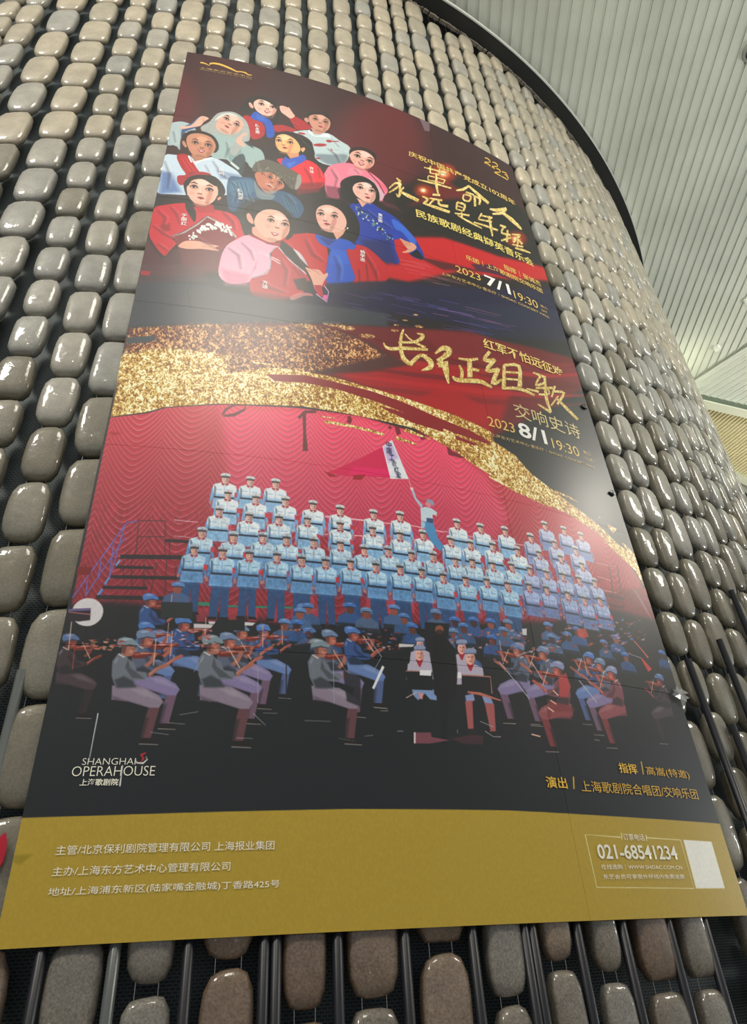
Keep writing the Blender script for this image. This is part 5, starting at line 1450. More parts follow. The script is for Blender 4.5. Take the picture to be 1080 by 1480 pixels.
P 868e8e 2 0.7 349,715 46,118 -10,136 3,0 10,-138 -46,-120
P ccd2d0 2 0.7 355,722 43,114 -10,135 3,0 10,-136 -44,-117
P 868e8e 2 0.7 360,729 41,111 -10,133 3,0 10,-135 -41,-113
P ccd2d0 2 0.7 366,736 38,107 -10,132 3,0 10,-134 -39,-109
P 868e8e 2 0.7 371,743 36,103 -10,131 3,0 10,-132 -36,-105
P ccd2d0 2 0.7 377,750 33,100 -10,129 2,1 11,-132 -34,-101
P 868e8e 2 0.7 382,757 31,96 -10,128 2,1 11,-131 -31,-97
P ccd2d0 2 0.7 388,764 28,92 -11,128 3,0 11,-129 -29,-94
P 868e8e 2 0.7 393,771 26,88 -11,127 3,0 11,-128 -26,-90
P ccd2d0 2 0.7 399,778 23,85 -11,125 3,0 11,-127 -24,-86
P 868e8e 2 0.7 404,785 21,81 -11,124 3,0 11,-125 -21,-83
P ccd2d0 2 0.7 410,792 18,77 -11,123 3,0 11,-124 -19,-79
S dcab98 3 1 242,868 11,-83 42,-56 56,-5 43,53 3,66 -30,68 -48,39 -45,-16 -23,-25
S f0ccbc 14 0.7 364,770 -12,14 -20,-4 -17,-22 -4,-26 12,-15 20,5 17,22
S a07060 14 0.55 365,883 -17,48 -13,13 0,-27 12,-53 17,-49 13,-14 0,28
S a07060 10 0.5 323,939 -10,3 -20,-10 -19,-18 -6,-14 10,-3 20,10 18,18
S a07060 6 0.6 315,787 -8,11 -14,-3 -11,-15 -2,-19 8,-11 13,3 12,15
P 2a1a1c 1.5 1 281,769 15,1 7,6 9,16 3,-4 -7,-25 -12,-8 -15,9
S e8dcd8 1.5 0.8 307,784 -4,2 -7,-3 -7,-7 -2,-7 4,-2 7,3 7,7
S 180e10 1.5 1 303,778 -3,7 -5,0 -3,-6 0,-9 3,-7 5,0 3,6
P 4a2c28 2 0.9 287,739 13,3 16,16 1,-5 -14,-25 -16,6
S e88878 10 0.35 295,834 -6,10 -10,-1 -7,-11 -1,-16 6,-10 10,1 7,12
S a07060 6 0.6 376,831 -8,11 -13,-3 -11,-14 -2,-19 8,-11 13,3 11,15
P 2a1a1c 1.5 1 343,814 14,1 7,6 10,16 2,-5 -6,-25 -12,-7 -15,9
S e8dcd8 1.5 0.8 368,828 -3,3 -8,-3 -6,-7 -2,-7 4,-2 7,3 6,7
S 180e10 1.5 1 365,823 -4,6 -4,1 -3,-6 0,-9 3,-7 4,0 4,6
P 4a2c28 2 0.9 349,784 13,3 16,15 1,-5 -14,-24 -16,6
S e88878 10 0.35 364,884 -6,10 -10,-1 -8,-12 -1,-15 7,-10 9,1 8,12
P f0ccbc 6 0.6 328,772 -8,49 6,4 8,-49
S a07060 4 0.8 331,841 -4,3 -8,-3 -7,-8 -2,-7 4,-3 8,3 7,7
S 5c2c28 1.5 0.85 317,834 -1,2 -2,0 -2,-3 0,-3 1,-2 2,0 2,3
S 5c2c28 1.5 0.85 328,842 -1,2 -2,0 -2,-3 0,-3 1,-2 2,0 2,3
P a02838 2 1 291,858 9,11 4,9 6,-2 10,3 1,-3 -7,-19 -6,-2 -4,-5 -13,4
P 601820 1.5 0.8 295,860 22,16 0,-3 -22,-16
S d0d8d4 5 1 233,815 34,-81 60,-35 59,46 -35,-21 -57,2 -40,64
S dcb09c 2 1 366,987 34,-78 19,-19 4,21 -16,28 -8,47 24,55 -16,11 -34,-25
S b8ccd0 4 1 696,761 84,-65 36,-1 105,-32 68,45 73,63 -51,205 -103,63 -76,-38 -17,-168 -59,-61
S 6c7c88 30 0.8 832,958 76,70 104,-63 22,-111 -99,52
S dce8ec 3 1 798,681 30,55 37,-20 50,-50 15,39 -53,22 -49,20 -36,-28
P c49080 3 1 804,654 99,-5 -38,56 -37,13
S 201618 5 1 780,535 13,-68 63,-47 64,-12 24,73 -7,66 -31,-44 -88,-12 -26,62
S c89080 2 1 765,562 18,-22 12,36 -9,23 -15,-10
S c8907c 3 1 792,541 26,-57 63,-28 50,33 2,72 -23,73 -44,35 -49,-21
S e0b09c 14 0.7 904,481 -11,22 -21,9 -19,-9 -5,-22 12,-22 21,-9 18,9
S 905848 14 0.55 916,578 -16,57 -12,21 -2,-25 10,-59 16,-58 12,-22 2,27
S 905848 10 0.5 890,665 -10,10 -21,3 -20,-4 -7,-10 10,-9 21,-4 20,5
S 905848 6 0.6 855,530 -8,15 -14,7 -12,-7 -3,-16 7,-15 14,-7 12,7
P 2a1a1c 1.5 1 819,535 15,-8 8,1 10,9 3,-6 -9,-19 -12,0 -15,20
S e8dcd8 1.5 0.8 846,533 -4,4 -7,2 -7,-2 -3,-5 4,-5 8,-2 7,3
S 180e10 1.5 1 842,530 -3,8 -5,3 -3,-3 -1,-8 3,-9 5,-3 4,3
P 4a2c28 2 0.9 824,504 14,-7 16,5 2,-6 -17,-13 -15,16
S e88878 10 0.35 837,588 -6,13 -10,5 -8,-5 -2,-14 6,-13 10,-6 8,6
S 905848 6 0.6 921,530 -8,16 -14,6 -12,-6 -3,-16 7,-16 15,-7 12,7
P 2a1a1c 1.5 1 885,536 15,-9 8,1 10,9 3,-6 -8,-19 -13,1 -15,19
S e8dcd8 1.5 0.8 912,533 -4,5 -7,2 -8,-2 -2,-5 4,-5 8,-2 7,2
S 180e10 1.5 1 908,530 -3,8 -5,4 -3,-4 -1,-8 3,-9 5,-3 4,3
P 4a2c28 2 0.9 890,505 14,-7 17,4 1,-6 -16,-13 -16,16
S e88878 10 0.35 910,588 -6,14 -10,5 -8,-5 -2,-14 6,-14 10,-5 9,5
P e0b09c 6 0.6 872,499 -7,52 7,-1 6,-52
S 905848 4 0.8 878,561 -4,6 -8,3 -8,-3 -2,-6 4,-6 8,-2 8,3
S 5c2c28 1.5 0.85 864,564 -2,3 -2,1 -2,-1 0,-3 1,-3 2,-1 2,1
S 5c2c28 1.5 0.85 875,564 -1,3 -2,1 -2,-1 0,-3 1,-3 2,-1 2,1
P a02838 2 1 854,610 9,4 5,6 6,-6 11,-4 1,-4 -9,-12 -6,2 -5,-2 -12,12
P 601820 1.5 0.8 858,610 23,0 1,-4 -24,0
S a81c28 3 0.9 906,809 -13,20 -30,21 -30,9 -12,-6 13,-19 30,-21 30,-10
S a81c28 3 0.9 942,750 -7,13 -14,9 -13,-1 -5,-11 7,-13 14,-9 14,1
S a81c28 3 0.9 773,748 -7,10 -17,6 -17,-1 -6,-7 8,-10 17,-6 16,1
S a81c28 3 0.9 989,722 -8,9 -18,12 -18,7 -7,-1 8,-9 18,-11 17,-8
S a81c28 3 0.9 943,859 -4,2 -6,-5 -4,-8 0,-7 4,-2 6,5 4,8
S a81c28 3 0.9 865,985 -5,8 -11,8 -10,3 -5,-4 5,-8 11,-8 11,-3
S c4d8e8 4 1 -6,1283 69,-28 65,-13 47,56 77,-73 87,51 73,78 35,173 -427,119 -18,-122
P 4c6ca8 40 0.8 -4,1432 55,6 67,167 -107,43
P 7c94b8 26 0.8 281,1344 131,10 13,49 -118,19
S b0101c 3 1 61,1261 57,-21 75,150 51,0 10,68 -111,50 -27,34 -24,-21 -3,-55 37,-29 -32,-68
P e03040 6 0.8 83,1277 63,129 4,-6 -63,-129
P e03040 6 0.8 103,1272 62,119 4,-6 -62,-120
P 700c14 10 0.7 148,1403 45,-3 -6,49 -72,29
P f0f4f8 2 1 120,1239 30,67 -10,2 -21,-53
S e8f0f4 3 1 154,1299 43,-42 49,-35 -1,20 -51,41 -28,37
S 181214 4 1 80,1092 2,-64 28,-51 63,-14 62,28 35,73 5,72 -22,38 -12,-100 -92,-72 -49,42 -5,65
P b07858 3 1 133,1231 107,-23 -47,60 -34,25
S c08468 2 1 75,1115 9,-19 20,52 -6,17 -15,-22
S c4886c 3 1 94,1067 19,-53 52,-22 61,23 32,74 -5,75 -27,64 -45,24 -44,-32 -30,-73
S e0a888 14 0.7 211,1053 -9,22 -21,8 -22,-10 -9,-23 10,-22 21,-8 22,10
S 8c5440 14 0.55 241,1163 -9,57 -10,21 -6,-26 2,-59 9,-58 10,-22 6,27
S 8c5440 10 0.5 216,1234 -9,9 -23,3 -22,-5 -9,-10 9,-10 22,-2 23,5
S 8c5440 6 0.6 165,1100 -7,16 -14,6 -14,-8 -6,-16 6,-16 15,-5 14,7
P 2a1a1c 1.5 1 127,1104 15,-7 8,1 13,10 2,-6 -12,-20 -13,0 -14,19
S e8dcd8 1.5 0.8 156,1103 -4,5 -8,1 -8,-2 -3,-6 3,-4 8,-2 9,3
S 180e10 1.5 1 151,1100 -2,8 -5,3 -4,-3 -2,-9 2,-8 4,-4 5,4
P 4a2c28 2 0.9 127,1073 14,-7 19,6 1,-6 -20,-14 -15,15
S e88878 10 0.35 154,1159 -4,13 -10,5 -10,-6 -4,-14 4,-14 10,-5 10,7
S 8c5440 6 0.6 237,1104 -7,15 -14,7 -14,-8 -6,-16 6,-16 15,-6 14,7
P 2a1a1c 1.5 1 199,1108 15,-8 8,1 13,10 2,-6 -12,-20 -13,0 -14,19
S e8dcd8 1.5 0.8 228,1106 -4,5 -8,2 -8,-3 -3,-5 3,-5 8,-1 9,2
S 180e10 1.5 1 223,1103 -2,9 -5,3 -4,-4 -2,-8 2,-9 5,-3 4,4
P 4a2c28 2 0.9 199,1076 14,-6 19,5 1,-6 -20,-13 -15,15
S e88878 10 0.35 234,1163 -5,13 -10,6 -10,-7 -4,-14 5,-13 10,-5 10,6
P e0a888 6 0.6 181,1081 1,52 7,0 -1,-53
S 8c5440 4 0.8 197,1145 -3,5 -9,2 -9,-3 -3,-6 4,-5 8,-2 9,2
S 5c2c28 1.5 0.85 182,1147 -1,2 -2,2 -3,-2 -1,-3 1,-3 3,-1 2,2
S 5c2c28 1.5 0.85 195,1147 -1,3 -3,1 -2,-1 -1,-3 1,-3 3,-1 2,1
P a83840 2 1 165,1167 9,21 11,10 11,-9 9,-20 -1,-4 -13,2 -6,-2 -6,1 -13,-2
P f4ecec 1.5 0.9 172,1173 13,12 13,-11 0,-3 -13,2 -13,-3
S e87c94 4 1 892,1116 37,-88 112,-83 103,17 87,55 54,97 -37,94 -34,66 -241,-25 -3,109 -75,-2 -11,-187
P 803850 24 0.8 890,1264 83,-15 -4,132 -75,11
P 582434 30 0.8 1222,1258 97,-3 48,46 -111,-1
P f090a4 14 0.7 1054,984 89,-9 -34,82 -88,21
S d0a8b8 4 1 1169,1051 28,23 60,105 -35,79 -23,-98
P e06880 3 1 1207,1037 66,34 10,69 -23,0
P 701c30 3 1 1149,962 76,113 30,95 6,-8 -31,-96 -76,-113
S 241618 5 1 1049,828 13,-62 56,-52 70,-7 45,43 -24,122 -2,-93 -68,-29 -62,35 -18,64
S e4ac9c 3 1 1051,853 25,-61 56,-45 61,13 24,54 -16,77 -41,56 -54,16 -39,-38
S f8d0c4 14 0.7 1189,789 -16,24 -27,6 -21,-15 -3,-28 17,-24 26,-7 21,16
S b07464 14 0.55 1190,901 -27,65 -17,23 1,-32 19,-68 27,-67 18,-25 -1,33
S b07464 10 0.5 1141,982 -13,9 -25,-1 -24,-10 -7,-14 13,-8 26,0 23,10
S b07464 6 0.6 1123,837 -11,18 -17,4 -14,-11 -2,-20 11,-17 18,-5 13,11
P 2a1a1c 1.5 1 1080,836 19,-7 9,3 11,14 4,-7 -7,-25 -15,-3 -21,20
S e8dcd8 1.5 0.8 1113,839 -5,5 -10,0 -8,-4 -2,-7 5,-5 9,0 9,4
S 180e10 1.5 1 1108,834 -4,10 -6,3 -4,-5 0,-11 5,-9 6,-3 4,5
P 4a2c28 2 0.9 1090,799 17,-5 20,9 2,-6 -18,-20 -21,15
S e88878 10 0.35 1095,904 -9,15 -12,4 -10,-9 0,-17 8,-15 13,-4 9,9
S b07464 6 0.6 1202,853 -11,17 -18,5 -13,-11 -2,-20 11,-17 18,-5 14,11
P 2a1a1c 1.5 1 1159,852 19,-7 9,3 11,13 4,-7 -7,-25 -15,-2 -21,21
S e8dcd8 1.5 0.8 1192,854 -5,6 -10,0 -8,-4 -2,-6 5,-5 9,-1 9,4
S 180e10 1.5 1 1187,850 -4,10 -7,3 -4,-5 1,-11 5,-9 6,-3 4,5
P 4a2c28 2 0.9 1169,815 17,-5 20,8 3,-6 -18,-19 -22,15
S e88878 10 0.35 1182,922 -8,15 -13,4 -10,-9 0,-16 9,-16 13,-4 9,9
P f8d0c4 6 0.6 1147,793 -14,62 8,1 14,-62
S b07464 4 0.8 1147,871 -6,6 -10,1 -9,-5 -2,-7 6,-6 10,-1 9,4
S 5c2c28 1.5 0.85 1129,871 -2,3 -3,1 -2,-2 0,-3 2,-4 3,-1 2,2
S 5c2c28 1.5 0.85 1143,874 -2,3 -3,1 -2,-2 0,-4 2,-3 3,-1 2,2
P a83840 2 1 1104,895 4,25 9,14 15,-9 16,-21 0,-5 -15,0 -6,-3 -7,0 -13,-5
P f4ecec 1.5 0.9 1110,902 11,17 18,-11 0,-3 -14,0 -14,-6
S 101012 4 1 584,852 42,-64 58,-21 72,28 59,83 14,81 -21,53 -40,-13 -35,-16 11,-115 -47,-67 -71,21 -33,71
S e0122c 4 1 604,1124 44,-34 30,86 44,-71 57,-63 64,28 42,95 -1,82 -32,64 -128,55 -46,-150
P 80101c 30 0.8 712,1321 172,-84 -33,113 -127,83
S 2450c0 3 1 654,1061 22,17 80,-84 20,49 -65,98 -39,52 -39,-50
P 3c78d8 10 0.6 660,1132 62,-48 -44,97
P d8906c 3 1 659,1022 74,-39 0,43 -51,44
S e8a878 2 1 744,934 21,-26 6,19 -15,40
S f0b478 3 1 591,916 13,-72 46,-33 59,29 32,74 -5,62 -38,28 -56,15 -35,-23
S fcdca8 14 0.7 678,845 -10,23 -22,11 -20,-6 -7,-20 10,-23 22,-12 20,6
S c07c50 14 0.55 693,947 -12,57 -11,22 -4,-24 5,-58 12,-57 11,-23 4,25
S c07c50 10 0.5 676,1021 -10,10 -22,7 -21,-1 -8,-9 9,-10 22,-6 22,1
S c07c50 6 0.6 630,899 -7,16 -14,8 -13,-4 -4,-15 6,-16 14,-8 13,4
P 2a1a1c 1.5 1 594,910 14,-10 8,-1 12,8 2,-7 -10,-17 -13,2 -14,21
S e8dcd8 1.5 0.8 622,903 -4,5 -8,3 -8,-1 -2,-4 3,-5 8,-3 8,1
S 180e10 1.5 1 617,901 -2,8 -5,4 -4,-3 -1,-8 2,-8 4,-4 5,3
P 4a2c28 2 0.9 596,879 13,-8 18,1 1,-5 -18,-10 -15,17
S e88878 10 0.35 617,957 -5,14 -10,7 -9,-5 -4,-12 5,-14 10,-7 10,5
S c07c50 6 0.6 699,890 -6,16 -15,8 -13,-4 -5,-15 7,-16 15,-9 13,5
P 2a1a1c 1.5 1 663,901 15,-10 8,-1 11,7 3,-6 -11,-17 -12,2 -15,21
S e8dcd8 1.5 0.8 691,894 -4,5 -8,3 -7,-1 -3,-4 3,-5 8,-4 8,1
S 180e10 1.5 1 686,892 -2,8 -5,4 -4,-3 -1,-8 2,-8 5,-4 4,3
P 4a2c28 2 0.9 665,870 14,-9 18,2 1,-6 -18,-10 -16,18
S e88878 10 0.35 694,947 -5,14 -10,7 -10,-4 -3,-13 5,-14 10,-7 10,4
P fcdca8 6 0.6 639,878 -2,50 7,-2 2,-50
S c07c50 4 0.8 652,937 -4,6 -8,3 -8,-1 -4,-5 4,-7 9,-3 8,1
S 5c2c28 1.5 0.85 637,941 -1,3 -2,2 -3,-1 0,-3 1,-3 2,-1 2,0
S 5c2c28 1.5 0.85 649,940 -1,3 -2,1 -2,-1 -1,-3 1,-3 2,-1 3,1
P a02838 2 1 633,973 10,3 5,5 6,-7 11,-5 1,-4 -10,-11 -6,3 -5,-2 -12,14
P 601820 1.5 0.8 637,972 25,-3 0,-3 -25,3
S 2c5478 5 1 347,1408 61,-35 73,-11 40,91 121,-26 76,27 43,76 -5,66 -47,63 -198,-55 -72,77 -74,5
S 4c7c9c 24 0.7 354,1434 117,-59 15,109 -68,78 -52,-20
S 12222c 30 0.8 421,1633 88,-83 178,63 2,106 -259,85
P 6c98ac 2 0.6 359,1443 30,92 -10,93 3,0 10,-94 -31,-94
P 16303c 2 0.6 370,1440 29,96 -5,87 3,0 5,-89 -30,-97
P 6c98ac 2 0.6 381,1436 29,100 -1,83 3,0 1,-85 -30,-101
P 16303c 2 0.6 392,1432 28,104 4,78 3,0 -4,-80 -28,-105
P 6c98ac 2 0.6 403,1428 27,109 9,73 3,-2 -9,-73 -27,-109
P 16303c 2 0.6 414,1425 26,112 14,69 3,-3 -14,-68 -26,-113
P 6c98ac 2 0.6 425,1421 26,117 18,63 3,-3 -19,-63 -25,-117
P 16303c 2 0.6 437,1417 24,121 23,58 3,-3 -23,-58 -24,-121
P 6c98ac 2 0.6 448,1413 23,125 28,53 3,-4 -28,-52 -23,-124
P 3c8090 3 0.6 641,1476 23,75 22,64 3,-4 -22,-65 -22,-75
P 16404c 3 0.6 651,1482 21,66 21,65 4,-5 -21,-65 -21,-66
P 3c8090 3 0.6 661,1487 19,58 20,65 4,-4 -20,-66 -20,-57
P 16404c 3 0.6 670,1493 19,48 18,66 4,-4 -18,-66 -19,-49
P 3c8090 3 0.6 680,1499 17,39 18,66 4,-4 -18,-66 -18,-40
P 16404c 3 0.6 690,1505 16,30 16,66 4,-4 -16,-67 -17,-31
P 3c8090 3 0.6 700,1511 14,21 16,67 3,-4 -15,-68 -15,-23
S a0a498 8 0.6 486,1370 42,118 68,-6 5,17 -20,35 -73,-2
S c4765c 3 1 487,1311 28,-35 59,-8 66,63 12,54 -31,41 -52,56 -49,-48 -23,-58
S dc9c80 14 0.7 630,1311 -11,13 -18,-3 -15,-18 -2,-21 11,-13 18,3 15,18
S 84402c 14 0.55 621,1403 -18,40 -11,12 0,-22 13,-45 17,-41 12,-13 0,24
S 84402c 10 0.5 583,1466 -9,3 -18,-8 -17,-14 -5,-12 9,-3 18,8 16,14
S 84402c 6 0.6 585,1327 -7,10 -13,-2 -9,-12 -1,-15 7,-10 12,2 10,12
P 2a1a1c 1.5 1 555,1314 13,0 7,5 8,13 2,-4 -5,-20 -10,-6 -15,8
S e8dcd8 1.5 0.8 578,1325 -3,2 -7,-2 -6,-5 -1,-6 3,-2 7,2 5,6
S 180e10 1.5 1 575,1321 -3,5 -4,1 -3,-5 0,-8 3,-5 4,-1 3,5
P 4a2c28 2 0.9 562,1289 12,2 13,12 2,-4 -13,-19 -14,5
S e88878 10 0.35 566,1368 -6,8 -9,0 -6,-10 -1,-12 6,-9 9,1 6,9
S 84402c 6 0.6 640,1361 -8,10 -12,-2 -9,-12 -2,-15 8,-9 12,2 10,11
P 2a1a1c 1.5 1 610,1348 13,1 6,4 8,13 3,-4 -5,-20 -10,-6 -15,9
S e8dcd8 1.5 0.8 633,1360 -4,2 -6,-2 -6,-6 -2,-5 4,-3 6,3 6,5
S 180e10 1.5 1 630,1355 -4,6 -4,0 -3,-5 1,-7 3,-6 4,0 3,5
P 4a2c28 2 0.9 616,1324 13,1 13,12 2,-4 -13,-19 -14,5
S e88878 10 0.35 627,1406 -6,8 -9,0 -6,-9 -1,-13 6,-8 9,0 6,9
P dc9c80 6 0.6 590,1313 -9,41 6,2 9,-40
S 84402c 4 0.8 591,1369 -4,3 -7,-2 -6,-6 -1,-6 3,-3 8,2 6,6
S 5c2c28 1.5 0.85 579,1364 -1,2 -2,0 -2,-2 0,-3 1,-2 2,0 2,2
S 5c2c28 1.5 0.85 589,1370 -2,2 -2,0 -1,-2 0,-3 1,-2 2,1 2,2
P a02838 2 1 556,1400 8,9 3,7 6,-2 9,2 1,-3 -6,-15 -5,-1 -4,-4 -11,4
P 601820 1.5 0.8 560,1402 19,12 1,-2 -20,-13
P ccc8bc 4 0.8 548,1394 22,-1 28,25 2,-7 -27,-31 -25,8
S 8c9090 12 0.7 503,1402 29,66 68,-34 6,26 -47,45 -37,-15
S 58544a 5 1 469,1268 21,-78 58,-53 67,14 67,33 56,37 12,65 -22,87 -43,8 -45,-69 -66,-44 -75,19 -21,3
P 3a362c 2 0.7 672,1269 3,19 3,-2 -3,-19
P 3a362c 2 0.7 602,1260 6,12 3,-5 -6,-11
P 24201a 2 0.7 634,1274 8,8 1,-5 -7,-8
P 24201a 2 0.7 601,1281 2,20 4,-3 -2,-20
P 24201a 2 0.7 720,1275 -2,22 4,-1 2,-22
P 9a9484 2 0.7 500,1189 -1,16 4,0 1,-16
P 8c8878 2 0.7 651,1262 3,13 3,-3 -2,-13
P 9a9484 2 0.7 518,1257 -4,19 3,2 4,-19
P 24201a 2 0.7 485,1185 1,23 4,-2 -1,-23
P 3a362c 2 0.7 542,1203 -5,22 3,1 5,-22
P 24201a 2 0.7 587,1255 3,15 3,-3 -3,-15
P 8c8878 2 0.7 643,1320 0,10 4,-2 -1,-10
P 3a362c 2 0.7 602,1300 3,21 4,-3 -3,-21
P b0aa98 2 0.7 514,1248 -5,24 3,1 5,-24
P b0aa98 2 0.7 615,1246 -3,22 2,0 3,-21
P 24201a 2 0.7 717,1292 2,22 3,-3 -1,-21
P b0aa98 2 0.7 689,1349 6,22 3,-3 -6,-22
P 9a9484 2 0.7 549,1230 -6,23 3,2 5,-23
P 8c8878 2 0.7 564,1268 4,17 2,-2 -3,-17
P 3a362c 2 0.7 662,1283 6,19 1,-2 -6,-19
P 8c8878 2 0.7 628,1312 -6,22 2,1 6,-21
P 8c8878 2 0.7 606,1262 -5,20 1,1 6,-20
P 9a9484 2 0.7 725,1298 3,21 1,-2 -2,-20
P 8c8878 2 0.7 659,1296 -3,16 2,0 2,-16
P 24201a 2 0.7 508,1242 -3,18 3,1 3,-18
P 9a9484 2 0.7 481,1183 5,18 3,-4 -4,-18
P 24201a 2 0.7 524,1279 3,21 4,-3 -3,-21
P 3a362c 2 0.7 697,1316 1,17 2,-1 0,-17
P 9a9484 2 0.7 559,1214 2,25 2,-2 -2,-25
P 3a362c 2 0.7 540,1225 -6,27 2,1 6,-27
P 9a9484 2 0.7 520,1246 6,16 2,-3 -7,-15
P 3a362c 2 0.7 687,1341 -7,13 3,4 7,-13
P b0aa98 2 0.7 674,1266 8,19 2,-4 -8,-19
P 3a362c 2 0.7 502,1244 -2,13 2,1 2,-14
P b0aa98 2 0.7 659,1338 -5,19 1,1 5,-19
P b0aa98 2 0.7 527,1273 -3,15 1,1 3,-16
P b0aa98 2 0.7 635,1274 -2,19 3,0 3,-18
P b0aa98 2 0.7 500,1209 8,21 2,-2 -8,-22
P 8c8878 2 0.7 542,1232 3,12 4,-3 -3,-13
P 9a9484 2 0.7 704,1265 -2,18 4,0 2,-18
P 24201a 2 0.7 694,1347 -1,19 3,-1 1,-19
P b0aa98 2 0.7 503,1234 -1,26 3,0 0,-26
P 8c8878 2 0.7 720,1346 7,15 3,-5 -7,-15
P 8c8878 2 0.7 624,1306 7,12 2,-3 -8,-12
P 3a362c 2 0.7 690,1302 7,20 4,-5 -7,-20
P 3a362c 2 0.7 715,1310 -7,17 2,2 7,-17
P 24201a 2 0.7 521,1197 7,16 1,-2 -7,-16
P 9a9484 2 0.7 556,1221 -7,21 2,2 7,-21
P 8c8878 2 0.7 638,1326 1,21 4,-2 -1,-21
P 24201a 2 0.7 490,1249 1,22 4,-2 -2,-22
P 3a362c 2 0.7 674,1339 0,13 4,-1 0,-14
P 8c8878 2 0.7 627,1275 -7,28 3,1 7,-27
P 8c8878 2 0.7 508,1281 -4,14 2,1 4,-14
P 8c8878 2 0.7 702,1269 -6,20 2,1 6,-20
P 9a9484 2 0.7 622,1308 -2,10 2,1 1,-11
P 9a9484 2 0.7 507,1240 8,20 2,-2 -8,-21
P 24201a 2 0.7 535,1291 4,23 4,-3 -5,-23
P 24201a 2 0.7 518,1284 7,23 3,-3 -8,-23
P 9a9484 2 0.7 551,1214 8,17 3,-4 -8,-18
P 3a362c 2 0.7 533,1278 -4,26 2,1 4,-26
S b0b0ac 6 0.7 727,1226 20,1 3,69 -22,77 -16,7 5,-70
S 1838a8 5 1 1058,1398 96,-81 63,27 78,31 61,61 27,99 -251,161 -79,-182
S 1434a0 5 1 1033,1392 99,-60 90,18 103,58 56,68 48,71 39,141 -34,39 -59,-17 -35,-120 -49,-46 -5,163 4,130 -225,-34 -23,-259
S 3c78e0 12 0.7 1286,1416 60,18 83,113 -29,61 -53,-91 -45,-13
P 141c58 50 0.8 1084,1708 178,-80 28,209 -161,68
P 08101c 4 1 1371,1712 56,-72 36,62 -22,27
S 5c8c7c 2 0.85 1144,1444 -3,4 -5,2 -5,0 -2,-4 3,-4 5,-2 5,0
S 84a894 2 0.85 1192,1518 -4,1 -3,-6 0,-10 3,-6 4,-1 3,6 0,9
S 5c8c7c 2 0.85 1254,1600 -3,5 -4,3 -4,0 -1,-4 2,-5 4,-3 4,1
S c8d8c8 2 0.85 1098,1455 -3,0 0,-4 1,-5 2,-3 2,0 1,4 -1,5
S c8d8c8 2 0.85 1265,1609 -2,4 -5,4 -4,0 -2,-2 3,-5 4,-4 5,0
S 5c8c7c 2 0.85 1253,1589 -3,4 -6,1 -4,-3 -1,-5 4,-4 5,0 5,3
S 5c8c7c 2 0.85 1086,1461 -4,4 -5,-2 -2,-7 1,-7 4,-4 5,1 2,7
S 84a894 2 0.85 1219,1562 -4,2 -2,-4 1,-7 3,-5 4,-2 3,4 -1,7
S 5c8c7c 2 0.85 1093,1395 -2,3 -4,2 -3,-1 -1,-4 2,-4 4,-1 3,1
S 0c1420 2 0.85 1118,1420 -4,7 -6,5 -6,-1 -2,-5 3,-7 7,-5 6,1
S 101c30 2 0.85 1102,1416 -3,4 -5,1 -4,-3 -1,-4 3,-4 5,0 4,2
S c8d8c8 2 0.85 1278,1617 -3,1 -2,-2 1,-5 3,-4 3,-1 1,2 0,5
S 0c1420 2 0.85 1125,1514 -3,6 -6,3 -5,-1 -1,-6 3,-5 6,-3 4,1
S 5c8c7c 2 0.85 1221,1597 -3,3 -3,0 -1,-4 1,-5 3,-4 3,0 1,4
S 5c8c7c 2 0.85 1130,1441 -4,5 -6,4 -6,0 -3,-4 4,-5 6,-3 6,0
S 101c30 2 0.85 1253,1621 -2,6 -3,3 -3,-2 0,-6 3,-6 3,-3 2,2
S 0c1420 2 0.85 1256,1588 -4,2 -6,-2 -4,-5 0,-5 4,-3 6,2 3,5
S c8d8c8 2 0.85 1082,1476 -5,4 -3,-1 -1,-7 2,-7 4,-4 4,2 1,6
S 0c1420 2 0.85 1208,1566 -4,-1 -2,-8 3,-10 4,-6 4,2 1,8 -2,10
S 0c1420 2 0.85 1150,1464 -3,5 -7,3 -6,0 -2,-3 3,-5 7,-3 6,0
S 101c30 2 0.85 1223,1571 -4,2 -3,-2 1,-7 3,-6 4,-2 3,3 0,6
S 0c1420 2 0.85 1103,1439 -4,6 -6,3 -6,-2 -1,-6 4,-6 6,-2 6,2
S 5c8c7c 2 0.85 1247,1635 -4,5 -4,-1 -1,-5 1,-7 4,-4 4,0 2,5
S c8d8c8 2 0.85 1134,1461 -3,7 -4,1 -1,-3 1,-8 4,-6 3,-2 1,4
S 84a894 2 0.85 1178,1512 -4,3 -6,1 -5,-3 -1,-4 3,-3 6,-1 5,2
S 84a894 2 0.85 1167,1489 -4,2 -2,-2 0,-6 2,-6 4,-2 3,2 0,6
S 0c1420 2 0.85 1204,1562 -3,0 -3,-5 0,-7 2,-6 4,0 2,5 0,7
S 101c30 2 0.85 1127,1435 -3,-1 -1,-7 0,-8 2,-5 2,1 2,7 0,8
S 101c30 2 0.85 1097,1481 -3,6 -7,2 -5,-3 -1,-6 4,-5 6,-2 5,2
S 101c30 2 0.85 1257,1632 -3,6 -3,3 -3,-2 0,-5 2,-6 4,-3 2,2
S 0c1420 2 0.85 1104,1395 -4,4 -4,-1 -3,-5 1,-8 4,-4 5,1 2,6
S 84a894 2 0.85 1255,1599 -2,4 -4,4 -4,0 -2,-3 2,-4 4,-3 5,-1
S c8d8c8 2 0.85 1146,1502 -4,3 -6,0 -5,-2 -2,-4 4,-4 6,0 5,2
S 0c1420 2 0.85 1092,1428 -4,2 -5,-4 -3,-8 1,-6 4,-2 5,4 3,8
S 84a894 2 0.85 1236,1553 -4,4 -6,2 -5,-2 -2,-4 3,-3 7,-2 5,2
S c8d8c8 2 0.85 1189,1579 -4,1 -3,-6 1,-9 4,-6 5,0 2,5 -1,9
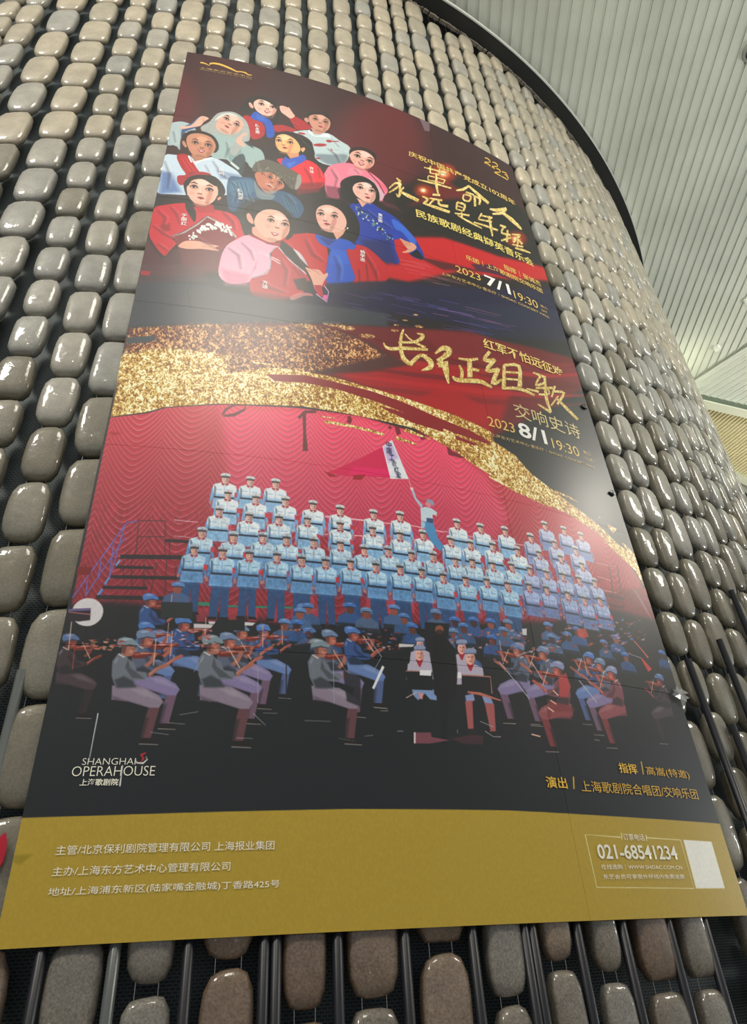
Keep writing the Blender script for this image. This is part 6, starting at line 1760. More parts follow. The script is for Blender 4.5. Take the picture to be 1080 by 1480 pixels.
S 5c8c7c 2 0.85 1166,1541 -3,7 -4,4 -2,-3 0,-7 3,-7 3,-3 3,2
S c8d8c8 2 0.85 1221,1552 -4,3 -3,-2 0,-6 3,-7 5,-3 2,2 0,6
S c8d8c8 2 0.85 1239,1572 -2,5 -3,3 -3,-1 0,-4 1,-6 4,-3 2,2
S c8d8c8 2 0.85 1085,1461 -3,2 -4,-3 -2,-7 2,-7 4,-2 3,4 2,7
S 5c8c7c 2 0.85 1178,1533 -4,2 -5,-4 -3,-9 2,-8 5,-2 5,4 2,9
S c8d8c8 2 0.85 1110,1506 -4,3 -4,-3 -1,-6 3,-7 4,-3 3,3 1,6
S c8d8c8 2 0.85 1194,1552 -4,3 -3,-2 0,-6 2,-6 4,-3 3,2 1,6
S 84a894 2 0.85 1075,1421 -2,5 -5,3 -4,-2 0,-6 2,-5 5,-2 4,2
S 0c1420 2 0.85 1112,1448 -3,5 -6,2 -5,-2 -2,-5 4,-4 5,-2 6,1
S 0c1420 2 0.85 1182,1502 -4,5 -5,1 -3,-4 0,-7 3,-5 5,0 4,4
S 0c1420 2 0.85 1201,1575 -4,6 -5,2 -3,-3 0,-6 3,-6 5,-2 4,3
S 84a894 2 0.85 1165,1540 -3,-1 -1,-5 1,-7 4,-5 3,1 1,6 -1,7
S 0c1420 2 0.85 1217,1538 -3,5 -4,1 -4,-2 -1,-5 3,-4 5,-2 4,3
S c8d8c8 2 0.85 1110,1446 -5,2 -5,-3 -4,-8 1,-6 4,-3 6,3 3,8
S 101c30 2 0.85 1211,1604 -3,2 -4,-4 -2,-5 0,-5 3,-1 4,3 2,6
S c8d8c8 2 0.85 1189,1512 -5,2 -2,-3 2,-6 4,-5 4,-2 2,3 -1,6
S 84a894 2 0.85 1159,1529 -3,0 -1,-4 1,-5 2,-4 3,0 1,4 -1,5
S 0c1420 2 0.85 1260,1586 -3,7 -5,4 -4,-1 -1,-6 3,-7 5,-4 4,1
S c8d8c8 2 0.85 1174,1498 -3,2 -5,-3 -4,-6 0,-6 4,-2 5,3 3,7
S 84a894 2 0.85 1079,1402 -4,5 -6,3 -4,-3 -1,-6 3,-6 6,-2 5,3
S 5c8c7c 2 0.85 1172,1529 -5,4 -3,-2 0,-6 3,-7 4,-3 3,2 0,6
S 84a894 2 0.85 1204,1539 -3,1 -3,-3 -1,-6 2,-5 3,-1 3,3 1,6
S 0c1420 2 0.85 1273,1596 -4,2 -4,-5 -1,-8 3,-7 4,-2 4,5 1,8
S c8d8c8 2 0.85 1127,1484 -4,2 -3,-3 1,-7 4,-6 4,-2 3,4 -1,6
S d89c80 2 1 1322,1588 11,-3 38,8 38,-1 16,32 -32,50 -48,37 -19,0 37,-40 -19,-36
P 8c5040 1.5 0.7 1327,1596 30,45 3,-4 -30,-45
P 8c5040 1.5 0.7 1347,1589 23,40 3,-4 -23,-41
P 8c5040 1.5 0.7 1373,1593 12,34 3,-3 -12,-35
S 0e0c10 5 1 980,1246 10,-78 60,-80 74,-39 72,38 28,97 -12,115 -29,3 14,-104 -33,-69 -58,6 -41,94 32,92 -31,50 -68,-26
P e0a490 3 1 1076,1307 63,17 -32,62 -12,-29
S e8b8a8 3 1 1055,1209 28,-63 60,-37 49,43 6,82 -22,65 -37,25 -49,-24 -26,-34
S f8dcd4 14 0.7 1180,1134 -13,22 -24,10 -20,-8 -5,-21 14,-22 23,-10 20,8
S b07c70 14 0.55 1193,1248 -19,55 -14,22 -1,-25 13,-57 19,-57 15,-23 1,26
S b07c70 10 0.5 1166,1325 -11,10 -24,4 -21,-3 -8,-9 11,-9 24,-5 22,3
S b07c70 6 0.6 1123,1185 -9,15 -15,7 -13,-6 -3,-15 9,-16 15,-6 13,6
P 2a1a1c 1.5 1 1084,1192 17,-9 8,1 11,8 3,-6 -8,-18 -13,1 -18,19
S e8dcd8 1.5 0.8 1114,1188 -4,5 -9,2 -8,-2 -2,-4 4,-5 9,-3 8,2
S 180e10 1.5 1 1110,1185 -4,9 -5,3 -4,-3 0,-8 3,-9 5,-3 4,3
P 4a2c28 2 0.9 1090,1161 16,-7 18,3 2,-5 -18,-12 -18,16
S e88878 10 0.35 1102,1242 -7,13 -11,6 -9,-5 -2,-13 7,-14 11,-6 9,6
S b07c70 6 0.6 1197,1181 -10,16 -16,7 -13,-5 -3,-16 10,-15 16,-8 13,6
P 2a1a1c 1.5 1 1157,1189 17,-9 8,0 11,8 3,-6 -8,-18 -13,2 -18,20
S e8dcd8 1.5 0.8 1187,1185 -4,5 -9,2 -8,-2 -2,-4 4,-5 9,-3 8,2
S 180e10 1.5 1 1183,1182 -4,8 -6,4 -3,-3 -1,-8 4,-9 5,-3 4,3
P 4a2c28 2 0.9 1163,1158 16,-7 19,3 1,-6 -17,-11 -19,16
S e88878 10 0.35 1183,1239 -7,13 -12,6 -9,-5 -1,-13 7,-13 11,-7 10,6
P f8dcd4 6 0.6 1148,1173 -9,50 7,-1 9,-50
S b07c70 4 0.8 1153,1233 -5,6 -9,3 -9,-2 -2,-6 5,-6 9,-3 8,3
S 5c2c28 1.5 0.85 1137,1236 -2,3 -3,2 -2,-2 0,-2 2,-3 2,-2 2,2
S 5c2c28 1.5 0.85 1150,1236 -2,3 -3,1 -2,-1 0,-3 2,-3 2,-1 2,1
P a02838 2 1 1128,1273 11,4 4,6 7,-6 12,-5 1,-4 -9,-12 -6,3 -5,-2 -15,12
P 601820 1.5 0.8 1132,1273 26,-1 1,-3 -26,0
S c8142c 4 1 2,1781 36,-37 100,-45 46,23 135,-6 90,29 36,108 4,97 -176,47 -67,-31 -55,60 -36,85 -26,43 -78,-131 -9,-109
S 7c1420 5 1 116,1994 84,-91 61,-120 71,44 82,93 -20,62 -38,73 5,136 -159,36 -50,-155
S 5c2830 40 0.75 -7,2027 92,135 67,-90 200,-16 7,172 -349,71
P 84101c 16 0.7 44,1922 47,-35 7,63 -31,15
P b8a8a8 2 1 118,1997 51,-43 59,-84 39,-78 -6,-10 -39,76 -58,82 -50,44
P b8a8a8 2 1 262,1794 68,40 56,50 30,49 7,-13 -33,-47 -57,-52 -68,-41
P 3c1c20 1 0.8 115,1998 4,-15 -1,-2 -5,15
P 3c1c20 1 0.8 119,1995 5,-15 -2,-2 -4,15
P 3c1c20 1 0.8 124,1991 5,-15 -2,-2 -5,15
P 3c1c20 1 0.8 128,1987 5,-16 -1,-1 -5,15
P 3c1c20 1 0.8 133,1982 5,-15 -2,-2 -5,16
P 3c1c20 1 0.8 137,1978 5,-16 -2,-1 -4,15
P 3c1c20 1 0.8 142,1973 5,-16 -2,-1 -5,15
P 3c1c20 1 0.8 146,1968 5,-16 -2,-2 -5,16
P 3c1c20 1 0.8 151,1962 4,-15 -1,-2 -5,16
P 3c1c20 1 0.8 155,1957 5,-16 -2,-1 -5,15
P 3c1c20 1 0.8 159,1951 5,-15 -1,-2 -5,16
P 3c1c20 1 0.8 164,1946 5,-16 -2,-2 -5,16
P 3c1c20 1 0.8 168,1940 5,-16 -1,-2 -5,16
P 3c1c20 1 0.8 173,1934 5,-16 -2,-2 -5,16
P 3c1c20 1 0.8 177,1928 5,-16 -1,-2 -5,16
P 3c1c20 1 0.8 182,1922 5,-16 -2,-2 -5,16
P 3c1c20 1 0.8 186,1915 5,-16 -2,-1 -5,16
P 3c1c20 1 0.8 190,1909 6,-16 -2,-2 -5,16
P 3c1c20 1 0.8 195,1903 5,-16 -2,-2 -5,16
P 3c1c20 1 0.8 199,1896 5,-16 -1,-2 -5,16
P 3c1c20 1 0.8 204,1889 5,-16 -2,-1 -5,16
P 3c1c20 1 0.8 208,1883 5,-17 -1,-1 -5,16
P 3c1c20 1 0.8 213,1876 5,-16 -2,-2 -5,16
P 3c1c20 1 0.8 217,1869 5,-16 -1,-2 -5,16
P 3c1c20 1 0.8 222,1862 5,-16 -2,-2 -5,16
P 3c1c20 1 0.8 226,1855 5,-17 -1,-1 -6,16
P 3c1c20 1 0.8 231,1848 5,-17 -2,-1 -5,16
P 3c1c20 1 0.8 235,1840 5,-16 -1,-2 -6,17
P 3c1c20 1 0.8 240,1833 5,-17 -2,-1 -5,16
P 3c1c20 1 0.8 244,1826 5,-17 -1,-2 -5,17
P 3c1c20 1 0.8 249,1818 5,-17 -2,-1 -5,16
P 3c1c20 1 0.8 253,1810 6,-16 -2,-2 -5,17
P 3c1c20 1 0.8 258,1803 5,-17 -1,-2 -6,17
P 3c1c20 1 0.8 262,1795 6,-17 -2,-1 -5,16
S f4f8f4 2 1 343,1891 -3,0 -2,-5 0,-6 2,-5 3,1 2,4 0,7
S f4f8f4 2 1 314,1840 -4,-1 -2,-5 1,-7 4,-3 4,1 2,5 -1,6
S e8f0ec 2 1 249,1902 -2,6 -5,1 -4,-3 -2,-7 3,-6 5,-1 4,4
S c8dcd4 2 1 316,1848 -4,3 -3,-2 -2,-7 2,-6 4,-3 4,2 1,7
S f4f8f4 2 1 270,1903 -1,6 -5,4 -4,-2 -2,-6 1,-7 4,-3 5,2
S e8f0ec 2 1 332,1846 -2,5 -4,2 -4,-3 -1,-6 2,-5 4,-2 4,3
S e8f0ec 2 1 330,1857 -4,2 -5,-4 -4,-8 1,-7 4,-3 5,4 4,9
S e8f0ec 2 1 369,1893 -4,1 -5,-6 -2,-9 1,-7 4,-1 5,6 2,9
S c8dcd4 2 1 221,1981 -1,4 -5,3 -4,-2 -2,-4 2,-5 4,-2 4,1
S c8dcd4 2 1 299,1864 -2,4 -6,0 -5,-3 -2,-5 3,-4 5,0 6,4
S e8f0ec 2 1 369,1850 -3,2 -4,-4 -2,-7 2,-6 3,-1 4,4 1,6
S c8dcd4 2 1 372,1842 -3,3 -4,-1 -3,-5 0,-6 3,-3 4,1 3,5
S c8dcd4 2 1 319,1856 -3,3 -5,-2 -3,-5 0,-6 3,-3 4,2 3,5
S e8f0ec 2 1 243,1945 -3,-3 -2,-8 0,-8 3,-5 3,3 2,8 0,8
S f4f8f4 2 1 291,1856 -1,5 -4,2 -3,-2 -1,-5 2,-5 3,-2 3,2
S f4f8f4 2 1 349,1845 -4,-1 -2,-7 1,-8 3,-4 4,2 2,6 -1,8
S f4f8f4 2 1 247,1911 -3,1 -4,-3 -4,-7 0,-5 3,-2 5,4 3,6
S e8f0ec 2 1 233,1931 -4,1 -5,-6 -2,-10 1,-6 4,-1 5,6 2,10
S f4f8f4 2 1 203,2003 -3,2 -4,-2 -2,-5 0,-6 3,-2 4,2 2,5
S c8dcd4 2 1 359,1862 -4,3 -5,-3 -3,-6 0,-7 4,-3 5,2 3,7
S f4f8f4 2 1 271,1864 -4,0 -3,-5 0,-8 2,-5 4,0 3,5 1,7
S c8dcd4 2 1 341,1867 -4,3 -4,-2 -2,-7 1,-7 4,-3 4,3 2,6
S f4f8f4 2 1 342,1873 -3,3 -5,-3 -2,-7 1,-7 4,-3 4,3 3,7
S c8dcd4 2 1 302,1897 -3,0 -3,-4 -1,-6 2,-4 3,0 2,4 1,6
S f4f8f4 2 1 289,1863 -3,2 -6,-4 -4,-6 0,-6 3,-2 5,4 5,6
S e8f0ec 2 1 351,1891 -3,-3 -1,-8 0,-9 2,-4 3,2 2,8 -1,9
S f4f8f4 2 1 298,1896 -4,-2 -3,-8 -2,-10 2,-6 4,2 3,8 1,10
S e8f0ec 2 1 321,1879 -2,6 -4,2 -3,-5 -1,-7 2,-6 4,-1 4,4
S c8dcd4 2 1 314,1887 -2,4 -6,-1 -4,-4 -1,-6 2,-3 6,0 4,5
S e8f0ec 2 1 393,1851 -3,6 -4,2 -4,-5 -1,-7 3,-6 4,-2 4,5
S c8dcd4 2 1 270,1910 -2,4 -4,0 -2,-3 -1,-5 2,-3 3,-1 3,3
S c8dcd4 2 1 292,1871 -3,0 -3,-5 -1,-6 2,-4 2,0 3,4 1,6
S c8dcd4 2 1 218,1998 -4,1 -4,-5 -2,-8 2,-7 4,-1 4,5 2,8
S e8f0ec 2 1 384,1887 -5,0 -4,-6 0,-9 3,-6 4,0 4,6 0,8
S e8f0ec 2 1 275,1862 -2,5 -5,1 -4,-3 -2,-5 2,-5 5,-1 5,3
S e8f0ec 2 1 310,1852 -3,2 -3,-3 -1,-6 2,-6 3,-1 3,3 1,6
S f4f8f4 2 1 401,1914 -2,5 -3,3 -3,-1 -2,-5 1,-5 4,-3 3,1
S f4f8f4 2 1 330,1845 -3,5 -5,0 -3,-5 1,-7 3,-6 4,0 3,6
S c8dcd4 2 1 239,1921 -2,4 -4,2 -5,-3 -2,-5 2,-5 5,-2 5,3
S c8dcd4 2 1 245,1933 -4,0 -5,-6 -2,-9 1,-7 4,0 5,6 2,9
S c8dcd4 2 1 284,1858 -4,2 -5,-4 -4,-8 0,-6 3,-1 6,4 3,7
S f4f8f4 2 1 233,1927 -4,0 -3,-5 -1,-7 2,-5 3,-1 3,5 1,7
S c8dcd4 2 1 363,1892 -3,3 -5,0 -4,-4 -1,-5 3,-4 5,0 4,4
S f4f8f4 2 1 284,1900 -3,1 -4,-5 -3,-8 0,-6 4,0 4,5 3,7
S c8dcd4 2 1 215,1947 -3,2 -4,-3 -2,-6 0,-5 3,-2 4,3 2,6
S f4f8f4 2 1 340,1844 -4,1 -2,-4 0,-6 3,-5 4,0 3,4 -1,6
S e8f0ec 2 1 260,1879 -4,1 -3,-3 0,-6 3,-6 4,-1 3,3 0,6
S f4f8f4 2 1 243,1913 -3,-2 -3,-8 0,-9 1,-5 3,2 3,8 1,9
S f4f8f4 2 1 361,1863 -2,5 -4,1 -3,-3 -1,-5 2,-5 3,-1 4,3
S f4f8f4 2 1 334,1838 -3,5 -6,-1 -5,-6 -1,-8 4,-4 6,0 5,7
S c8dcd4 2 1 341,1847 -4,-2 -3,-9 1,-10 3,-5 4,2 3,9 -1,10
S c8dcd4 2 1 233,1977 -4,1 -4,-4 -4,-7 0,-6 3,-1 5,4 4,7
S c8dcd4 2 1 336,1837 -2,5 -4,2 -3,-3 -1,-5 2,-5 3,-2 4,3
S c8dcd4 2 1 324,1860 -3,0 -2,-4 -1,-6 2,-4 3,0 2,4 1,5
S c8dcd4 2 1 215,1956 -3,2 -4,-3 -3,-6 0,-5 2,-2 5,3 3,6
S f4f8f4 2 1 289,1885 -3,-2 -2,-6 0,-7 2,-4 2,2 2,6 1,7
S c8dcd4 2 1 212,1992 -3,-2 -2,-7 -1,-8 3,-4 3,2 2,7 1,7
S e8f0ec 2 1 348,1881 -2,6 -4,1 -4,-4 0,-6 2,-6 4,-1 4,4
S f4f8f4 2 1 371,1877 -4,0 -2,-5 1,-6 3,-4 4,1 2,5 -1,5
S e8f0ec 2 1 251,1920 -4,-2 -2,-7 -1,-8 3,-5 4,1 2,7 1,9
S f4f8f4 2 1 342,1851 -3,4 -6,-1 -5,-4 -2,-6 3,-4 6,0 5,5
S c8dcd4 2 1 241,1923 -3,-3 -3,-9 0,-11 2,-5 3,3 3,10 0,10
S f4f8f4 2 1 249,1903 -4,1 -3,-5 -2,-8 1,-6 3,-1 4,5 2,8
S c8dcd4 2 1 348,1840 -4,0 -3,-5 -2,-9 1,-6 3,0 4,6 2,8
S f4f8f4 2 1 277,1865 -3,1 -3,-5 -1,-7 2,-5 3,0 3,5 1,6
S c8dcd4 2 1 373,1901 -3,2 -4,-4 -3,-7 1,-5 3,-1 4,4 2,6
S c8dcd4 2 1 383,1864 -3,2 -4,-3 -3,-7 0,-5 4,-2 4,3 2,6
S e8f0ec 2 1 323,1830 -4,5 -6,-1 -4,-7 -1,-8 4,-4 6,1 4,6
S c8dcd4 2 1 362,1901 -3,1 -3,-4 -1,-6 2,-5 4,-1 3,3 0,7
S f4f8f4 2 1 251,1894 -3,-4 -3,-9 1,-10 3,-5 3,3 2,10 0,10
S e8f0ec 2 1 219,1967 -3,4 -5,-1 -5,-4 -1,-6 3,-3 5,0 4,5
S c8dcd4 2 1 305,1880 -4,4 -6,-2 -5,-7 0,-8 4,-4 6,2 4,7
S e8f0ec 2 1 388,1899 -4,3 -3,-2 -1,-7 2,-6 4,-3 3,2 1,6
S f4f8f4 2 1 194,1981 -4,-2 -3,-5 1,-6 4,-4 4,2 2,5 -1,6
S c8dcd4 2 1 378,1863 -2,7 -4,3 -3,-2 -2,-7 2,-6 3,-4 4,3
S f4f8f4 2 1 324,1853 -2,4 -5,2 -4,-2 -2,-5 2,-4 5,-2 4,2
S f4f8f4 2 1 374,1895 -2,4 -5,-1 -4,-4 -1,-6 3,-3 5,0 4,4
S c8dcd4 2 1 212,1983 -3,5 -5,-1 -3,-5 0,-7 3,-5 5,1 3,5
S f4f8f4 2 1 312,1876 -4,3 -4,-3 -1,-7 1,-6 4,-3 4,3 2,6
S c8dcd4 2 1 305,1873 -2,4 -5,0 -3,-4 -1,-6 2,-4 5,0 4,4
S e8f0ec 2 1 335,1857 -3,1 -2,-4 -1,-5 2,-5 3,0 3,3 0,6
S f4f8f4 2 1 344,1876 -3,1 -4,-3 -3,-6 1,-5 3,-1 3,3 3,6
S c8dcd4 2 1 309,1876 -3,1 -3,-5 -1,-7 1,-5 4,0 3,4 1,7
S e8f0ec 2 1 381,1850 -3,5 -5,2 -5,-2 -2,-5 2,-5 6,-2 5,2
S e8f0ec 2 1 395,1916 -4,2 -4,-3 -2,-7 1,-6 3,-2 5,3 2,7
S c8dcd4 2 1 280,1867 -3,2 -3,-3 -2,-5 1,-5 3,-1 3,2 2,5
S c8dcd4 2 1 346,1900 -4,-1 -3,-8 1,-8 3,-5 4,2 3,7 -1,9
S c8dcd4 2 1 399,1899 -3,4 -5,0 -4,-4 -1,-6 3,-5 5,0 4,5
S c8dcd4 2 1 255,1912 -4,0 -3,-6 -1,-8 2,-6 5,0 3,6 1,8
S f4f8f4 2 1 336,1867 -5,2 -5,-4 -2,-8 1,-8 4,-2 5,4 3,8
S f0f6f2 2 1 269,1891 -4,7 -6,0 -7,-5 -1,-8 3,-7 7,0 6,5
S f0f6f2 2 1 290,1857 -4,6 -6,1 -7,-5 -1,-9 3,-6 7,-1 6,5
S f0f6f2 2 1 300,1867 -3,6 -7,1 -6,-6 -2,-8 4,-6 6,-1 7,5
S f0f6f2 2 1 284,1896 -4,6 -7,1 -6,-6 -2,-8 4,-6 7,-1 6,5
S f0f6f2 2 1 259,1882 -4,6 -7,1 -6,-6 -2,-8 4,-6 7,-1 6,5
S f0f6f2 2 1 244,1930 -4,6 -6,1 -6,-5 -2,-8 3,-7 7,0 6,5
S f0f6f2 2 1 233,1973 -3,6 -7,1 -6,-6 -2,-8 4,-6 7,-1 6,6
S e4a890 2 1 154,2049 28,-34 64,-11 47,12 47,4 -17,16 20,22 -28,3 -55,2 -63,15 -45,-6
P a86858 1.5 0.7 258,2042 47,4 28,12 1,-3 -29,-12 -47,-4
P b01828 5 1 190,1686 97,-9 15,65 -86,23
P 8c4438 8 0.7 195,1684 82,-4 -26,33 -48,4
S 14100f 4 1 127,1559 -2,-54 33,-65 58,-36 62,10 45,62 17,69 -14,49 -19,15 -12,-97 -65,-55 -59,12 -20,57 0,108 31,71 25,63 2,83 -27,-43 -31,-78 -3,-86
S d89880 2 1 304,1610 14,-18 4,17 -14,22
S ecb8a4 3 1 141,1547 17,-60 47,-32 67,18 29,56 -4,83 -25,60 -42,25 -45,-19 -33,-62
S fcdccc 14 0.7 251,1492 -10,22 -24,9 -24,-12 -10,-23 11,-23 24,-8 24,11
S b4705c 14 0.55 273,1617 -10,59 -11,21 -6,-27 2,-61 10,-60 12,-23 6,29
S b4705c 10 0.5 254,1697 -11,9 -24,3 -25,-6 -10,-11 10,-9 25,-2 25,6
S b4705c 6 0.6 199,1541 -7,16 -16,5 -16,-8 -6,-17 7,-16 16,-6 15,8
P 2a1a1c 1.5 1 157,1544 17,-8 9,2 14,10 2,-6 -13,-21 -15,0 -15,19
S e8dcd8 1.5 0.8 189,1543 -4,5 -9,1 -9,-3 -4,-5 4,-5 9,-1 9,2
S 180e10 1.5 1 183,1540 -2,8 -5,4 -5,-5 -2,-9 2,-8 5,-3 6,4
P 4a2c28 2 0.9 157,1511 16,-6 21,6 1,-6 -22,-15 -17,15
S e88878 10 0.35 187,1601 -5,14 -11,5 -12,-7 -4,-14 5,-14 11,-5 11,6
S b4705c 6 0.6 279,1545 -7,17 -16,6 -16,-8 -6,-17 7,-17 16,-6 16,8
P 2a1a1c 1.5 1 237,1549 17,-8 9,2 14,10 2,-7 -13,-20 -14,0 -16,19
S e8dcd8 1.5 0.8 269,1548 -4,5 -9,1 -9,-2 -4,-6 4,-5 9,-1 9,2
S 180e10 1.5 1 264,1544 -3,9 -5,4 -5,-4 -2,-9 2,-9 6,-3 5,3
P 4a2c28 2 0.9 237,1516 16,-6 21,5 1,-6 -22,-14 -17,16
S e88878 10 0.35 275,1607 -5,14 -11,5 -11,-7 -4,-14 5,-14 11,-6 11,7
P fcdccc 6 0.6 207,1530 1,54 8,0 -1,-54
S b4705c 4 0.8 225,1597 -4,5 -9,2 -10,-3 -4,-6 4,-6 10,-2 9,3
S 5c2c28 1.5 0.85 208,1598 -1,3 -2,1 -3,-1 -1,-3 1,-3 3,-1 2,1
S 5c2c28 1.5 0.85 222,1599 -1,3 -2,1 -3,-1 -1,-3 1,-3 3,-1 2,1
P a02838 2 1 201,1636 13,5 6,7 6,-6 13,-3 0,-4 -12,-14 -7,2 -6,-3 -13,12
P 601820 1.5 0.8 206,1636 28,2 0,-3 -28,-2
S 14100f 4 1 159,1449 68,-38 71,73 -14,18 -53,-40 -31,-6 -38,25 -15,55 -10,-7
S a81428 4 1 85,1459 43,-20 66,-52 54,3 -1,15 -70,20 -55,53 -9,62 -19,-22
S c01020 4 1 635,1878 57,-62 131,-56 65,92 -6,315 -88,0 -98,11 -58,-158
S bc1020 6 1 989,1834 57,-66 63,-5 54,42 65,91 -7,96 -76,100 -122,55 -18,-193
S 1850c0 4 1 829,1761 87,15 56,-44 74,36 -9,47 -45,23 25,132 9,117 -144,80 11,-233 14,-68 -59,-31
P 2064d4 24 0.6 907,1866 88,-24 16,109 -113,42
P 0c2470 8 0.7 836,1775 93,7 28,-33 -62,90
P 7c0c14 8 0.7 1095,1919 5,172 11,-6 -4,-172
P 7c0c14 8 0.7 1149,1939 -1,133 11,-6 2,-133
P 7c0c14 8 0.7 1052,1978 0,140 11,-5 0,-141
P 181c38 24 0.9 876,2160 343,-147 7,98 -352,125
S 0c0a0c 5 1 811,1525 14,-77 71,-55 87,-14 70,77 29,139 -27,136 -56,12 -48,-13 46,-132 -4,-92 -55,-59 -71,19 -36,74
P e0a490 4 1 924,1707 78,-66 -23,66 -36,59
S e8e0c0 3 1 1014,1632 -2,7 -4,4 -4,-1 -1,-5 2,-8 4,-4 4,1
S e8b4a4 3 1 830,1576 19,-79 60,-43 64,26 32,80 -13,86 -54,56 -54,10 -37,-41
S f8d8cc 14 0.7 935,1505 -12,23 -25,12 -22,-6 -7,-21 12,-23 25,-12 22,6
S b0746a 14 0.55 940,1627 -15,56 -13,22 -4,-24 8,-57 15,-57 14,-24 4,26
S b0746a 10 0.5 919,1698 -11,11 -25,6 -23,-1 -9,-9 11,-10 24,-6 24,1
S b0746a 6 0.6 879,1560 -8,16 -16,8 -15,-5 -4,-15 8,-16 16,-8 14,5
P 2a1a1c 1.5 1 838,1570 17,-10 9,0 12,7 3,-6 -11,-17 -14,2 -17,20
S e8dcd8 1.5 0.8 869,1563 -4,6 -9,2 -8,-1 -3,-4 4,-5 9,-3 8,1
S 180e10 1.5 1 864,1561 -3,9 -5,4 -5,-3 -1,-8 3,-9 6,-4 4,3
P 4a2c28 2 0.9 841,1539 16,-8 20,2 1,-6 -20,-10 -17,17
S e88878 10 0.35 861,1618 -6,13 -11,7 -10,-5 -3,-12 6,-14 11,-7 11,5
S b0746a 6 0.6 957,1550 -8,16 -17,9 -14,-5 -5,-15 9,-16 16,-9 15,5
P 2a1a1c 1.5 1 915,1561 18,-10 9,-1 13,7 2,-6 -10,-17 -15,2 -17,21
S e8dcd8 1.5 0.8 947,1554 -4,5 -9,3 -9,-1 -3,-4 5,-5 9,-4 8,1
S 180e10 1.5 1 942,1552 -3,8 -5,4 -5,-2 -1,-8 3,-9 6,-4 4,3
P 4a2c28 2 0.9 919,1530 16,-9 21,2 1,-6 -20,-10 -18,18
S e88878 10 0.35 948,1607 -6,14 -12,7 -10,-4 -3,-13 6,-14 12,-7 10,5
P f8d8cc 6 0.6 884,1557 -5,51 8,-2 4,-50
S b0746a 4 0.8 895,1616 -5,6 -9,4 -9,-2 -3,-5 4,-6 10,-4 9,2
S 5c2c28 1.5 0.85 878,1621 -1,2 -3,2 -2,-1 -1,-3 1,-3 3,-1 2,1
S 5c2c28 1.5 0.85 892,1619 -1,3 -3,1 -2,0 -1,-3 1,-3 3,-2 2,1
P a02838 2 1 873,1650 12,3 5,5 7,-6 13,-6 1,-4 -12,-10 -6,2 -6,-1 -14,14
P 601820 1.5 0.8 878,1650 27,-3 1,-4 -28,3
S e8a8c0 4 1 482,1887 -62,55 -45,67 -20,93 -1,144 60,51 90,-39 9,-35 67,-44 19,-83 -8,-87 49,-69 -67,-7
P c87c98 40 0.7 361,2194 141,15 -7,84 -106,18
P b06884 8 0.5 502,2209 27,-128 -3,70
S b41c2c 4 1 597,1999 26,-49 28,-5 68,78 56,97 6,58 -17,81 -64,60 -73,37 -108,-4 -15,-110 76,-63 20,-75
P 681c24 30 0.7 512,2330 188,-11 -31,57 -149,15
P 9c8c94 2 1 512,2232 54,-40 32,-59 4,-73 -10,-49 28,-56 -5,-7 -29,62 9,52 -3,68 -29,53 -53,40
P c8c0cc 2 1 630,1949 62,91 82,83 3,-6 -75,-97 -64,-86
P f0d0d8 1.5 0.8 531,2003 55,19 1,-4 -56,-19
P f0d0d8 1.5 1 597,2038 48,23 2,-8 -48,-22
P f0d0d8 1.5 0.8 533,2022 57,19 1,-5 -57,-19
P f0d0d8 1.5 1 597,2052 49,31 2,-7 -49,-31
S c8bcc8 4 1 704,1932 43,27 37,87 -14,5 -40,-50
P 0c0a0a 4 1 628,1926 39,70 50,59 53,44 31,78 15,-15 -24,-96 -48,-65 -41,-74 -53,-48
P 1c1614 12 0.9 710,2183 60,-36 38,107 -76,-2
S e0a490 2 1 770,2064 28,4 45,-6 23,28 17,-20 5,21 -23,60 -24,93 -22,-19 -16,-71 -22,-63
P 985848 1.5 0.7 780,2085 17,8 1,-5 -16,-7
P 985848 1.5 0.7 797,2070 23,11 1,-5 -22,-10
P 985848 1.5 0.7 820,2071 22,28 2,-4 -22,-27
P b01c30 4 1 814,2193 39,-12 10,89 -33,-6
P e8c0e0 2 1 865,2183 22,38 -9,78 -52,-44 -3,5 56,45 12,-86 -22,-41
P e060a8 4 1 863,2253 20,-6 -7,48 -19,-15
S d87870 6 0.8 695,2321 48,-47 54,-12 11,17 -44,13 -53,48
S a81c30 3 1 482,1878 90,28 67,2 -5,24 -67,-6 -79,-32
S 0e0c0e 6 1 460,1632 66,-74 82,-19 60,61 37,87 1,127 -39,52 21,-152 -54,-81 -71,-6 -44,46 -21,66 -7,79 -36,-46 -9,-76
S dca08c 4 1 507,1804 109,88 -33,24 -56,-24 -32,-28
S dca08c 2 1 460,1711 14,-14 19,43 7,42 -17,0 -18,-28
S e8b4a0 3 1 502,1747 17,-65 44,-50 64,-7 48,53 13,84 -16,73 -50,60 -51,-8 -40,-43 -25,-50
S fcdcd0 14 0.7 662,1686 -12,20 -24,6 -21,-12 -6,-22 12,-20 24,-6 21,12
S b0745f 14 0.55 678,1801 -16,53 -13,19 -3,-25 9,-55 16,-55 14,-20 2,27
S b0745f 10 0.5 636,1894 -11,8 -24,0 -23,-7 -8,-11 11,-7 24,-1 23,8
S b0745f 6 0.6 607,1727 -8,15 -15,4 -14,-9 -5,-16 8,-14 16,-4 14,8
P 2a1a1c 1.5 1 567,1727 17,-5 9,1 12,11 2,-6 -10,-20 -13,-1 -17,17
S e8dcd8 1.5 0.8 598,1729 -4,4 -9,1 -8,-4 -3,-5 4,-4 9,-1 8,3
S 180e10 1.5 1 593,1725 -3,8 -5,3 -5,-4 0,-9 3,-7 5,-3 4,4
P 4a2c28 2 0.9 571,1697 16,-4 19,7 1,-6 -19,-15 -17,13
S e88878 10 0.35 589,1782 -6,12 -11,4 -10,-7 -2,-14 6,-12 11,-4 10,7
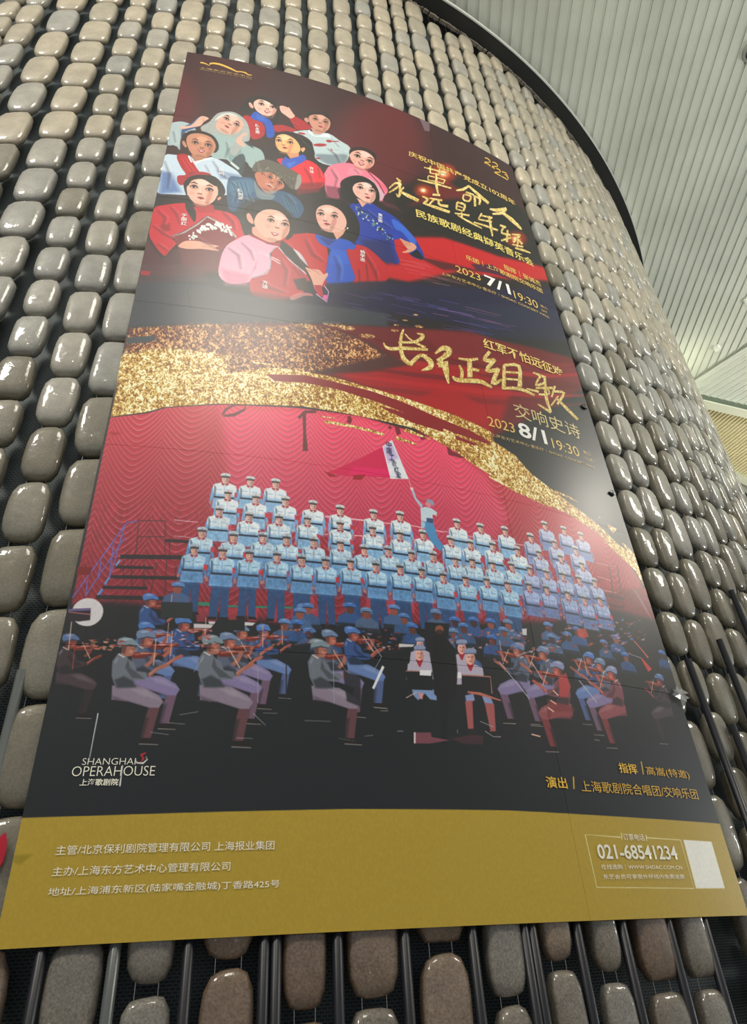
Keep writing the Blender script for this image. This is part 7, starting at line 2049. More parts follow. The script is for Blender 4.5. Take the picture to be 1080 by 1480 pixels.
S b0745f 6 0.6 683,1737 -9,15 -15,4 -14,-8 -5,-16 9,-15 16,-4 14,8
P 2a1a1c 1.5 1 642,1738 17,-6 9,2 12,10 3,-6 -10,-19 -14,-2 -17,17
S e8dcd8 1.5 0.8 673,1739 -4,4 -9,1 -8,-3 -3,-5 4,-5 9,0 8,3
S 180e10 1.5 1 668,1735 -3,8 -5,3 -4,-4 -1,-8 3,-8 5,-3 5,4
P 4a2c28 2 0.9 647,1708 15,-5 20,7 1,-6 -19,-15 -18,14
S e88878 10 0.35 673,1793 -6,13 -12,4 -9,-7 -3,-14 6,-12 12,-4 10,6
P fcdcd0 6 0.6 625,1717 -5,50 7,0 6,-50
S b0745f 4 0.8 635,1779 -5,5 -9,1 -9,-3 -3,-6 5,-5 9,-1 9,3
S 5c2c28 1.5 0.85 618,1780 -1,2 -3,1 -2,-1 0,-3 1,-3 3,-1 2,2
S 5c2c28 1.5 0.85 632,1782 -2,2 -2,1 -2,-1 -1,-3 1,-3 3,-1 2,2
P a83840 2 1 591,1826 6,20 10,11 13,-7 12,-18 -1,-3 -13,0 -6,-3 -7,1 -13,-4
P f4ecec 1.5 0.9 597,1832 12,13 15,-9 0,-3 -13,0 -13,-4
P 353c46 34 0.95 -14,2359 323,-26 97,29 294,0 499,-83 -8,107 -1206,289
P 54343c 30 0.6 -15,2242 280,-56 42,122 -316,70
P 100810 22 0.34 3,1337 34,124 8,125 5,0 0,-130 -43,-124
P ffe8e0 22 0.2 16,1323 37,124 5,127 4,0 -2,-130 -40,-125
P 100810 22 0.34 253,1267 46,108 37,42 3,-8 -31,-51 -51,-97
P ffe8e0 22 0.2 266,1253 48,105 35,44 2,-5 -32,-49 -50,-100
P 100810 22 0.34 216,1317 25,61 3,-5 -25,-60
P ffe8e0 22 0.2 226,1307 25,60 2,-3 -25,-61
P 100810 22 0.34 312,1040 12,78 -7,84 4,1 14,-87 -19,-79
P ffe8e0 22 0.2 324,1027 14,78 -10,85 3,1 13,-87 -17,-79
P 100810 22 0.34 15,1016 22,110 4,-3 -21,-110
P ffe8e0 22 0.2 28,1002 22,110 3,-2 -21,-110
P 100810 22 0.34 707,799 45,73 38,44 3,-8 -33,-56 -50,-61
P ffe8e0 22 0.2 720,783 46,70 37,47 3,-6 -35,-53 -49,-64
P 100810 22 0.34 910,857 44,47 25,69 5,-6 -19,-84 -52,-36
P ffe8e0 22 0.2 925,838 46,45 24,72 3,-5 -20,-80 -50,-40
P 100810 22 0.34 938,726 47,66 3,-6 -48,-66
P ffe8e0 22 0.2 948,714 48,66 2,-5 -48,-66
P 100810 22 0.34 765,1140 30,91 15,70 5,-5 -7,-80 -38,-83
P ffe8e0 22 0.2 781,1122 32,90 12,72 4,-3 -9,-79 -35,-85
P 100810 22 0.34 846,1101 10,99 5,-4 -10,-99
P ffe8e0 22 0.2 861,1085 10,99 4,-3 -10,-99
P 100810 22 0.34 670,654 49,24 1,-8 -48,-23
P ffe8e0 22 0.2 681,641 48,23 2,-6 -49,-23
P 100810 22 0.34 926,1078 28,86 -12,99 6,-1 21,-111 -38,-82
P ffe8e0 22 0.2 944,1057 31,85 -15,102 4,0 20,-110 -36,-84
P 100810 22 0.34 1073,1003 28,36 4,-8 -28,-36
P ffe8e0 22 0.2 1087,986 28,37 3,-6 -28,-37
P 100810 22 0.34 1194,1090 24,99 4,-5 -24,-100
P ffe8e0 22 0.2 1207,1075 24,100 3,-4 -24,-100
P 100810 22 0.34 382,1522 33,71 65,9 1,-11 -59,-23 -35,-54
P ffe8e0 22 0.2 399,1505 33,67 64,12 1,-8 -60,-19 -35,-58
P 100810 22 0.34 662,1470 44,67 4,-8 -44,-67
P ffe8e0 22 0.2 678,1453 43,67 3,-6 -43,-67
P 100810 22 0.34 359,1445 38,35 2,-7 -38,-35
P ffe8e0 22 0.2 370,1433 38,35 1,-5 -38,-35
P 100810 22 0.34 19,1798 39,59 1,60 6,1 5,-72 -48,-55
P ffe8e0 22 0.2 33,1784 42,58 -1,63 4,1 4,-71 -47,-57
P 100810 22 0.34 12,1931 55,58 61,38 1,-8 -58,-48 -57,-47
P ffe8e0 22 0.2 24,1920 56,55 60,40 1,-5 -59,-46 -57,-50
P 100810 22 0.34 338,1736 49,74 17,57 5,-4 -10,-70 -57,-66
P ffe8e0 22 0.2 354,1720 51,72 14,60 5,-3 -12,-67 -56,-68
P 100810 22 0.34 75,1751 36,62 25,73 3,-3 -19,-82 -42,-56
P ffe8e0 22 0.2 87,1740 37,60 23,76 3,-3 -20,-80 -41,-58
P 100810 22 0.34 224,1981 49,40 59,28 1,-7 -57,-37 -50,-31
P ffe8e0 22 0.2 235,1970 49,38 59,30 1,-5 -58,-35 -50,-33
P 100810 22 0.34 51,2073 50,44 2,-7 -50,-44
P ffe8e0 22 0.2 63,2062 50,44 1,-6 -49,-43
P 100810 22 0.34 1126,1412 68,69 75,43 3,-9 -68,-55 -74,-56
P ffe8e0 22 0.2 1142,1395 70,66 73,45 3,-7 -70,-51 -73,-59
P 100810 22 0.34 1077,1801 45,112 26,89 6,-5 -18,-101 -54,-103
P ffe8e0 22 0.2 1095,1783 48,110 23,93 5,-5 -20,-98 -52,-106
P 100810 22 0.34 665,1913 46,91 43,139 6,-6 -33,-152 -57,-81
P ffe8e0 22 0.2 685,1894 49,88 40,144 5,-5 -36,-150 -54,-84
P 100810 22 0.34 767,1835 34,119 56,38 4,-10 -46,-49 -42,-105
P ffe8e0 22 0.2 786,1816 37,117 53,40 4,-7 -49,-46 -40,-109
P 100810 22 0.34 923,1925 18,95 -4,99 6,-2 15,-107 -29,-92
P ffe8e0 22 0.2 943,1906 21,95 -7,101 5,-1 12,-106 -26,-94
P 100810 22 0.34 385,2028 46,51 19,94 6,-3 -13,-106 -55,-45
P ffe8e0 22 0.2 401,2013 48,49 17,97 5,-3 -14,-103 -53,-47
P 100810 22 0.34 446,1965 44,62 21,61 4,-4 -17,-70 -49,-55
P ffe8e0 22 0.2 458,1953 45,61 20,63 3,-3 -18,-68 -48,-57
P 100810 22 0.34 639,2051 30,78 -5,118 6,-1 13,-125 -39,-77
P ffe8e0 22 0.2 656,2036 31,77 -7,120 4,0 12,-124 -37,-78
P 100810 22 0.34 549,2250 53,41 65,9 2,-9 -62,-21 -55,-28
P ffe8e0 22 0.2 564,2236 54,38 64,12 2,-6 -63,-18 -55,-32
P 100810 22 0.34 707,2083 33,59 4,-6 -33,-59
P ffe8e0 22 0.2 720,2070 34,59 3,-4 -34,-60
S b83010 60 0.7 1844,561 -49,122 -87,94 -75,14 -21,-69 44,-116 87,-97 79,-21
S f0a060 36 0.8 1773,631 -26,49 -39,28 -29,-9 -2,-41 26,-48 39,-29 29,9
S fff0d8 14 0.95 1749,638 -13,25 -20,14 -14,-5 -1,-20 13,-24 19,-15 15,5
S b83010 60 0.7 1608,927 -27,70 -52,52 -45,6 -14,-44 25,-68 52,-54 47,-7
S f0a060 36 0.8 1567,964 -15,29 -23,14 -18,-7 -2,-25 15,-28 23,-15 18,7
S fff0d8 14 0.95 1552,967 -7,14 -12,8 -9,-4 -1,-12 8,-14 12,-8 8,4
S b83010 60 0.7 2348,983 -50,95 -82,80 -66,19 -16,-50 45,-90 82,-81 71,-24
S f0a060 36 0.8 2282,1043 -26,39 -36,25 -25,-4 0,-30 25,-38 36,-26 26,4
S fff0d8 14 0.95 2260,1051 -13,19 -18,13 -13,-2 0,-15 13,-19 18,-13 13,2
P 503414 3 0.7 1355,950 20,40 16,-31 -30,-22
P 503414 3 0.7 1298,1097 11,-20 16,-27 14,-22 10,-10 10,-6 8,-2 4,0 1,0 1,-4 -5,11 -13,20 -14,23 -18,28 -19,29 -13,21 3,9 14,-19 20,-27 19,-26 15,-22 14,-21 11,-21 2,-23 -8,-8 -9,1 -11,5 -13,11 -14,16 -15,27 -15,30 -10,22
P 503414 3 0.7 1363,1001 0,25 1,34 -2,29 -4,23 -5,21 -1,5 2,-1 -6,-8 -5,-6 -5,6 2,12 3,16 13,4 12,-24 8,-28 6,-31 -1,-33 -2,-33 -3,-23
P 503414 3 0.7 1396,1018 -25,62 5,5 29,-59
P 503414 3 0.7 1360,1089 12,10 19,11 20,12 26,5 28,6 20,3 13,-37 -19,-5 -28,-7 -25,-7 -24,-2 -22,-2 -16,0
P e0c878 2 1 1353,946 20,40 16,-31 -30,-22
P e0c878 2 1 1296,1093 11,-20 16,-27 14,-22 10,-10 10,-6 8,-2 4,0 1,0 1,-4 -5,11 -13,20 -14,23 -18,28 -19,29 -13,21 3,9 14,-19 20,-27 19,-26 15,-22 14,-21 11,-21 2,-23 -8,-8 -9,1 -11,5 -13,11 -14,16 -15,27 -15,30 -10,22
P e0c878 2 1 1361,997 0,25 1,34 -2,29 -4,23 -5,21 -1,5 2,-1 -6,-8 -5,-6 -5,6 2,12 3,17 13,4 12,-25 8,-28 6,-31 -1,-33 -2,-33 -3,-23
P e0c878 2 1 1394,1014 -25,62 5,5 29,-59
P e0c878 2 1 1358,1086 12,9 19,11 20,12 26,5 28,6 20,3 13,-37 -19,-5 -28,-7 -25,-7 -24,-2 -22,-2 -16,0
G G4 2 1 1353,946 20,40 16,-31 -30,-22
G G4 2 1 1296,1093 11,-20 16,-27 14,-22 10,-10 10,-6 8,-2 4,0 1,0 1,-4 -5,11 -13,20 -14,23 -18,28 -19,29 -13,21 3,9 14,-19 20,-27 19,-26 15,-22 14,-21 11,-21 2,-23 -8,-8 -9,1 -11,5 -13,11 -14,16 -15,27 -15,30 -10,22
G G4 2 1 1361,997 0,25 1,34 -2,29 -4,23 -5,21 -1,5 2,-1 -6,-8 -5,-6 -5,6 2,12 3,17 13,4 12,-25 8,-28 6,-31 -1,-33 -2,-33 -3,-23
G G4 2 1 1394,1014 -25,62 5,5 29,-59
G G4 2 1 1358,1086 12,9 19,11 20,12 26,5 28,6 20,3 13,-37 -19,-5 -28,-7 -25,-7 -24,-2 -22,-2 -16,0
P 503414 3 0.7 1578,688 17,-3 25,-6 28,-7 36,-9 39,-9 29,-8 5,-19 -28,6 -39,9 -36,7 -30,10 -26,9 -17,7
P 503414 3 0.7 1627,630 -13,98 10,-6 16,-100
P 503414 3 0.7 1704,595 -22,118 10,-5 25,-119
P 503414 3 0.7 1618,727 70,-19 3,-14 -70,20
P 503414 3 0.7 1595,774 -8,55 8,-4 9,-55
P 503414 3 0.7 1599,774 16,-4 23,-7 24,-7 25,-6 25,-7 18,-5 4,-16 -18,5 -25,7 -25,7 -24,7 -24,8 -16,5
P 503414 3 0.7 1728,725 -22,66 7,0 24,-65
P 503414 3 0.7 1590,829 121,-37 3,-14 -121,38
P 503414 3 0.7 1511,874 24,-4 34,-7 33,-6 30,-9 28,-8 28,-7 29,-7 29,-7 20,-6 5,-18 -20,4 -28,6 -29,6 -28,6 -28,7 -29,7 -35,12 -35,12 -25,9
P 503414 3 0.7 1662,696 -6,45 -8,61 -6,55 0,39 2,32 1,21 13,-12 1,-23 0,-33 3,-39 3,-52 6,-60 5,-43
P 503414 3 0.7 1806,811 15,-10 23,-16 25,-21 24,-32 22,-34 16,-23 -7,-19 -16,22 -22,30 -20,25 -21,24 -22,22 -16,16
P 503414 3 0.7 1916,677 15,16 22,21 24,22 30,20 31,21 22,14 21,-38 -21,-16 -31,-22 -29,-21 -28,-16 -25,-15 -18,-9
P 503414 3 0.7 1881,782 67,-16 8,-23 -66,11
P 503414 3 0.7 1857,813 -6,22 -9,31 -1,26 14,6 20,-5 21,-15 18,-31 14,-35 2,-30 -17,-2 -23,10 -17,8 -5,18 16,-5 21,-6 9,1 -2,12 -10,26 -9,16 -12,9 -17,5 -10,-2 2,-14 8,-27 6,-21
P 503414 3 0.7 1940,783 16,-1 21,-1 11,5 -2,17 -9,31 -8,24 16,-4 9,-26 12,-37 2,-34 -18,-7 -25,5 -17,5
P 503414 3 0.7 1946,784 -19,125 20,-15 19,-125
P 503414 3 0.7 2063,852 14,-1 21,-4 28,-13 37,-33 40,-40 28,-29 2,-32 -28,26 -38,35 -32,26 -25,18 -22,13 -17,10
P 503414 3 0.7 2224,715 -13,23 -17,30 -17,24 -31,32 -38,33 -28,24 -3,21 27,-17 39,-28 37,-32 29,-43 20,-39 11,-26
P 503414 3 0.7 2166,813 18,16 27,20 25,21 31,13 30,15 22,9 16,-24 -14,-22 -23,-28 -24,-27 -33,-10 -35,-8 -24,-4
P 503414 3 0.7 1605,994 57,-29 5,-28 -59,33
P 503414 3 0.7 1575,1050 95,-32 6,-25 -98,41
P 503414 3 0.7 1607,1027 -41,81 5,7 46,-77
P 503414 3 0.7 1635,1030 -1,15 -1,22 8,17 21,-2 26,-9 19,-7 7,-36 -19,9 -25,12 -17,4 -2,-7 1,-17 1,-14
P 503414 3 0.7 1522,1058 12,4 15,5 4,4 -4,5 -15,25 -11,19 6,13 12,-18 19,-26 13,-35 -13,-13 -19,-1 -13,2
P 503414 3 0.7 1520,1134 20,2 30,1 31,1 38,-3 40,-4 29,-3 11,-33 -29,2 -40,3 -38,2 -34,6 -31,6 -23,5
P 503414 3 0.7 1783,956 -19,87 13,-5 21,-89
P 503414 3 0.7 1787,965 18,-5 25,-6 12,2 -3,15 -11,33 -9,25 13,0 10,-26 14,-39 4,-35 -20,-5 -27,9 -19,7
P 503414 3 0.7 1782,1004 47,-9 5,-15 -47,9
P 503414 3 0.7 1768,1049 55,-11 5,-17 -55,11
P 503414 3 0.7 1750,1106 116,-45 7,-25 -119,54
P 503414 3 0.7 1802,1057 -6,62 13,-10 6,-62
P 503414 3 0.7 1768,1114 19,8 28,9 30,9 36,3 38,2 27,0 6,-13 -26,-4 -36,-6 -34,-7 -32,-5 -30,-5 -21,-3
P 503414 3 0.7 1976,948 -42,97 8,2 47,-96
P 503414 3 0.7 1958,995 105,-33 10,-31 -110,46
P 503414 3 0.7 1938,1054 112,-41 8,-27 -115,51
P 503414 3 0.7 1890,1116 26,-4 36,-7 37,-6 35,-6 34,-5 25,-3 11,-27 -25,3 -35,5 -36,6 -38,10 -38,10 -26,7
P 503414 3 0.7 2030,951 -3,33 -3,45 -3,45 -1,40 -1,40 0,28 11,-10 5,-31 5,-43 5,-45 2,-44 1,-44 0,-31
P 503414 3 0.7 2116,1004 50,-7 14,-33 -53,12
P 503414 3 0.7 2145,992 -13,27 -18,39 -4,32 24,-1 35,-15 25,-12 9,-26 -26,12 -33,14 -17,3 3,-13 15,-32 13,-26
P 503414 3 0.7 2172,1009 -40,160 21,-12 38,-159
P 503414 3 0.7 2093,1188 103,-99 0,-20 -103,99
P 503414 3 0.7 2211,1037 79,-36 10,-32 -83,50
P 503414 3 0.7 2290,974 -93,149 12,8 94,-148
P 503414 3 0.7 2231,1057 48,46 21,-32 -58,-32
P 503414 3 0.7 2248,1079 -26,83 15,-8 26,-83
P 503414 3 0.7 2185,1166 100,-36 8,-23 -101,42
P 503414 3 0.7 2202,1196 19,-5 26,-8 26,-7 25,-8 25,-7 18,-6 7,-14 -16,0 -22,0 -24,3 -28,10 -28,12 -20,9
P e0c878 2 1 1575,682 17,-3 25,-6 28,-7 36,-9 39,-9 29,-8 5,-18 -28,6 -39,8 -36,8 -30,9 -25,9 -18,7
P e0c878 2 1 1624,624 -13,98 11,-6 15,-100
P e0c878 2 1 1701,589 -22,118 10,-5 25,-119
P e0c878 2 1 1615,721 70,-19 3,-14 -69,20
P e0c878 2 1 1592,769 -8,54 8,-4 9,-55
P e0c878 2 1 1596,769 16,-5 23,-7 24,-6 25,-7 25,-7 18,-5 4,-16 -18,5 -25,7 -25,7 -24,8 -24,7 -16,6
P e0c878 2 1 1725,720 -22,65 7,0 24,-65
P e0c878 2 1 1587,823 121,-37 3,-13 -121,37
P e0c878 2 1 1509,868 23,-4 34,-6 33,-7 30,-8 28,-8 28,-8 29,-7 29,-7 20,-5 5,-18 -20,4 -28,5 -29,6 -28,6 -28,7 -29,7 -35,12 -35,12 -25,9
P e0c878 2 1 1659,690 -6,45 -8,61 -6,55 0,40 2,32 2,21 12,-13 1,-23 0,-33 3,-39 4,-52 6,-60 4,-43
P e0c878 2 1 1803,806 15,-10 23,-17 25,-21 24,-32 22,-33 16,-24 -7,-18 -16,22 -22,30 -20,25 -21,23 -22,22 -16,17
P e0c878 2 1 1913,671 15,16 22,22 24,22 30,20 31,20 22,14 21,-38 -21,-15 -31,-22 -29,-22 -28,-15 -25,-15 -18,-10
P e0c878 2 1 1878,777 67,-16 8,-24 -66,12
P e0c878 2 1 1855,808 -7,22 -9,31 -1,25 14,7 20,-5 21,-15 18,-31 14,-36 2,-30 -17,-2 -23,10 -17,8 -5,18 16,-5 21,-6 9,2 -2,12 -10,25 -9,16 -12,9 -17,6 -9,-2 1,-14 8,-27 6,-22
P e0c878 2 1 1937,778 16,-2 21,-1 11,5 -2,17 -9,31 -8,25 16,-5 9,-25 12,-38 2,-33 -18,-7 -24,4 -18,5
P e0c878 2 1 1943,779 -19,124 21,-14 18,-126
P e0c878 2 1 2060,846 14,0 21,-4 28,-13 37,-33 40,-40 28,-30 2,-31 -28,26 -39,35 -31,25 -25,19 -22,13 -17,10
P e0c878 2 1 2221,709 -13,24 -17,30 -17,24 -31,31 -38,34 -28,24 -3,21 27,-18 39,-27 37,-33 29,-43 20,-39 11,-25
P e0c878 2 1 2163,808 18,16 27,19 25,21 31,14 30,15 22,9 16,-25 -14,-21 -23,-29 -24,-26 -33,-10 -35,-8 -24,-4
P e0c878 2 1 1602,989 58,-29 4,-28 -59,33
P e0c878 2 1 1572,1044 95,-31 6,-25 -98,40
P e0c878 2 1 1604,1022 -41,81 6,7 45,-77
P e0c878 2 1 1632,1024 -1,15 -1,23 9,16 21,-1 25,-9 19,-7 8,-36 -19,9 -26,12 -16,4 -3,-8 1,-16 1,-14
P e0c878 2 1 1520,1052 11,4 15,6 4,3 -3,6 -15,24 -12,19 6,14 13,-18 18,-27 13,-35 -13,-13 -18,0 -14,1
P e0c878 2 1 1517,1129 20,2 30,1 32,1 37,-4 41,-3 28,-4 11,-32 -28,2 -41,2 -37,3 -35,6 -31,5 -22,5
P e0c878 2 1 1780,950 -18,88 12,-5 22,-89
P e0c878 2 1 1784,960 19,-5 24,-7 12,2 -3,16 -11,32 -9,26 13,0 10,-26 14,-39 4,-35 -20,-5 -27,8 -19,7
P e0c878 2 1 1779,998 47,-8 5,-15 -47,8
P e0c878 2 1 1765,1044 55,-12 5,-17 -55,12
P e0c878 2 1 1747,1101 117,-45 6,-25 -119,54
P e0c878 2 1 1799,1052 -6,62 14,-10 5,-62
P e0c878 2 1 1765,1109 19,7 28,10 31,9 35,3 38,1 28,1 5,-13 -25,-5 -37,-6 -33,-6 -33,-5 -30,-5 -21,-4
P e0c878 2 1 1973,943 -42,96 8,2 47,-95
P e0c878 2 1 1955,989 105,-32 10,-32 -109,47
P e0c878 2 1 1935,1049 112,-42 8,-26 -115,51
P e0c878 2 1 1887,1111 26,-4 37,-7 36,-7 35,-5 35,-5 24,-4 11,-27 -25,4 -35,5 -35,6 -38,10 -39,10 -26,7
P e0c878 2 1 2027,946 -2,32 -3,46 -4,44 -1,41 -1,40 0,28 12,-10 4,-31 5,-44 5,-44 2,-44 1,-44 0,-31
P e0c878 2 1 2113,999 50,-7 14,-33 -53,12
P e0c878 2 1 2142,987 -13,27 -18,39 -4,32 25,-1 34,-15 25,-12 9,-27 -25,12 -34,15 -17,3 3,-13 16,-32 12,-26
P e0c878 2 1 2169,1004 -40,160 21,-12 38,-160
P e0c878 2 1 2090,1183 103,-99 0,-20 -103,99
P e0c878 2 1 2208,1032 79,-36 10,-32 -83,50
P e0c878 2 1 2287,969 -93,149 12,8 94,-148
P e0c878 2 1 2228,1052 48,46 21,-32 -58,-32
P e0c878 2 1 2245,1074 -26,83 15,-8 26,-83
P e0c878 2 1 2183,1161 99,-36 8,-23 -101,42
P e0c878 2 1 2199,1191 19,-5 26,-8 26,-7 25,-8 25,-7 18,-6 7,-14 -15,0 -23,0 -24,3 -28,10 -28,12 -20,8
G G4 2 1 1575,682 17,-3 25,-6 28,-7 36,-9 39,-9 29,-8 5,-18 -28,6 -39,8 -36,8 -30,9 -25,9 -18,7
G G4 2 1 1624,624 -13,98 11,-6 15,-100
G G4 2 1 1701,589 -22,118 10,-5 25,-119
G G4 2 1 1615,721 70,-19 3,-14 -69,20
G G4 2 1 1592,769 -8,54 8,-4 9,-55
G G4 2 1 1596,769 16,-5 23,-7 24,-6 25,-7 25,-7 18,-5 4,-16 -18,5 -25,7 -25,7 -24,8 -24,7 -16,6
G G4 2 1 1725,720 -22,65 7,0 24,-65
G G4 2 1 1587,823 121,-37 3,-13 -121,37
G G4 2 1 1509,868 23,-4 34,-6 33,-7 30,-8 28,-8 28,-8 29,-7 29,-7 20,-5 5,-18 -20,4 -28,5 -29,6 -28,6 -28,7 -29,7 -35,12 -35,12 -25,9
G G4 2 1 1659,690 -6,45 -8,61 -6,55 0,40 2,32 2,21 12,-13 1,-23 0,-33 3,-39 4,-52 6,-60 4,-43
G G4 2 1 1803,806 15,-10 23,-17 25,-21 24,-32 22,-33 16,-24 -7,-18 -16,22 -22,30 -20,25 -21,23 -22,22 -16,17
G G4 2 1 1913,671 15,16 22,22 24,22 30,20 31,20 22,14 21,-38 -21,-15 -31,-22 -29,-22 -28,-15 -25,-15 -18,-10
G G4 2 1 1878,777 67,-16 8,-24 -66,12
G G4 2 1 1855,808 -7,22 -9,31 -1,25 14,7 20,-5 21,-15 18,-31 14,-36 2,-30 -17,-2 -23,10 -17,8 -5,18 16,-5 21,-6 9,2 -2,12 -10,25 -9,16 -12,9 -17,6 -9,-2 1,-14 8,-27 6,-22
G G4 2 1 1937,778 16,-2 21,-1 11,5 -2,17 -9,31 -8,25 16,-5 9,-25 12,-38 2,-33 -18,-7 -24,4 -18,5
G G4 2 1 1943,779 -19,124 21,-14 18,-126
G G4 2 1 2060,846 14,0 21,-4 28,-13 37,-33 40,-40 28,-30 2,-31 -28,26 -39,35 -31,25 -25,19 -22,13 -17,10
G G4 2 1 2221,709 -13,24 -17,30 -17,24 -31,31 -38,34 -28,24 -3,21 27,-18 39,-27 37,-33 29,-43 20,-39 11,-25
G G4 2 1 2163,808 18,16 27,19 25,21 31,14 30,15 22,9 16,-25 -14,-21 -23,-29 -24,-26 -33,-10 -35,-8 -24,-4
G G4 2 1 1602,989 58,-29 4,-28 -59,33
G G4 2 1 1572,1044 95,-31 6,-25 -98,40
G G4 2 1 1604,1022 -41,81 6,7 45,-77
G G4 2 1 1632,1024 -1,15 -1,23 9,16 21,-1 25,-9 19,-7 8,-36 -19,9 -26,12 -16,4 -3,-8 1,-16 1,-14
G G4 2 1 1520,1052 11,4 15,6 4,3 -3,6 -15,24 -12,19 6,14 13,-18 18,-27 13,-35 -13,-13 -18,0 -14,1
G G4 2 1 1517,1129 20,2 30,1 32,1 37,-4 41,-3 28,-4 11,-32 -28,2 -41,2 -37,3 -35,6 -31,5 -22,5
G G4 2 1 1780,950 -18,88 12,-5 22,-89
G G4 2 1 1784,960 19,-5 24,-7 12,2 -3,16 -11,32 -9,26 13,0 10,-26 14,-39 4,-35 -20,-5 -27,8 -19,7
G G4 2 1 1779,998 47,-8 5,-15 -47,8
G G4 2 1 1765,1044 55,-12 5,-17 -55,12
G G4 2 1 1747,1101 117,-45 6,-25 -119,54
G G4 2 1 1799,1052 -6,62 14,-10 5,-62
G G4 2 1 1765,1109 19,7 28,10 31,9 35,3 38,1 28,1 5,-13 -25,-5 -37,-6 -33,-6 -33,-5 -30,-5 -21,-4
G G4 2 1 1973,943 -42,96 8,2 47,-95
G G4 2 1 1955,989 105,-32 10,-32 -109,47
G G4 2 1 1935,1049 112,-42 8,-26 -115,51
G G4 2 1 1887,1111 26,-4 37,-7 36,-7 35,-5 35,-5 24,-4 11,-27 -25,4 -35,5 -35,6 -38,10 -39,10 -26,7
G G4 2 1 2027,946 -2,32 -3,46 -4,44 -1,41 -1,40 0,28 12,-10 4,-31 5,-44 5,-44 2,-44 1,-44 0,-31
G G4 2 1 2113,999 50,-7 14,-33 -53,12
G G4 2 1 2142,987 -13,27 -18,39 -4,32 25,-1 34,-15 25,-12 9,-27 -25,12 -34,15 -17,3 3,-13 16,-32 12,-26
G G4 2 1 2169,1004 -40,160 21,-12 38,-160
G G4 2 1 2090,1183 103,-99 0,-20 -103,99
G G4 2 1 2208,1032 79,-36 10,-32 -83,50
G G4 2 1 2287,969 -93,149 12,8 94,-148
G G4 2 1 2228,1052 48,46 21,-32 -58,-32
G G4 2 1 2245,1074 -26,83 15,-8 26,-83
G G4 2 1 2183,1161 99,-36 8,-23 -101,42
G G4 2 1 2199,1191 19,-5 26,-8 26,-7 25,-8 25,-7 18,-6 7,-14 -15,0 -23,0 -24,3 -28,10 -28,12 -20,8
P 503414 3 0.7 1159,2515 0,8 1,12 5,11 9,7 11,4 14,0 17,-5 20,-9 18,-7 17,-6 16,-5 21,-6 32,-10 35,-10 26,-8 3,-18 -26,5 -35,9 -31,7 -21,5 -18,5 -17,5 -20,9 -19,9 -15,6 -11,2 -10,-1 -7,-3 -4,-5 -4,-9 -2,-6
P 503414 3 0.7 1275,2375 -7,15 -8,21 -7,24 -5,25 -4,28 -3,28 0,29 1,30 4,26 12,17 14,10 9,5 15,-27 -8,-7 -11,-9 -7,-12 -5,-19 -4,-25 -1,-26 1,-25 4,-26 4,-23 4,-22 6,-20 4,-15
P 503414 3 0.7 1295,2636 7,-10 10,-15 10,-15 11,-17 11,-17 9,-10 10,-3 12,1 9,2 10,-31 -11,1 -15,1 -17,7 -17,16 -13,18 -12,16 -11,16 -11,14 -7,10
P 503414 3 0.7 1369,2552 8,8 10,10 5,9 1,7 0,7 -1,2 -10,15 -19,18 -14,15 1,6 16,-6 22,-10 22,-16 12,-27 2,-23 -4,-19 -13,-10 -16,-5 -11,-3
P 503414 3 0.7 1281,2411 6,11 11,15 15,15 23,12 28,10 20,8 9,-20 -21,-5 -29,-8 -24,-10 -15,-12 -11,-13 -8,-9
P 503414 3 0.7 1351,2384 9,2 12,3 4,4 -1,-1 -1,1 -5,6 -11,14 -15,17 -19,15 -28,13 -32,12 -23,8 -1,13 23,-6 32,-9 29,-12 23,-14 19,-17 15,-15 10,-17 5,-18 -5,-15 -13,0 -15,4 -10,4
P 503414 3 0.7 1442,2502 16,-15 21,-22 15,-11 8,-1 8,3 2,2 0,-4 -4,7 -8,13 -18,21 -24,25 -17,18 4,14 19,-13 26,-20 24,-21 16,-21 12,-24 3,-27 -13,-13 -18,-2 -23,9 -22,25 -20,29 -12,21
P 503414 3 0.7 1498,2466 -59,104 19,10 53,-108
P 503414 3 0.7 1469,2545 1,13 0,21 0,25 6,31 6,34 5,24 8,-5 3,-29 4,-39 4,-36 1,-25 1,-20 1,-14
P 503414 3 0.7 1447,2590 41,-8 4,-48 -42,25
P e4cf80 2 1 1156,2511 1,8 1,12 5,11 8,7 11,4 15,0 17,-5 19,-9 19,-7 16,-6 17,-5 21,-6 31,-10 36,-10 25,-8 3,-18 -25,5 -35,9 -32,7 -21,5 -17,5 -17,5 -20,9 -19,9 -15,6 -12,2 -9,-1 -7,-3 -5,-5 -3,-9 -3,-6
P e4cf80 2 1 1272,2371 -6,15 -8,21 -7,24 -5,25 -5,28 -2,28 -1,29 2,30 4,26 12,17 13,10 10,5 15,-27 -8,-6 -11,-10 -8,-12 -5,-19 -3,-25 -2,-26 2,-25 3,-26 5,-24 4,-21 6,-21 3,-14
P e4cf80 2 1 1293,2632 7,-10 9,-15 11,-15 11,-17 11,-17 9,-10 9,-3 12,1 10,2 9,-31 -10,1 -15,1 -18,7 -16,16 -14,18 -12,16 -11,16 -10,14 -7,10
P e4cf80 2 1 1367,2548 7,8 11,10 5,9 1,7 0,7 -1,3 -10,14 -19,18 -14,15 1,6 15,-5 23,-11 21,-16 13,-27 2,-23 -5,-19 -13,-10 -15,-5 -11,-2
P e4cf80 2 1 1278,2407 7,11 10,15 16,14 23,13 28,10 20,8 9,-20 -21,-5 -29,-9 -24,-9 -15,-12 -11,-13 -8,-9
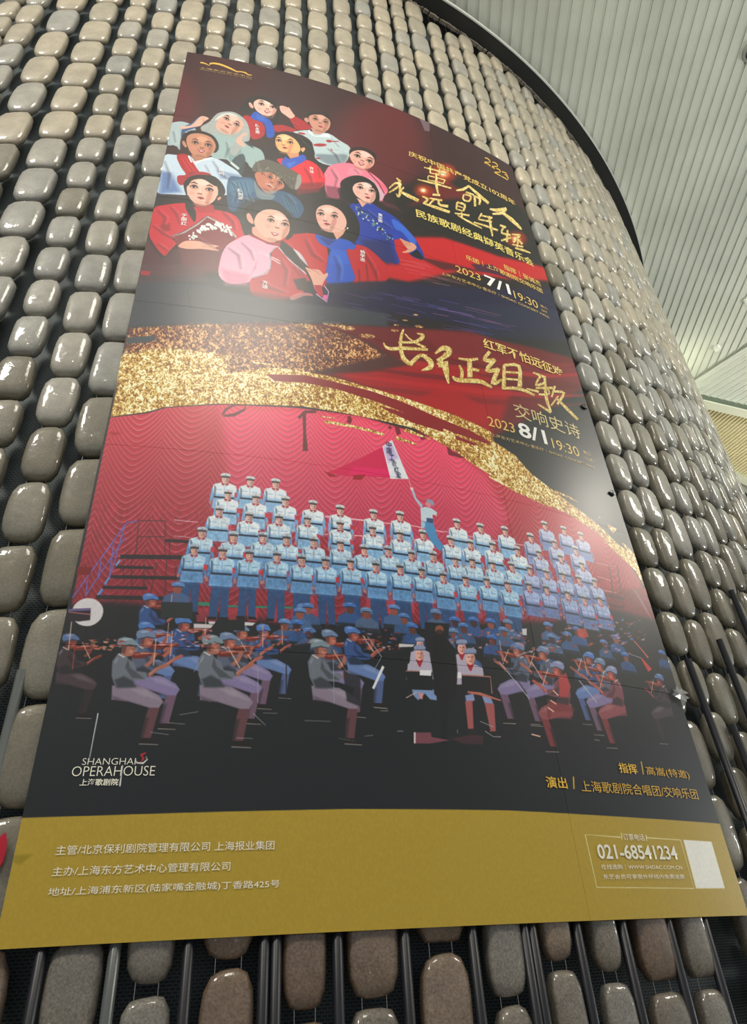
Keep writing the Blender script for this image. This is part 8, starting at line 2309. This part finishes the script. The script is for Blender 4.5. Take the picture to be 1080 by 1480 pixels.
P e4cf80 2 1 1349,2380 8,2 12,2 5,5 -2,-1 0,1 -6,6 -10,14 -15,17 -19,15 -28,13 -32,12 -23,8 -1,13 22,-6 32,-9 30,-12 23,-14 19,-17 15,-15 10,-17 4,-19 -4,-14 -13,0 -15,4 -10,4
P e4cf80 2 1 1440,2498 15,-15 21,-22 15,-11 8,-1 9,3 1,2 0,-4 -3,7 -8,13 -18,21 -24,25 -17,18 4,14 18,-13 27,-20 23,-21 17,-21 12,-24 3,-27 -13,-13 -18,-2 -23,8 -23,26 -19,29 -13,21
P e4cf80 2 1 1496,2462 -59,104 19,10 52,-108
P e4cf80 2 1 1467,2541 0,13 0,21 1,25 5,31 6,34 6,24 8,-5 3,-28 4,-40 4,-36 0,-24 2,-21 1,-14
P e4cf80 2 1 1445,2587 40,-9 5,-48 -42,25
G G4 2 1 1156,2511 1,8 1,12 5,11 8,7 11,4 15,0 17,-5 19,-9 19,-7 16,-6 17,-5 21,-6 31,-10 36,-10 25,-8 3,-18 -25,5 -35,9 -32,7 -21,5 -17,5 -17,5 -20,9 -19,9 -15,6 -12,2 -9,-1 -7,-3 -5,-5 -3,-9 -3,-6
G G4 2 1 1272,2371 -6,15 -8,21 -7,24 -5,25 -5,28 -2,28 -1,29 2,30 4,26 12,17 13,10 10,5 15,-27 -8,-6 -11,-10 -8,-12 -5,-19 -3,-25 -2,-26 2,-25 3,-26 5,-24 4,-21 6,-21 3,-14
G G4 2 1 1293,2632 7,-10 9,-15 11,-15 11,-17 11,-17 9,-10 9,-3 12,1 10,2 9,-31 -10,1 -15,1 -18,7 -16,16 -14,18 -12,16 -11,16 -10,14 -7,10
G G4 2 1 1367,2548 7,8 11,10 5,9 1,7 0,7 -1,3 -10,14 -19,18 -14,15 1,6 15,-5 23,-11 21,-16 13,-27 2,-23 -5,-19 -13,-10 -15,-5 -11,-2
G G4 2 1 1278,2407 7,11 10,15 16,14 23,13 28,10 20,8 9,-20 -21,-5 -29,-9 -24,-9 -15,-12 -11,-13 -8,-9
G G4 2 1 1349,2380 8,2 12,2 5,5 -2,-1 0,1 -6,6 -10,14 -15,17 -19,15 -28,13 -32,12 -23,8 -1,13 22,-6 32,-9 30,-12 23,-14 19,-17 15,-15 10,-17 4,-19 -4,-14 -13,0 -15,4 -10,4
G G4 2 1 1440,2498 15,-15 21,-22 15,-11 8,-1 9,3 1,2 0,-4 -3,7 -8,13 -18,21 -24,25 -17,18 4,14 18,-13 27,-20 23,-21 17,-21 12,-24 3,-27 -13,-13 -18,-2 -23,8 -23,26 -19,29 -13,21
G G4 2 1 1496,2462 -59,104 19,10 52,-108
G G4 2 1 1467,2541 0,13 0,21 1,25 5,31 6,34 6,24 8,-5 3,-28 4,-40 4,-36 0,-24 2,-21 1,-14
G G4 2 1 1445,2587 40,-9 5,-48 -42,25
P 503414 3 0.7 1575,2488 16,0 23,-2 23,-4 24,-12 23,-14 16,-11 0,-18 -15,10 -23,13 -21,9 -22,8 -23,5 -17,3
P 503414 3 0.7 1629,2472 -21,135 33,-12 17,-135
P 503414 3 0.7 1632,2546 56,-8 6,-19 -55,4
P 503414 3 0.7 1568,2537 2,12 3,17 0,16 -3,16 -5,19 -5,14 21,-2 4,-14 5,-22 4,-22 -4,-18 -7,-15 -5,-10
P 503414 3 0.7 1517,2635 2,9 7,12 17,6 30,-7 38,-11 32,-9 19,-6 14,-4 13,0 19,2 22,5 15,4 10,-16 -13,-9 -19,-11 -20,-7 -17,-1 -16,3 -21,6 -32,11 -38,12 -27,7 -13,1 -8,-4 -6,-3
P 503414 3 0.7 1783,2341 -18,25 -25,37 -12,37 24,4 32,-12 23,-9 6,-33 -23,10 -29,12 -9,5 6,-7 22,-33 17,-25
P 503414 3 0.7 1803,2388 -25,37 -33,50 -18,45 30,1 38,-22 27,-18 0,-27 -27,17 -34,20 -7,9 11,-16 32,-46 25,-36
P 503414 3 0.7 1812,2458 -22,43 -28,58 -16,46 33,-4 30,-31 20,-24 -4,-11 -23,19 -27,22 4,8 10,-24 26,-56 20,-43
P 503414 3 0.7 1859,2417 -46,187 28,-9 38,-185
P 503414 3 0.7 1867,2430 31,-16 41,-19 22,0 -4,42 -19,68 -15,50 31,-10 13,-50 17,-71 0,-53 -36,-3 -47,22 -32,17
P 503414 3 0.7 1865,2478 90,-30 5,-17 -91,30
P 503414 3 0.7 1850,2535 93,-30 4,-17 -93,31
P 503414 3 0.7 1812,2618 31,-11 44,-16 40,-11 37,-2 36,4 26,2 10,-17 -24,-6 -35,-7 -39,-1 -46,14 -45,19 -32,14
P 503414 3 0.7 2062,2398 85,9 14,-27 -91,3
P 503414 3 0.7 2112,2390 -20,30 -26,41 -12,33 26,-7 35,-23 25,-18 -1,-17 -25,18 -32,22 -10,7 8,-14 25,-39 19,-29
P 503414 3 0.7 2051,2522 135,-56 6,-21 -136,56
P 503414 3 0.7 2134,2409 -10,44 -14,62 -9,55 1,41 5,35 5,23 16,-12 -2,-25 -2,-36 2,-41 8,-52 11,-60 9,-43
P 503414 3 0.7 2128,2651 -88,-19 -7,10 78,33
P 503414 3 0.7 2061,2566 23,-10 33,-13 28,-17 12,-24 -2,-16 -3,-10 -13,11 2,10 1,13 -2,5 -20,11 -32,14 -23,9
P 503414 3 0.7 1981,2554 83,-8 9,-21 -87,15
P 503414 3 0.7 2202,2432 -51,106 12,-1 56,-107
P 503414 3 0.7 2179,2494 27,-10 35,-12 13,-2 -15,24 -34,47 -26,35 12,6 27,-35 38,-50 23,-44 -27,-5 -40,16 -28,12
P 503414 3 0.7 2138,2611 78,-102 -9,-3 -77,102
P 503414 3 0.7 2190,2543 12,14 18,18 19,19 23,20 26,20 17,14 19,-20 -17,-15 -24,-22 -23,-20 -22,-16 -21,-15 -15,-10
P e4cf80 2 1 1572,2484 16,-1 23,-2 24,-4 24,-12 23,-14 16,-11 0,-17 -16,9 -22,13 -22,9 -22,8 -23,5 -17,3
P e4cf80 2 1 1626,2467 -20,135 33,-12 16,-135
P e4cf80 2 1 1629,2541 56,-7 7,-20 -56,4
P e4cf80 2 1 1566,2532 1,12 3,17 0,16 -3,17 -5,19 -5,13 21,-2 4,-14 6,-21 3,-22 -4,-19 -7,-15 -5,-10
P e4cf80 2 1 1514,2631 2,8 7,12 17,6 31,-6 37,-12 32,-9 20,-6 13,-3 13,-1 20,2 21,6 16,3 9,-16 -13,-8 -19,-11 -20,-8 -17,0 -16,3 -20,5 -33,11 -37,12 -28,7 -13,1 -8,-4 -6,-3
P e4cf80 2 1 1780,2336 -18,25 -25,37 -12,37 24,4 32,-12 23,-9 6,-33 -23,10 -29,12 -9,5 6,-7 22,-33 17,-25
P e4cf80 2 1 1800,2383 -25,37 -33,50 -18,45 30,1 38,-22 27,-18 0,-26 -27,16 -34,20 -7,9 11,-16 32,-46 25,-36
P e4cf80 2 1 1809,2453 -22,43 -28,58 -16,46 33,-4 30,-31 21,-24 -5,-10 -23,18 -27,22 4,8 10,-24 26,-56 20,-43
P e4cf80 2 1 1856,2412 -45,187 27,-9 38,-185
P e4cf80 2 1 1864,2425 31,-16 41,-19 22,0 -4,42 -19,68 -15,50 32,-10 12,-50 17,-71 0,-53 -36,-3 -47,22 -32,17
P e4cf80 2 1 1862,2473 90,-30 5,-17 -91,30
P e4cf80 2 1 1847,2530 93,-30 4,-17 -93,31
P e4cf80 2 1 1809,2613 31,-11 44,-16 40,-10 37,-2 36,3 26,3 10,-18 -24,-5 -35,-7 -39,-1 -46,13 -45,19 -32,14
P e4cf80 2 1 2059,2393 85,9 14,-27 -91,3
P e4cf80 2 1 2109,2385 -20,30 -26,41 -12,33 26,-6 35,-24 25,-18 -1,-17 -25,18 -32,22 -10,7 8,-14 25,-38 19,-30
P e4cf80 2 1 2048,2517 135,-56 6,-21 -136,57
P e4cf80 2 1 2131,2404 -10,44 -14,62 -9,55 1,42 5,34 5,23 16,-11 -2,-25 -2,-36 2,-42 8,-52 11,-60 9,-43
P e4cf80 2 1 2125,2647 -88,-20 -6,10 77,33
P e4cf80 2 1 2058,2561 23,-9 33,-14 28,-17 12,-24 -2,-16 -3,-10 -13,11 2,10 1,13 -2,5 -20,12 -32,13 -23,9
P e4cf80 2 1 1978,2549 83,-8 9,-21 -87,15
P e4cf80 2 1 2199,2427 -51,106 12,-1 56,-107
P e4cf80 2 1 2176,2489 27,-10 35,-12 13,-2 -15,24 -34,47 -26,35 12,6 27,-35 38,-50 23,-44 -27,-5 -40,16 -29,12
P e4cf80 2 1 2135,2607 78,-102 -9,-4 -77,102
P e4cf80 2 1 2187,2538 12,14 18,18 19,20 23,19 25,20 18,14 19,-20 -17,-15 -24,-21 -23,-21 -22,-16 -21,-15 -15,-10
G G4 2 1 1572,2484 16,-1 23,-2 24,-4 24,-12 23,-14 16,-11 0,-17 -16,9 -22,13 -22,9 -22,8 -23,5 -17,3
G G4 2 1 1626,2467 -20,135 33,-12 16,-135
G G4 2 1 1629,2541 56,-7 7,-20 -56,4
G G4 2 1 1566,2532 1,12 3,17 0,16 -3,17 -5,19 -5,13 21,-2 4,-14 6,-21 3,-22 -4,-19 -7,-15 -5,-10
G G4 2 1 1514,2631 2,8 7,12 17,6 31,-6 37,-12 32,-9 20,-6 13,-3 13,-1 20,2 21,6 16,3 9,-16 -13,-8 -19,-11 -20,-8 -17,0 -16,3 -20,5 -33,11 -37,12 -28,7 -13,1 -8,-4 -6,-3
G G4 2 1 1780,2336 -18,25 -25,37 -12,37 24,4 32,-12 23,-9 6,-33 -23,10 -29,12 -9,5 6,-7 22,-33 17,-25
G G4 2 1 1800,2383 -25,37 -33,50 -18,45 30,1 38,-22 27,-18 0,-26 -27,16 -34,20 -7,9 11,-16 32,-46 25,-36
G G4 2 1 1809,2453 -22,43 -28,58 -16,46 33,-4 30,-31 21,-24 -5,-10 -23,18 -27,22 4,8 10,-24 26,-56 20,-43
G G4 2 1 1856,2412 -45,187 27,-9 38,-185
G G4 2 1 1864,2425 31,-16 41,-19 22,0 -4,42 -19,68 -15,50 32,-10 12,-50 17,-71 0,-53 -36,-3 -47,22 -32,17
G G4 2 1 1862,2473 90,-30 5,-17 -91,30
G G4 2 1 1847,2530 93,-30 4,-17 -93,31
G G4 2 1 1809,2613 31,-11 44,-16 40,-10 37,-2 36,3 26,3 10,-18 -24,-5 -35,-7 -39,-1 -46,13 -45,19 -32,14
G G4 2 1 2059,2393 85,9 14,-27 -91,3
G G4 2 1 2109,2385 -20,30 -26,41 -12,33 26,-6 35,-24 25,-18 -1,-17 -25,18 -32,22 -10,7 8,-14 25,-38 19,-30
G G4 2 1 2048,2517 135,-56 6,-21 -136,57
G G4 2 1 2131,2404 -10,44 -14,62 -9,55 1,42 5,34 5,23 16,-11 -2,-25 -2,-36 2,-42 8,-52 11,-60 9,-43
G G4 2 1 2125,2647 -88,-20 -6,10 77,33
G G4 2 1 2058,2561 23,-9 33,-14 28,-17 12,-24 -2,-16 -3,-10 -13,11 2,10 1,13 -2,5 -20,12 -32,13 -23,9
G G4 2 1 1978,2549 83,-8 9,-21 -87,15
G G4 2 1 2199,2427 -51,106 12,-1 56,-107
G G4 2 1 2176,2489 27,-10 35,-12 13,-2 -15,24 -34,47 -26,35 12,6 27,-35 38,-50 23,-44 -27,-5 -40,16 -29,12
G G4 2 1 2135,2607 78,-102 -9,-4 -77,102
G G4 2 1 2187,2538 12,14 18,18 19,20 23,19 25,20 18,14 19,-20 -17,-15 -24,-21 -23,-21 -22,-16 -21,-15 -15,-10
P d8b048 2 1 92,130 18,-3 22,6 18,12 6,-25 18,-11 35,0 33,10 42,20 41,21 27,-13 27,5 18,17 25,-8 0,-10 -23,4 -17,-21 -30,-1 -26,11 -39,-28 -43,-22 -34,-11 -37,3 -23,16 -1,36 -15,-17 -24,-11 -18,0
P e0b848 3 1 2152,123 26,-11 17,12 1,14 -24,17 -33,26 -3,15 33,-26 31,-24 5,-37 -20,-15 -28,12
P e0b848 3 1 2133,205 29,-9 26,9 8,-16 -27,-10 -30,9
P e0b848 3 1 2219,128 30,-18 17,18 1,11 -28,18 -33,26 -3,15 32,-25 34,-24 7,-36 -19,-21 -33,19
P e0b848 3 1 2199,207 27,1 8,-17 -27,-1
P e0b848 3 1 2244,191 27,-5 8,18 -9,8 -54,42 -3,15 55,-43 21,-32 -9,-26 -29,5
P e0b848 3 1 2210,273 25,0 32,2 8,-17 -33,-2 -24,0
P e0b848 3 1 2297,192 36,-13 14,13 -25,6 -7,17 39,-21 -12,-33 -39,13
P e0b848 3 1 2331,211 14,25 -8,22 -23,-4 -32,3 -8,17 32,-3 28,2 22,-50 -15,-29
P b08838 2 0.7 2136,222 4,2 4,-7 -5,-2
P b08838 2 0.7 2148,221 4,3 4,-7 -5,-3
P b08838 2 0.7 2159,221 5,2 4,-7 -5,-2
P b08838 2 0.7 2171,221 5,2 4,-7 -5,-2
P b08838 2 0.7 2183,220 5,3 4,-7 -5,-3
P b08838 2 0.7 2195,220 5,2 4,-7 -5,-2
P b08838 2 0.7 2207,219 5,2 4,-7 -5,-2
P b08838 2 0.7 2219,219 5,2 4,-7 -5,-2
P f0f0f0 1.5 1 147,4361 -2,136 2,1 3,-137
P f0f0f0 1.5 1 238,4511 0,58 4,1 -1,-58
P f0f0f0 1.5 1 271,4496 5,11 20,2 11,-13 -6,-9 -1,1 4,7 -10,9 -16,-1 -5,-8
P d02030 1.5 1 298,4475 -15,7 9,11 -5,10 2,1 9,-11 -8,-8 10,-7
P b4982c 1.5 1 -126,4650 123,-3 157,-1 145,-2 386,-6 218,-4 267,-1 276,-1 127,2 201,4 218,3 214,2 238,2 271,1 -190,421 -1567,-32 -1024,-26
P f0ecc8 1.2 1 1892,4705 -156,-5 3,158 442,6 3,-156 -170,-4 -1,3 168,3 -1,152 -439,-6 -2,-155 152,7
P f0ecc8 1.2 1 1897,4693 -4,20 4,-1 4,-19
P f0ecc8 1.2 1 2012,4696 -5,20 4,-1 5,-20
P f4f4ea 1.5 1 2197,4708 154,2 -5,153 -155,0
P d8ac38 1.5 1 2085,4441 -7,48 6,-1 7,-48
P d8ac38 1.5 1 1737,4514 -9,42 6,0 9,-42
P 8c8088 3 0.6 1615,7 64,-35 19,2 -11,131 -10,32 -37,20
P 8c1018 2 1 2393,3637 54,-5 -5,35 -72,6
P a01828 2 1 3,2282 44,1 -4,31 -37,-1
P 780c10 2 1 4,3867 47,0 -3,29 -42,0
P b01820 2 1 13,3268 51,6 -33,14
P 887808 6 0.6 1,4739 45,-1 -26,24 -18,-7
P 1c2426 2 0.8 235,2339 -14,59 11,43 8,42 13,24 2,-2 -12,-24 -6,-42 -13,-40 13,-58
"""
IMG[:] = hexc('181d1f')
paint(ART)
# fine print grain
IMG *= (1+.05*(NF-.5))[..., None]
np.clip(IMG, 0, 1, out=IMG)
im = bpy.data.images.new('poster_print', TW, TH_, alpha=False)
buf = np.ones((TH_, TW, 4), np.float32); buf[..., :3] = IMG[::-1]
im.pixels.foreach_set(buf.ravel()); im.update(); im.pack()

M_post = mat('satin_print', rough=.48, spec=.38, coat=.42, coat_r=.27)
t, n, l, b = nt(M_post)
ti = n.new('ShaderNodeTexImage'); ti.image = im; ti.extension = 'EXTEND'; uvn = n.new('ShaderNodeUVMap'); uvn.uv_map = 'UVMap'
l.new(uvn.outputs[0], ti.inputs[0]); l.new(ti.outputs[0], b.inputs['Base Color'])
nz = n.new('ShaderNodeTexNoise'); nz.inputs['Scale'].default_value = 2.2; nz.inputs['Detail'].default_value = 2; gi = n.new('ShaderNodeNewGeometry'); l.new(gi.outputs['Position'], nz.inputs['Vector'])
bp = n.new('ShaderNodeBump'); bp.inputs['Strength'].default_value = .04; bp.inputs['Distance'].default_value = .02; l.new(nz.outputs['Fac'], bp.inputs['Height']); l.new(bp.outputs[0], b.inputs['Normal']); l.new(bp.outputs[0], b.inputs['Coat Normal'])
poster = bpy.data.objects.new('poster', None); COL.objects.link(poster); poster.location = cyl(.5*(AL+AR), ZB, R0+.01)
poster['label'] = 'giant glossy red and gold concert poster with ochre bottom band on the stone wall'
poster['category'] = 'poster'
POFF = Matrix.Translation(-poster.location)
def on_poster(u, v, h): return POFF @ cyl(AL+u/1000, ZT-v/1000, R0+h)
us = [0, 1685, PW]; vsx = [0, 832, 1665, 2497, 3330, 4142, PH]
lean = {}
rnd = random.Random(21)
for i in range(2):
    for j in range(6):
        u0_, u1_, v0_, v1_ = us[i]+(1 if i else 0), us[i+1]-(0 if i else 0), vsx[j]+(1.2 if j else 0), vsx[j+1]
        h0, h1 = .0085+rnd.uniform(0, .0015), .0085+rnd.uniform(0, .0015)
        nu_, nv_ = (28, 4) if i == 0 else (14, 4)
        vs, fs = [], []
        for layer in (0, 1):
            for b_ in range(nv_+1):
                for a in range(nu_+1):
                    u, v = u0_+(u1_-u0_)*a/nu_, v0_+(v1_-v0_)*b_/nv_
                    vs.append(on_poster(u, v, h0+(h1-h0)*b_/nv_-layer*.004))
        K1 = (nu_+1)*(nv_+1)
        for b_ in range(nv_):
            for a in range(nu_):
                q = b_*(nu_+1)+a
                fs.append((q+nu_+1, q+nu_+2, q+1, q)); fs.append((K1+q, K1+q+1, K1+q+nu_+2, K1+q+nu_+1))
        for a in range(nu_):
            fs.append((a, a+1, K1+a+1, K1+a)); q = nv_*(nu_+1)+a; fs.append((q+1, q, K1+q, K1+q+1))
        for b_ in range(nv_):
            q = b_*(nu_+1); fs.append((q+nu_+1, q, K1+q, K1+q+nu_+1)); q += nu_; fs.append((q, q+nu_+1, K1+q+nu_+1, K1+q))
        me = mesh('board', vs, fs)
        me.polygons.foreach_set('use_smooth', [i_ < 2*nu_*nv_ for i_ in range(len(fs))])
        me.set_sharp_from_angle(angle=.6)
        uvl = me.uv_layers.new(name='UVMap')
        for lp in me.loops:
            k_ = lp.vertex_index % K1
            uvl.data[lp.index].uv = ((u0_+(u1_-u0_)*(k_ % (nu_+1))/nu_)/PW, 1-(v0_+(v1_-v0_)*(k_//(nu_+1))/nv_)/PH)
        link('board', me, M_post, poster)
# lettering, one flat piece per line of print
def text_mesh(s_, bold):
    cu = bpy.data.curves.new('t', 'FONT'); cu.body = s_; cu.resolution_u = 3; cu.offset = bold; cu.fill_mode = 'FRONT'
    o = bpy.data.objects.new('t', cu); COL.objects.link(o)
    dg = bpy.context.evaluated_depsgraph_get(); me = bpy.data.meshes.new_from_object(o.evaluated_get(dg))
    bpy.data.objects.remove(o); bpy.data.curves.remove(cu)
    return me
INK = {}
for ti_, (s_, u0_, u1_, vb, h_, col, bold) in enumerate(TEXTS):
    me = text_mesh(s_, bold)
    co = np.empty(len(me.vertices)*3, np.float32); me.vertices.foreach_get('co', co); co = co.reshape(-1, 3)
    if len(co) == 0: print('EMPTY TEXT', s_); continue
    x0, x1 = co[:, 0].min(), co[:, 0].max(); y0, y1 = co[:, 1].min(), co[:, 1].max()
    if s_.isascii(): y0, y1 = 0.0, .70
    sx = (u1_-u0_)/(x1-x0); sy = h_/(y1-y0)
    for k_, v in enumerate(me.vertices): v.co = on_poster(u0_+(co[k_, 0]-x0)*sx, vb-(co[k_, 1]-y0)*sy, .0112)
    me.name = 'lettering'
    if col not in INK: INK[col] = mat('ink_'+col, srgb([int(col[i:i+2], 16) for i in (0, 2, 4)]), .4, 0, .5, .3, .26)
    me.materials.clear()
    link('lettering', me, INK[col], poster, label={'f': 'white lettering', 'e': 'gold lettering', 'd': 'gold lettering', 'c': 'pale gold lettering', 'b': 'pale gold lettering', '2': 'dark blue lettering'}[col[0]])
print('lettering', len(TEXTS))
# clips, tape and torn foil on the poster's right edge
M_clipb = mat('black_clip', (.02, .02, .02), .3); M_foil = mat('clear_tape', (.5, .53, .52), .08, 0, .8, .8, .04); M_foil.node_tree.nodes['Principled BSDF'].inputs['Alpha'].default_value = .55
def blob(name, u, v, w_, h_, mm, label, cat, seed):
    r_ = random.Random(seed); N_ = 17 if mm is M_foil else 9; vs, fs = [], []
    rim = [(u+w_*math.cos(2*math.pi*i/N_)*r_.uniform(.45 if N_ == 17 else .8, 1.1), v+h_*math.sin(2*math.pi*i/N_)*r_.uniform(.45 if N_ == 17 else .8, 1.1)) for i in range(N_)]
    loc = cyl(AL+u/1000, ZT-v/1000, R0+.012)
    for lay, hh in ((0, .012), (1, .018)):
        vs += [cyl(AL+a/1000, ZT-b_/1000, R0+hh+r_.uniform(0, .004 if N_ == 9 else .016))-loc for a, b_ in rim]
    vs.append(cyl(AL+u/1000, ZT-v/1000, R0+.022)-loc)
    for i in range(N_):
        j = (i+1) % N_; fs += [(i, j, N_+j, N_+i), (N_+j, 2*N_, N_+i)]
    o = link(name, mesh(name, vs, fs), mm); o.location = loc
    o['label'] = label; o['category'] = cat
    return o
for nm, u, v, w_, h_, mm, lb, ct in CLIPS: blob(nm, u, v, w_, h_, {'b': M_clipb, 'f': M_foil, 'r': mat('red_tape', (.45, .01, .03), .25)}[mm], lb, ct, int(u))
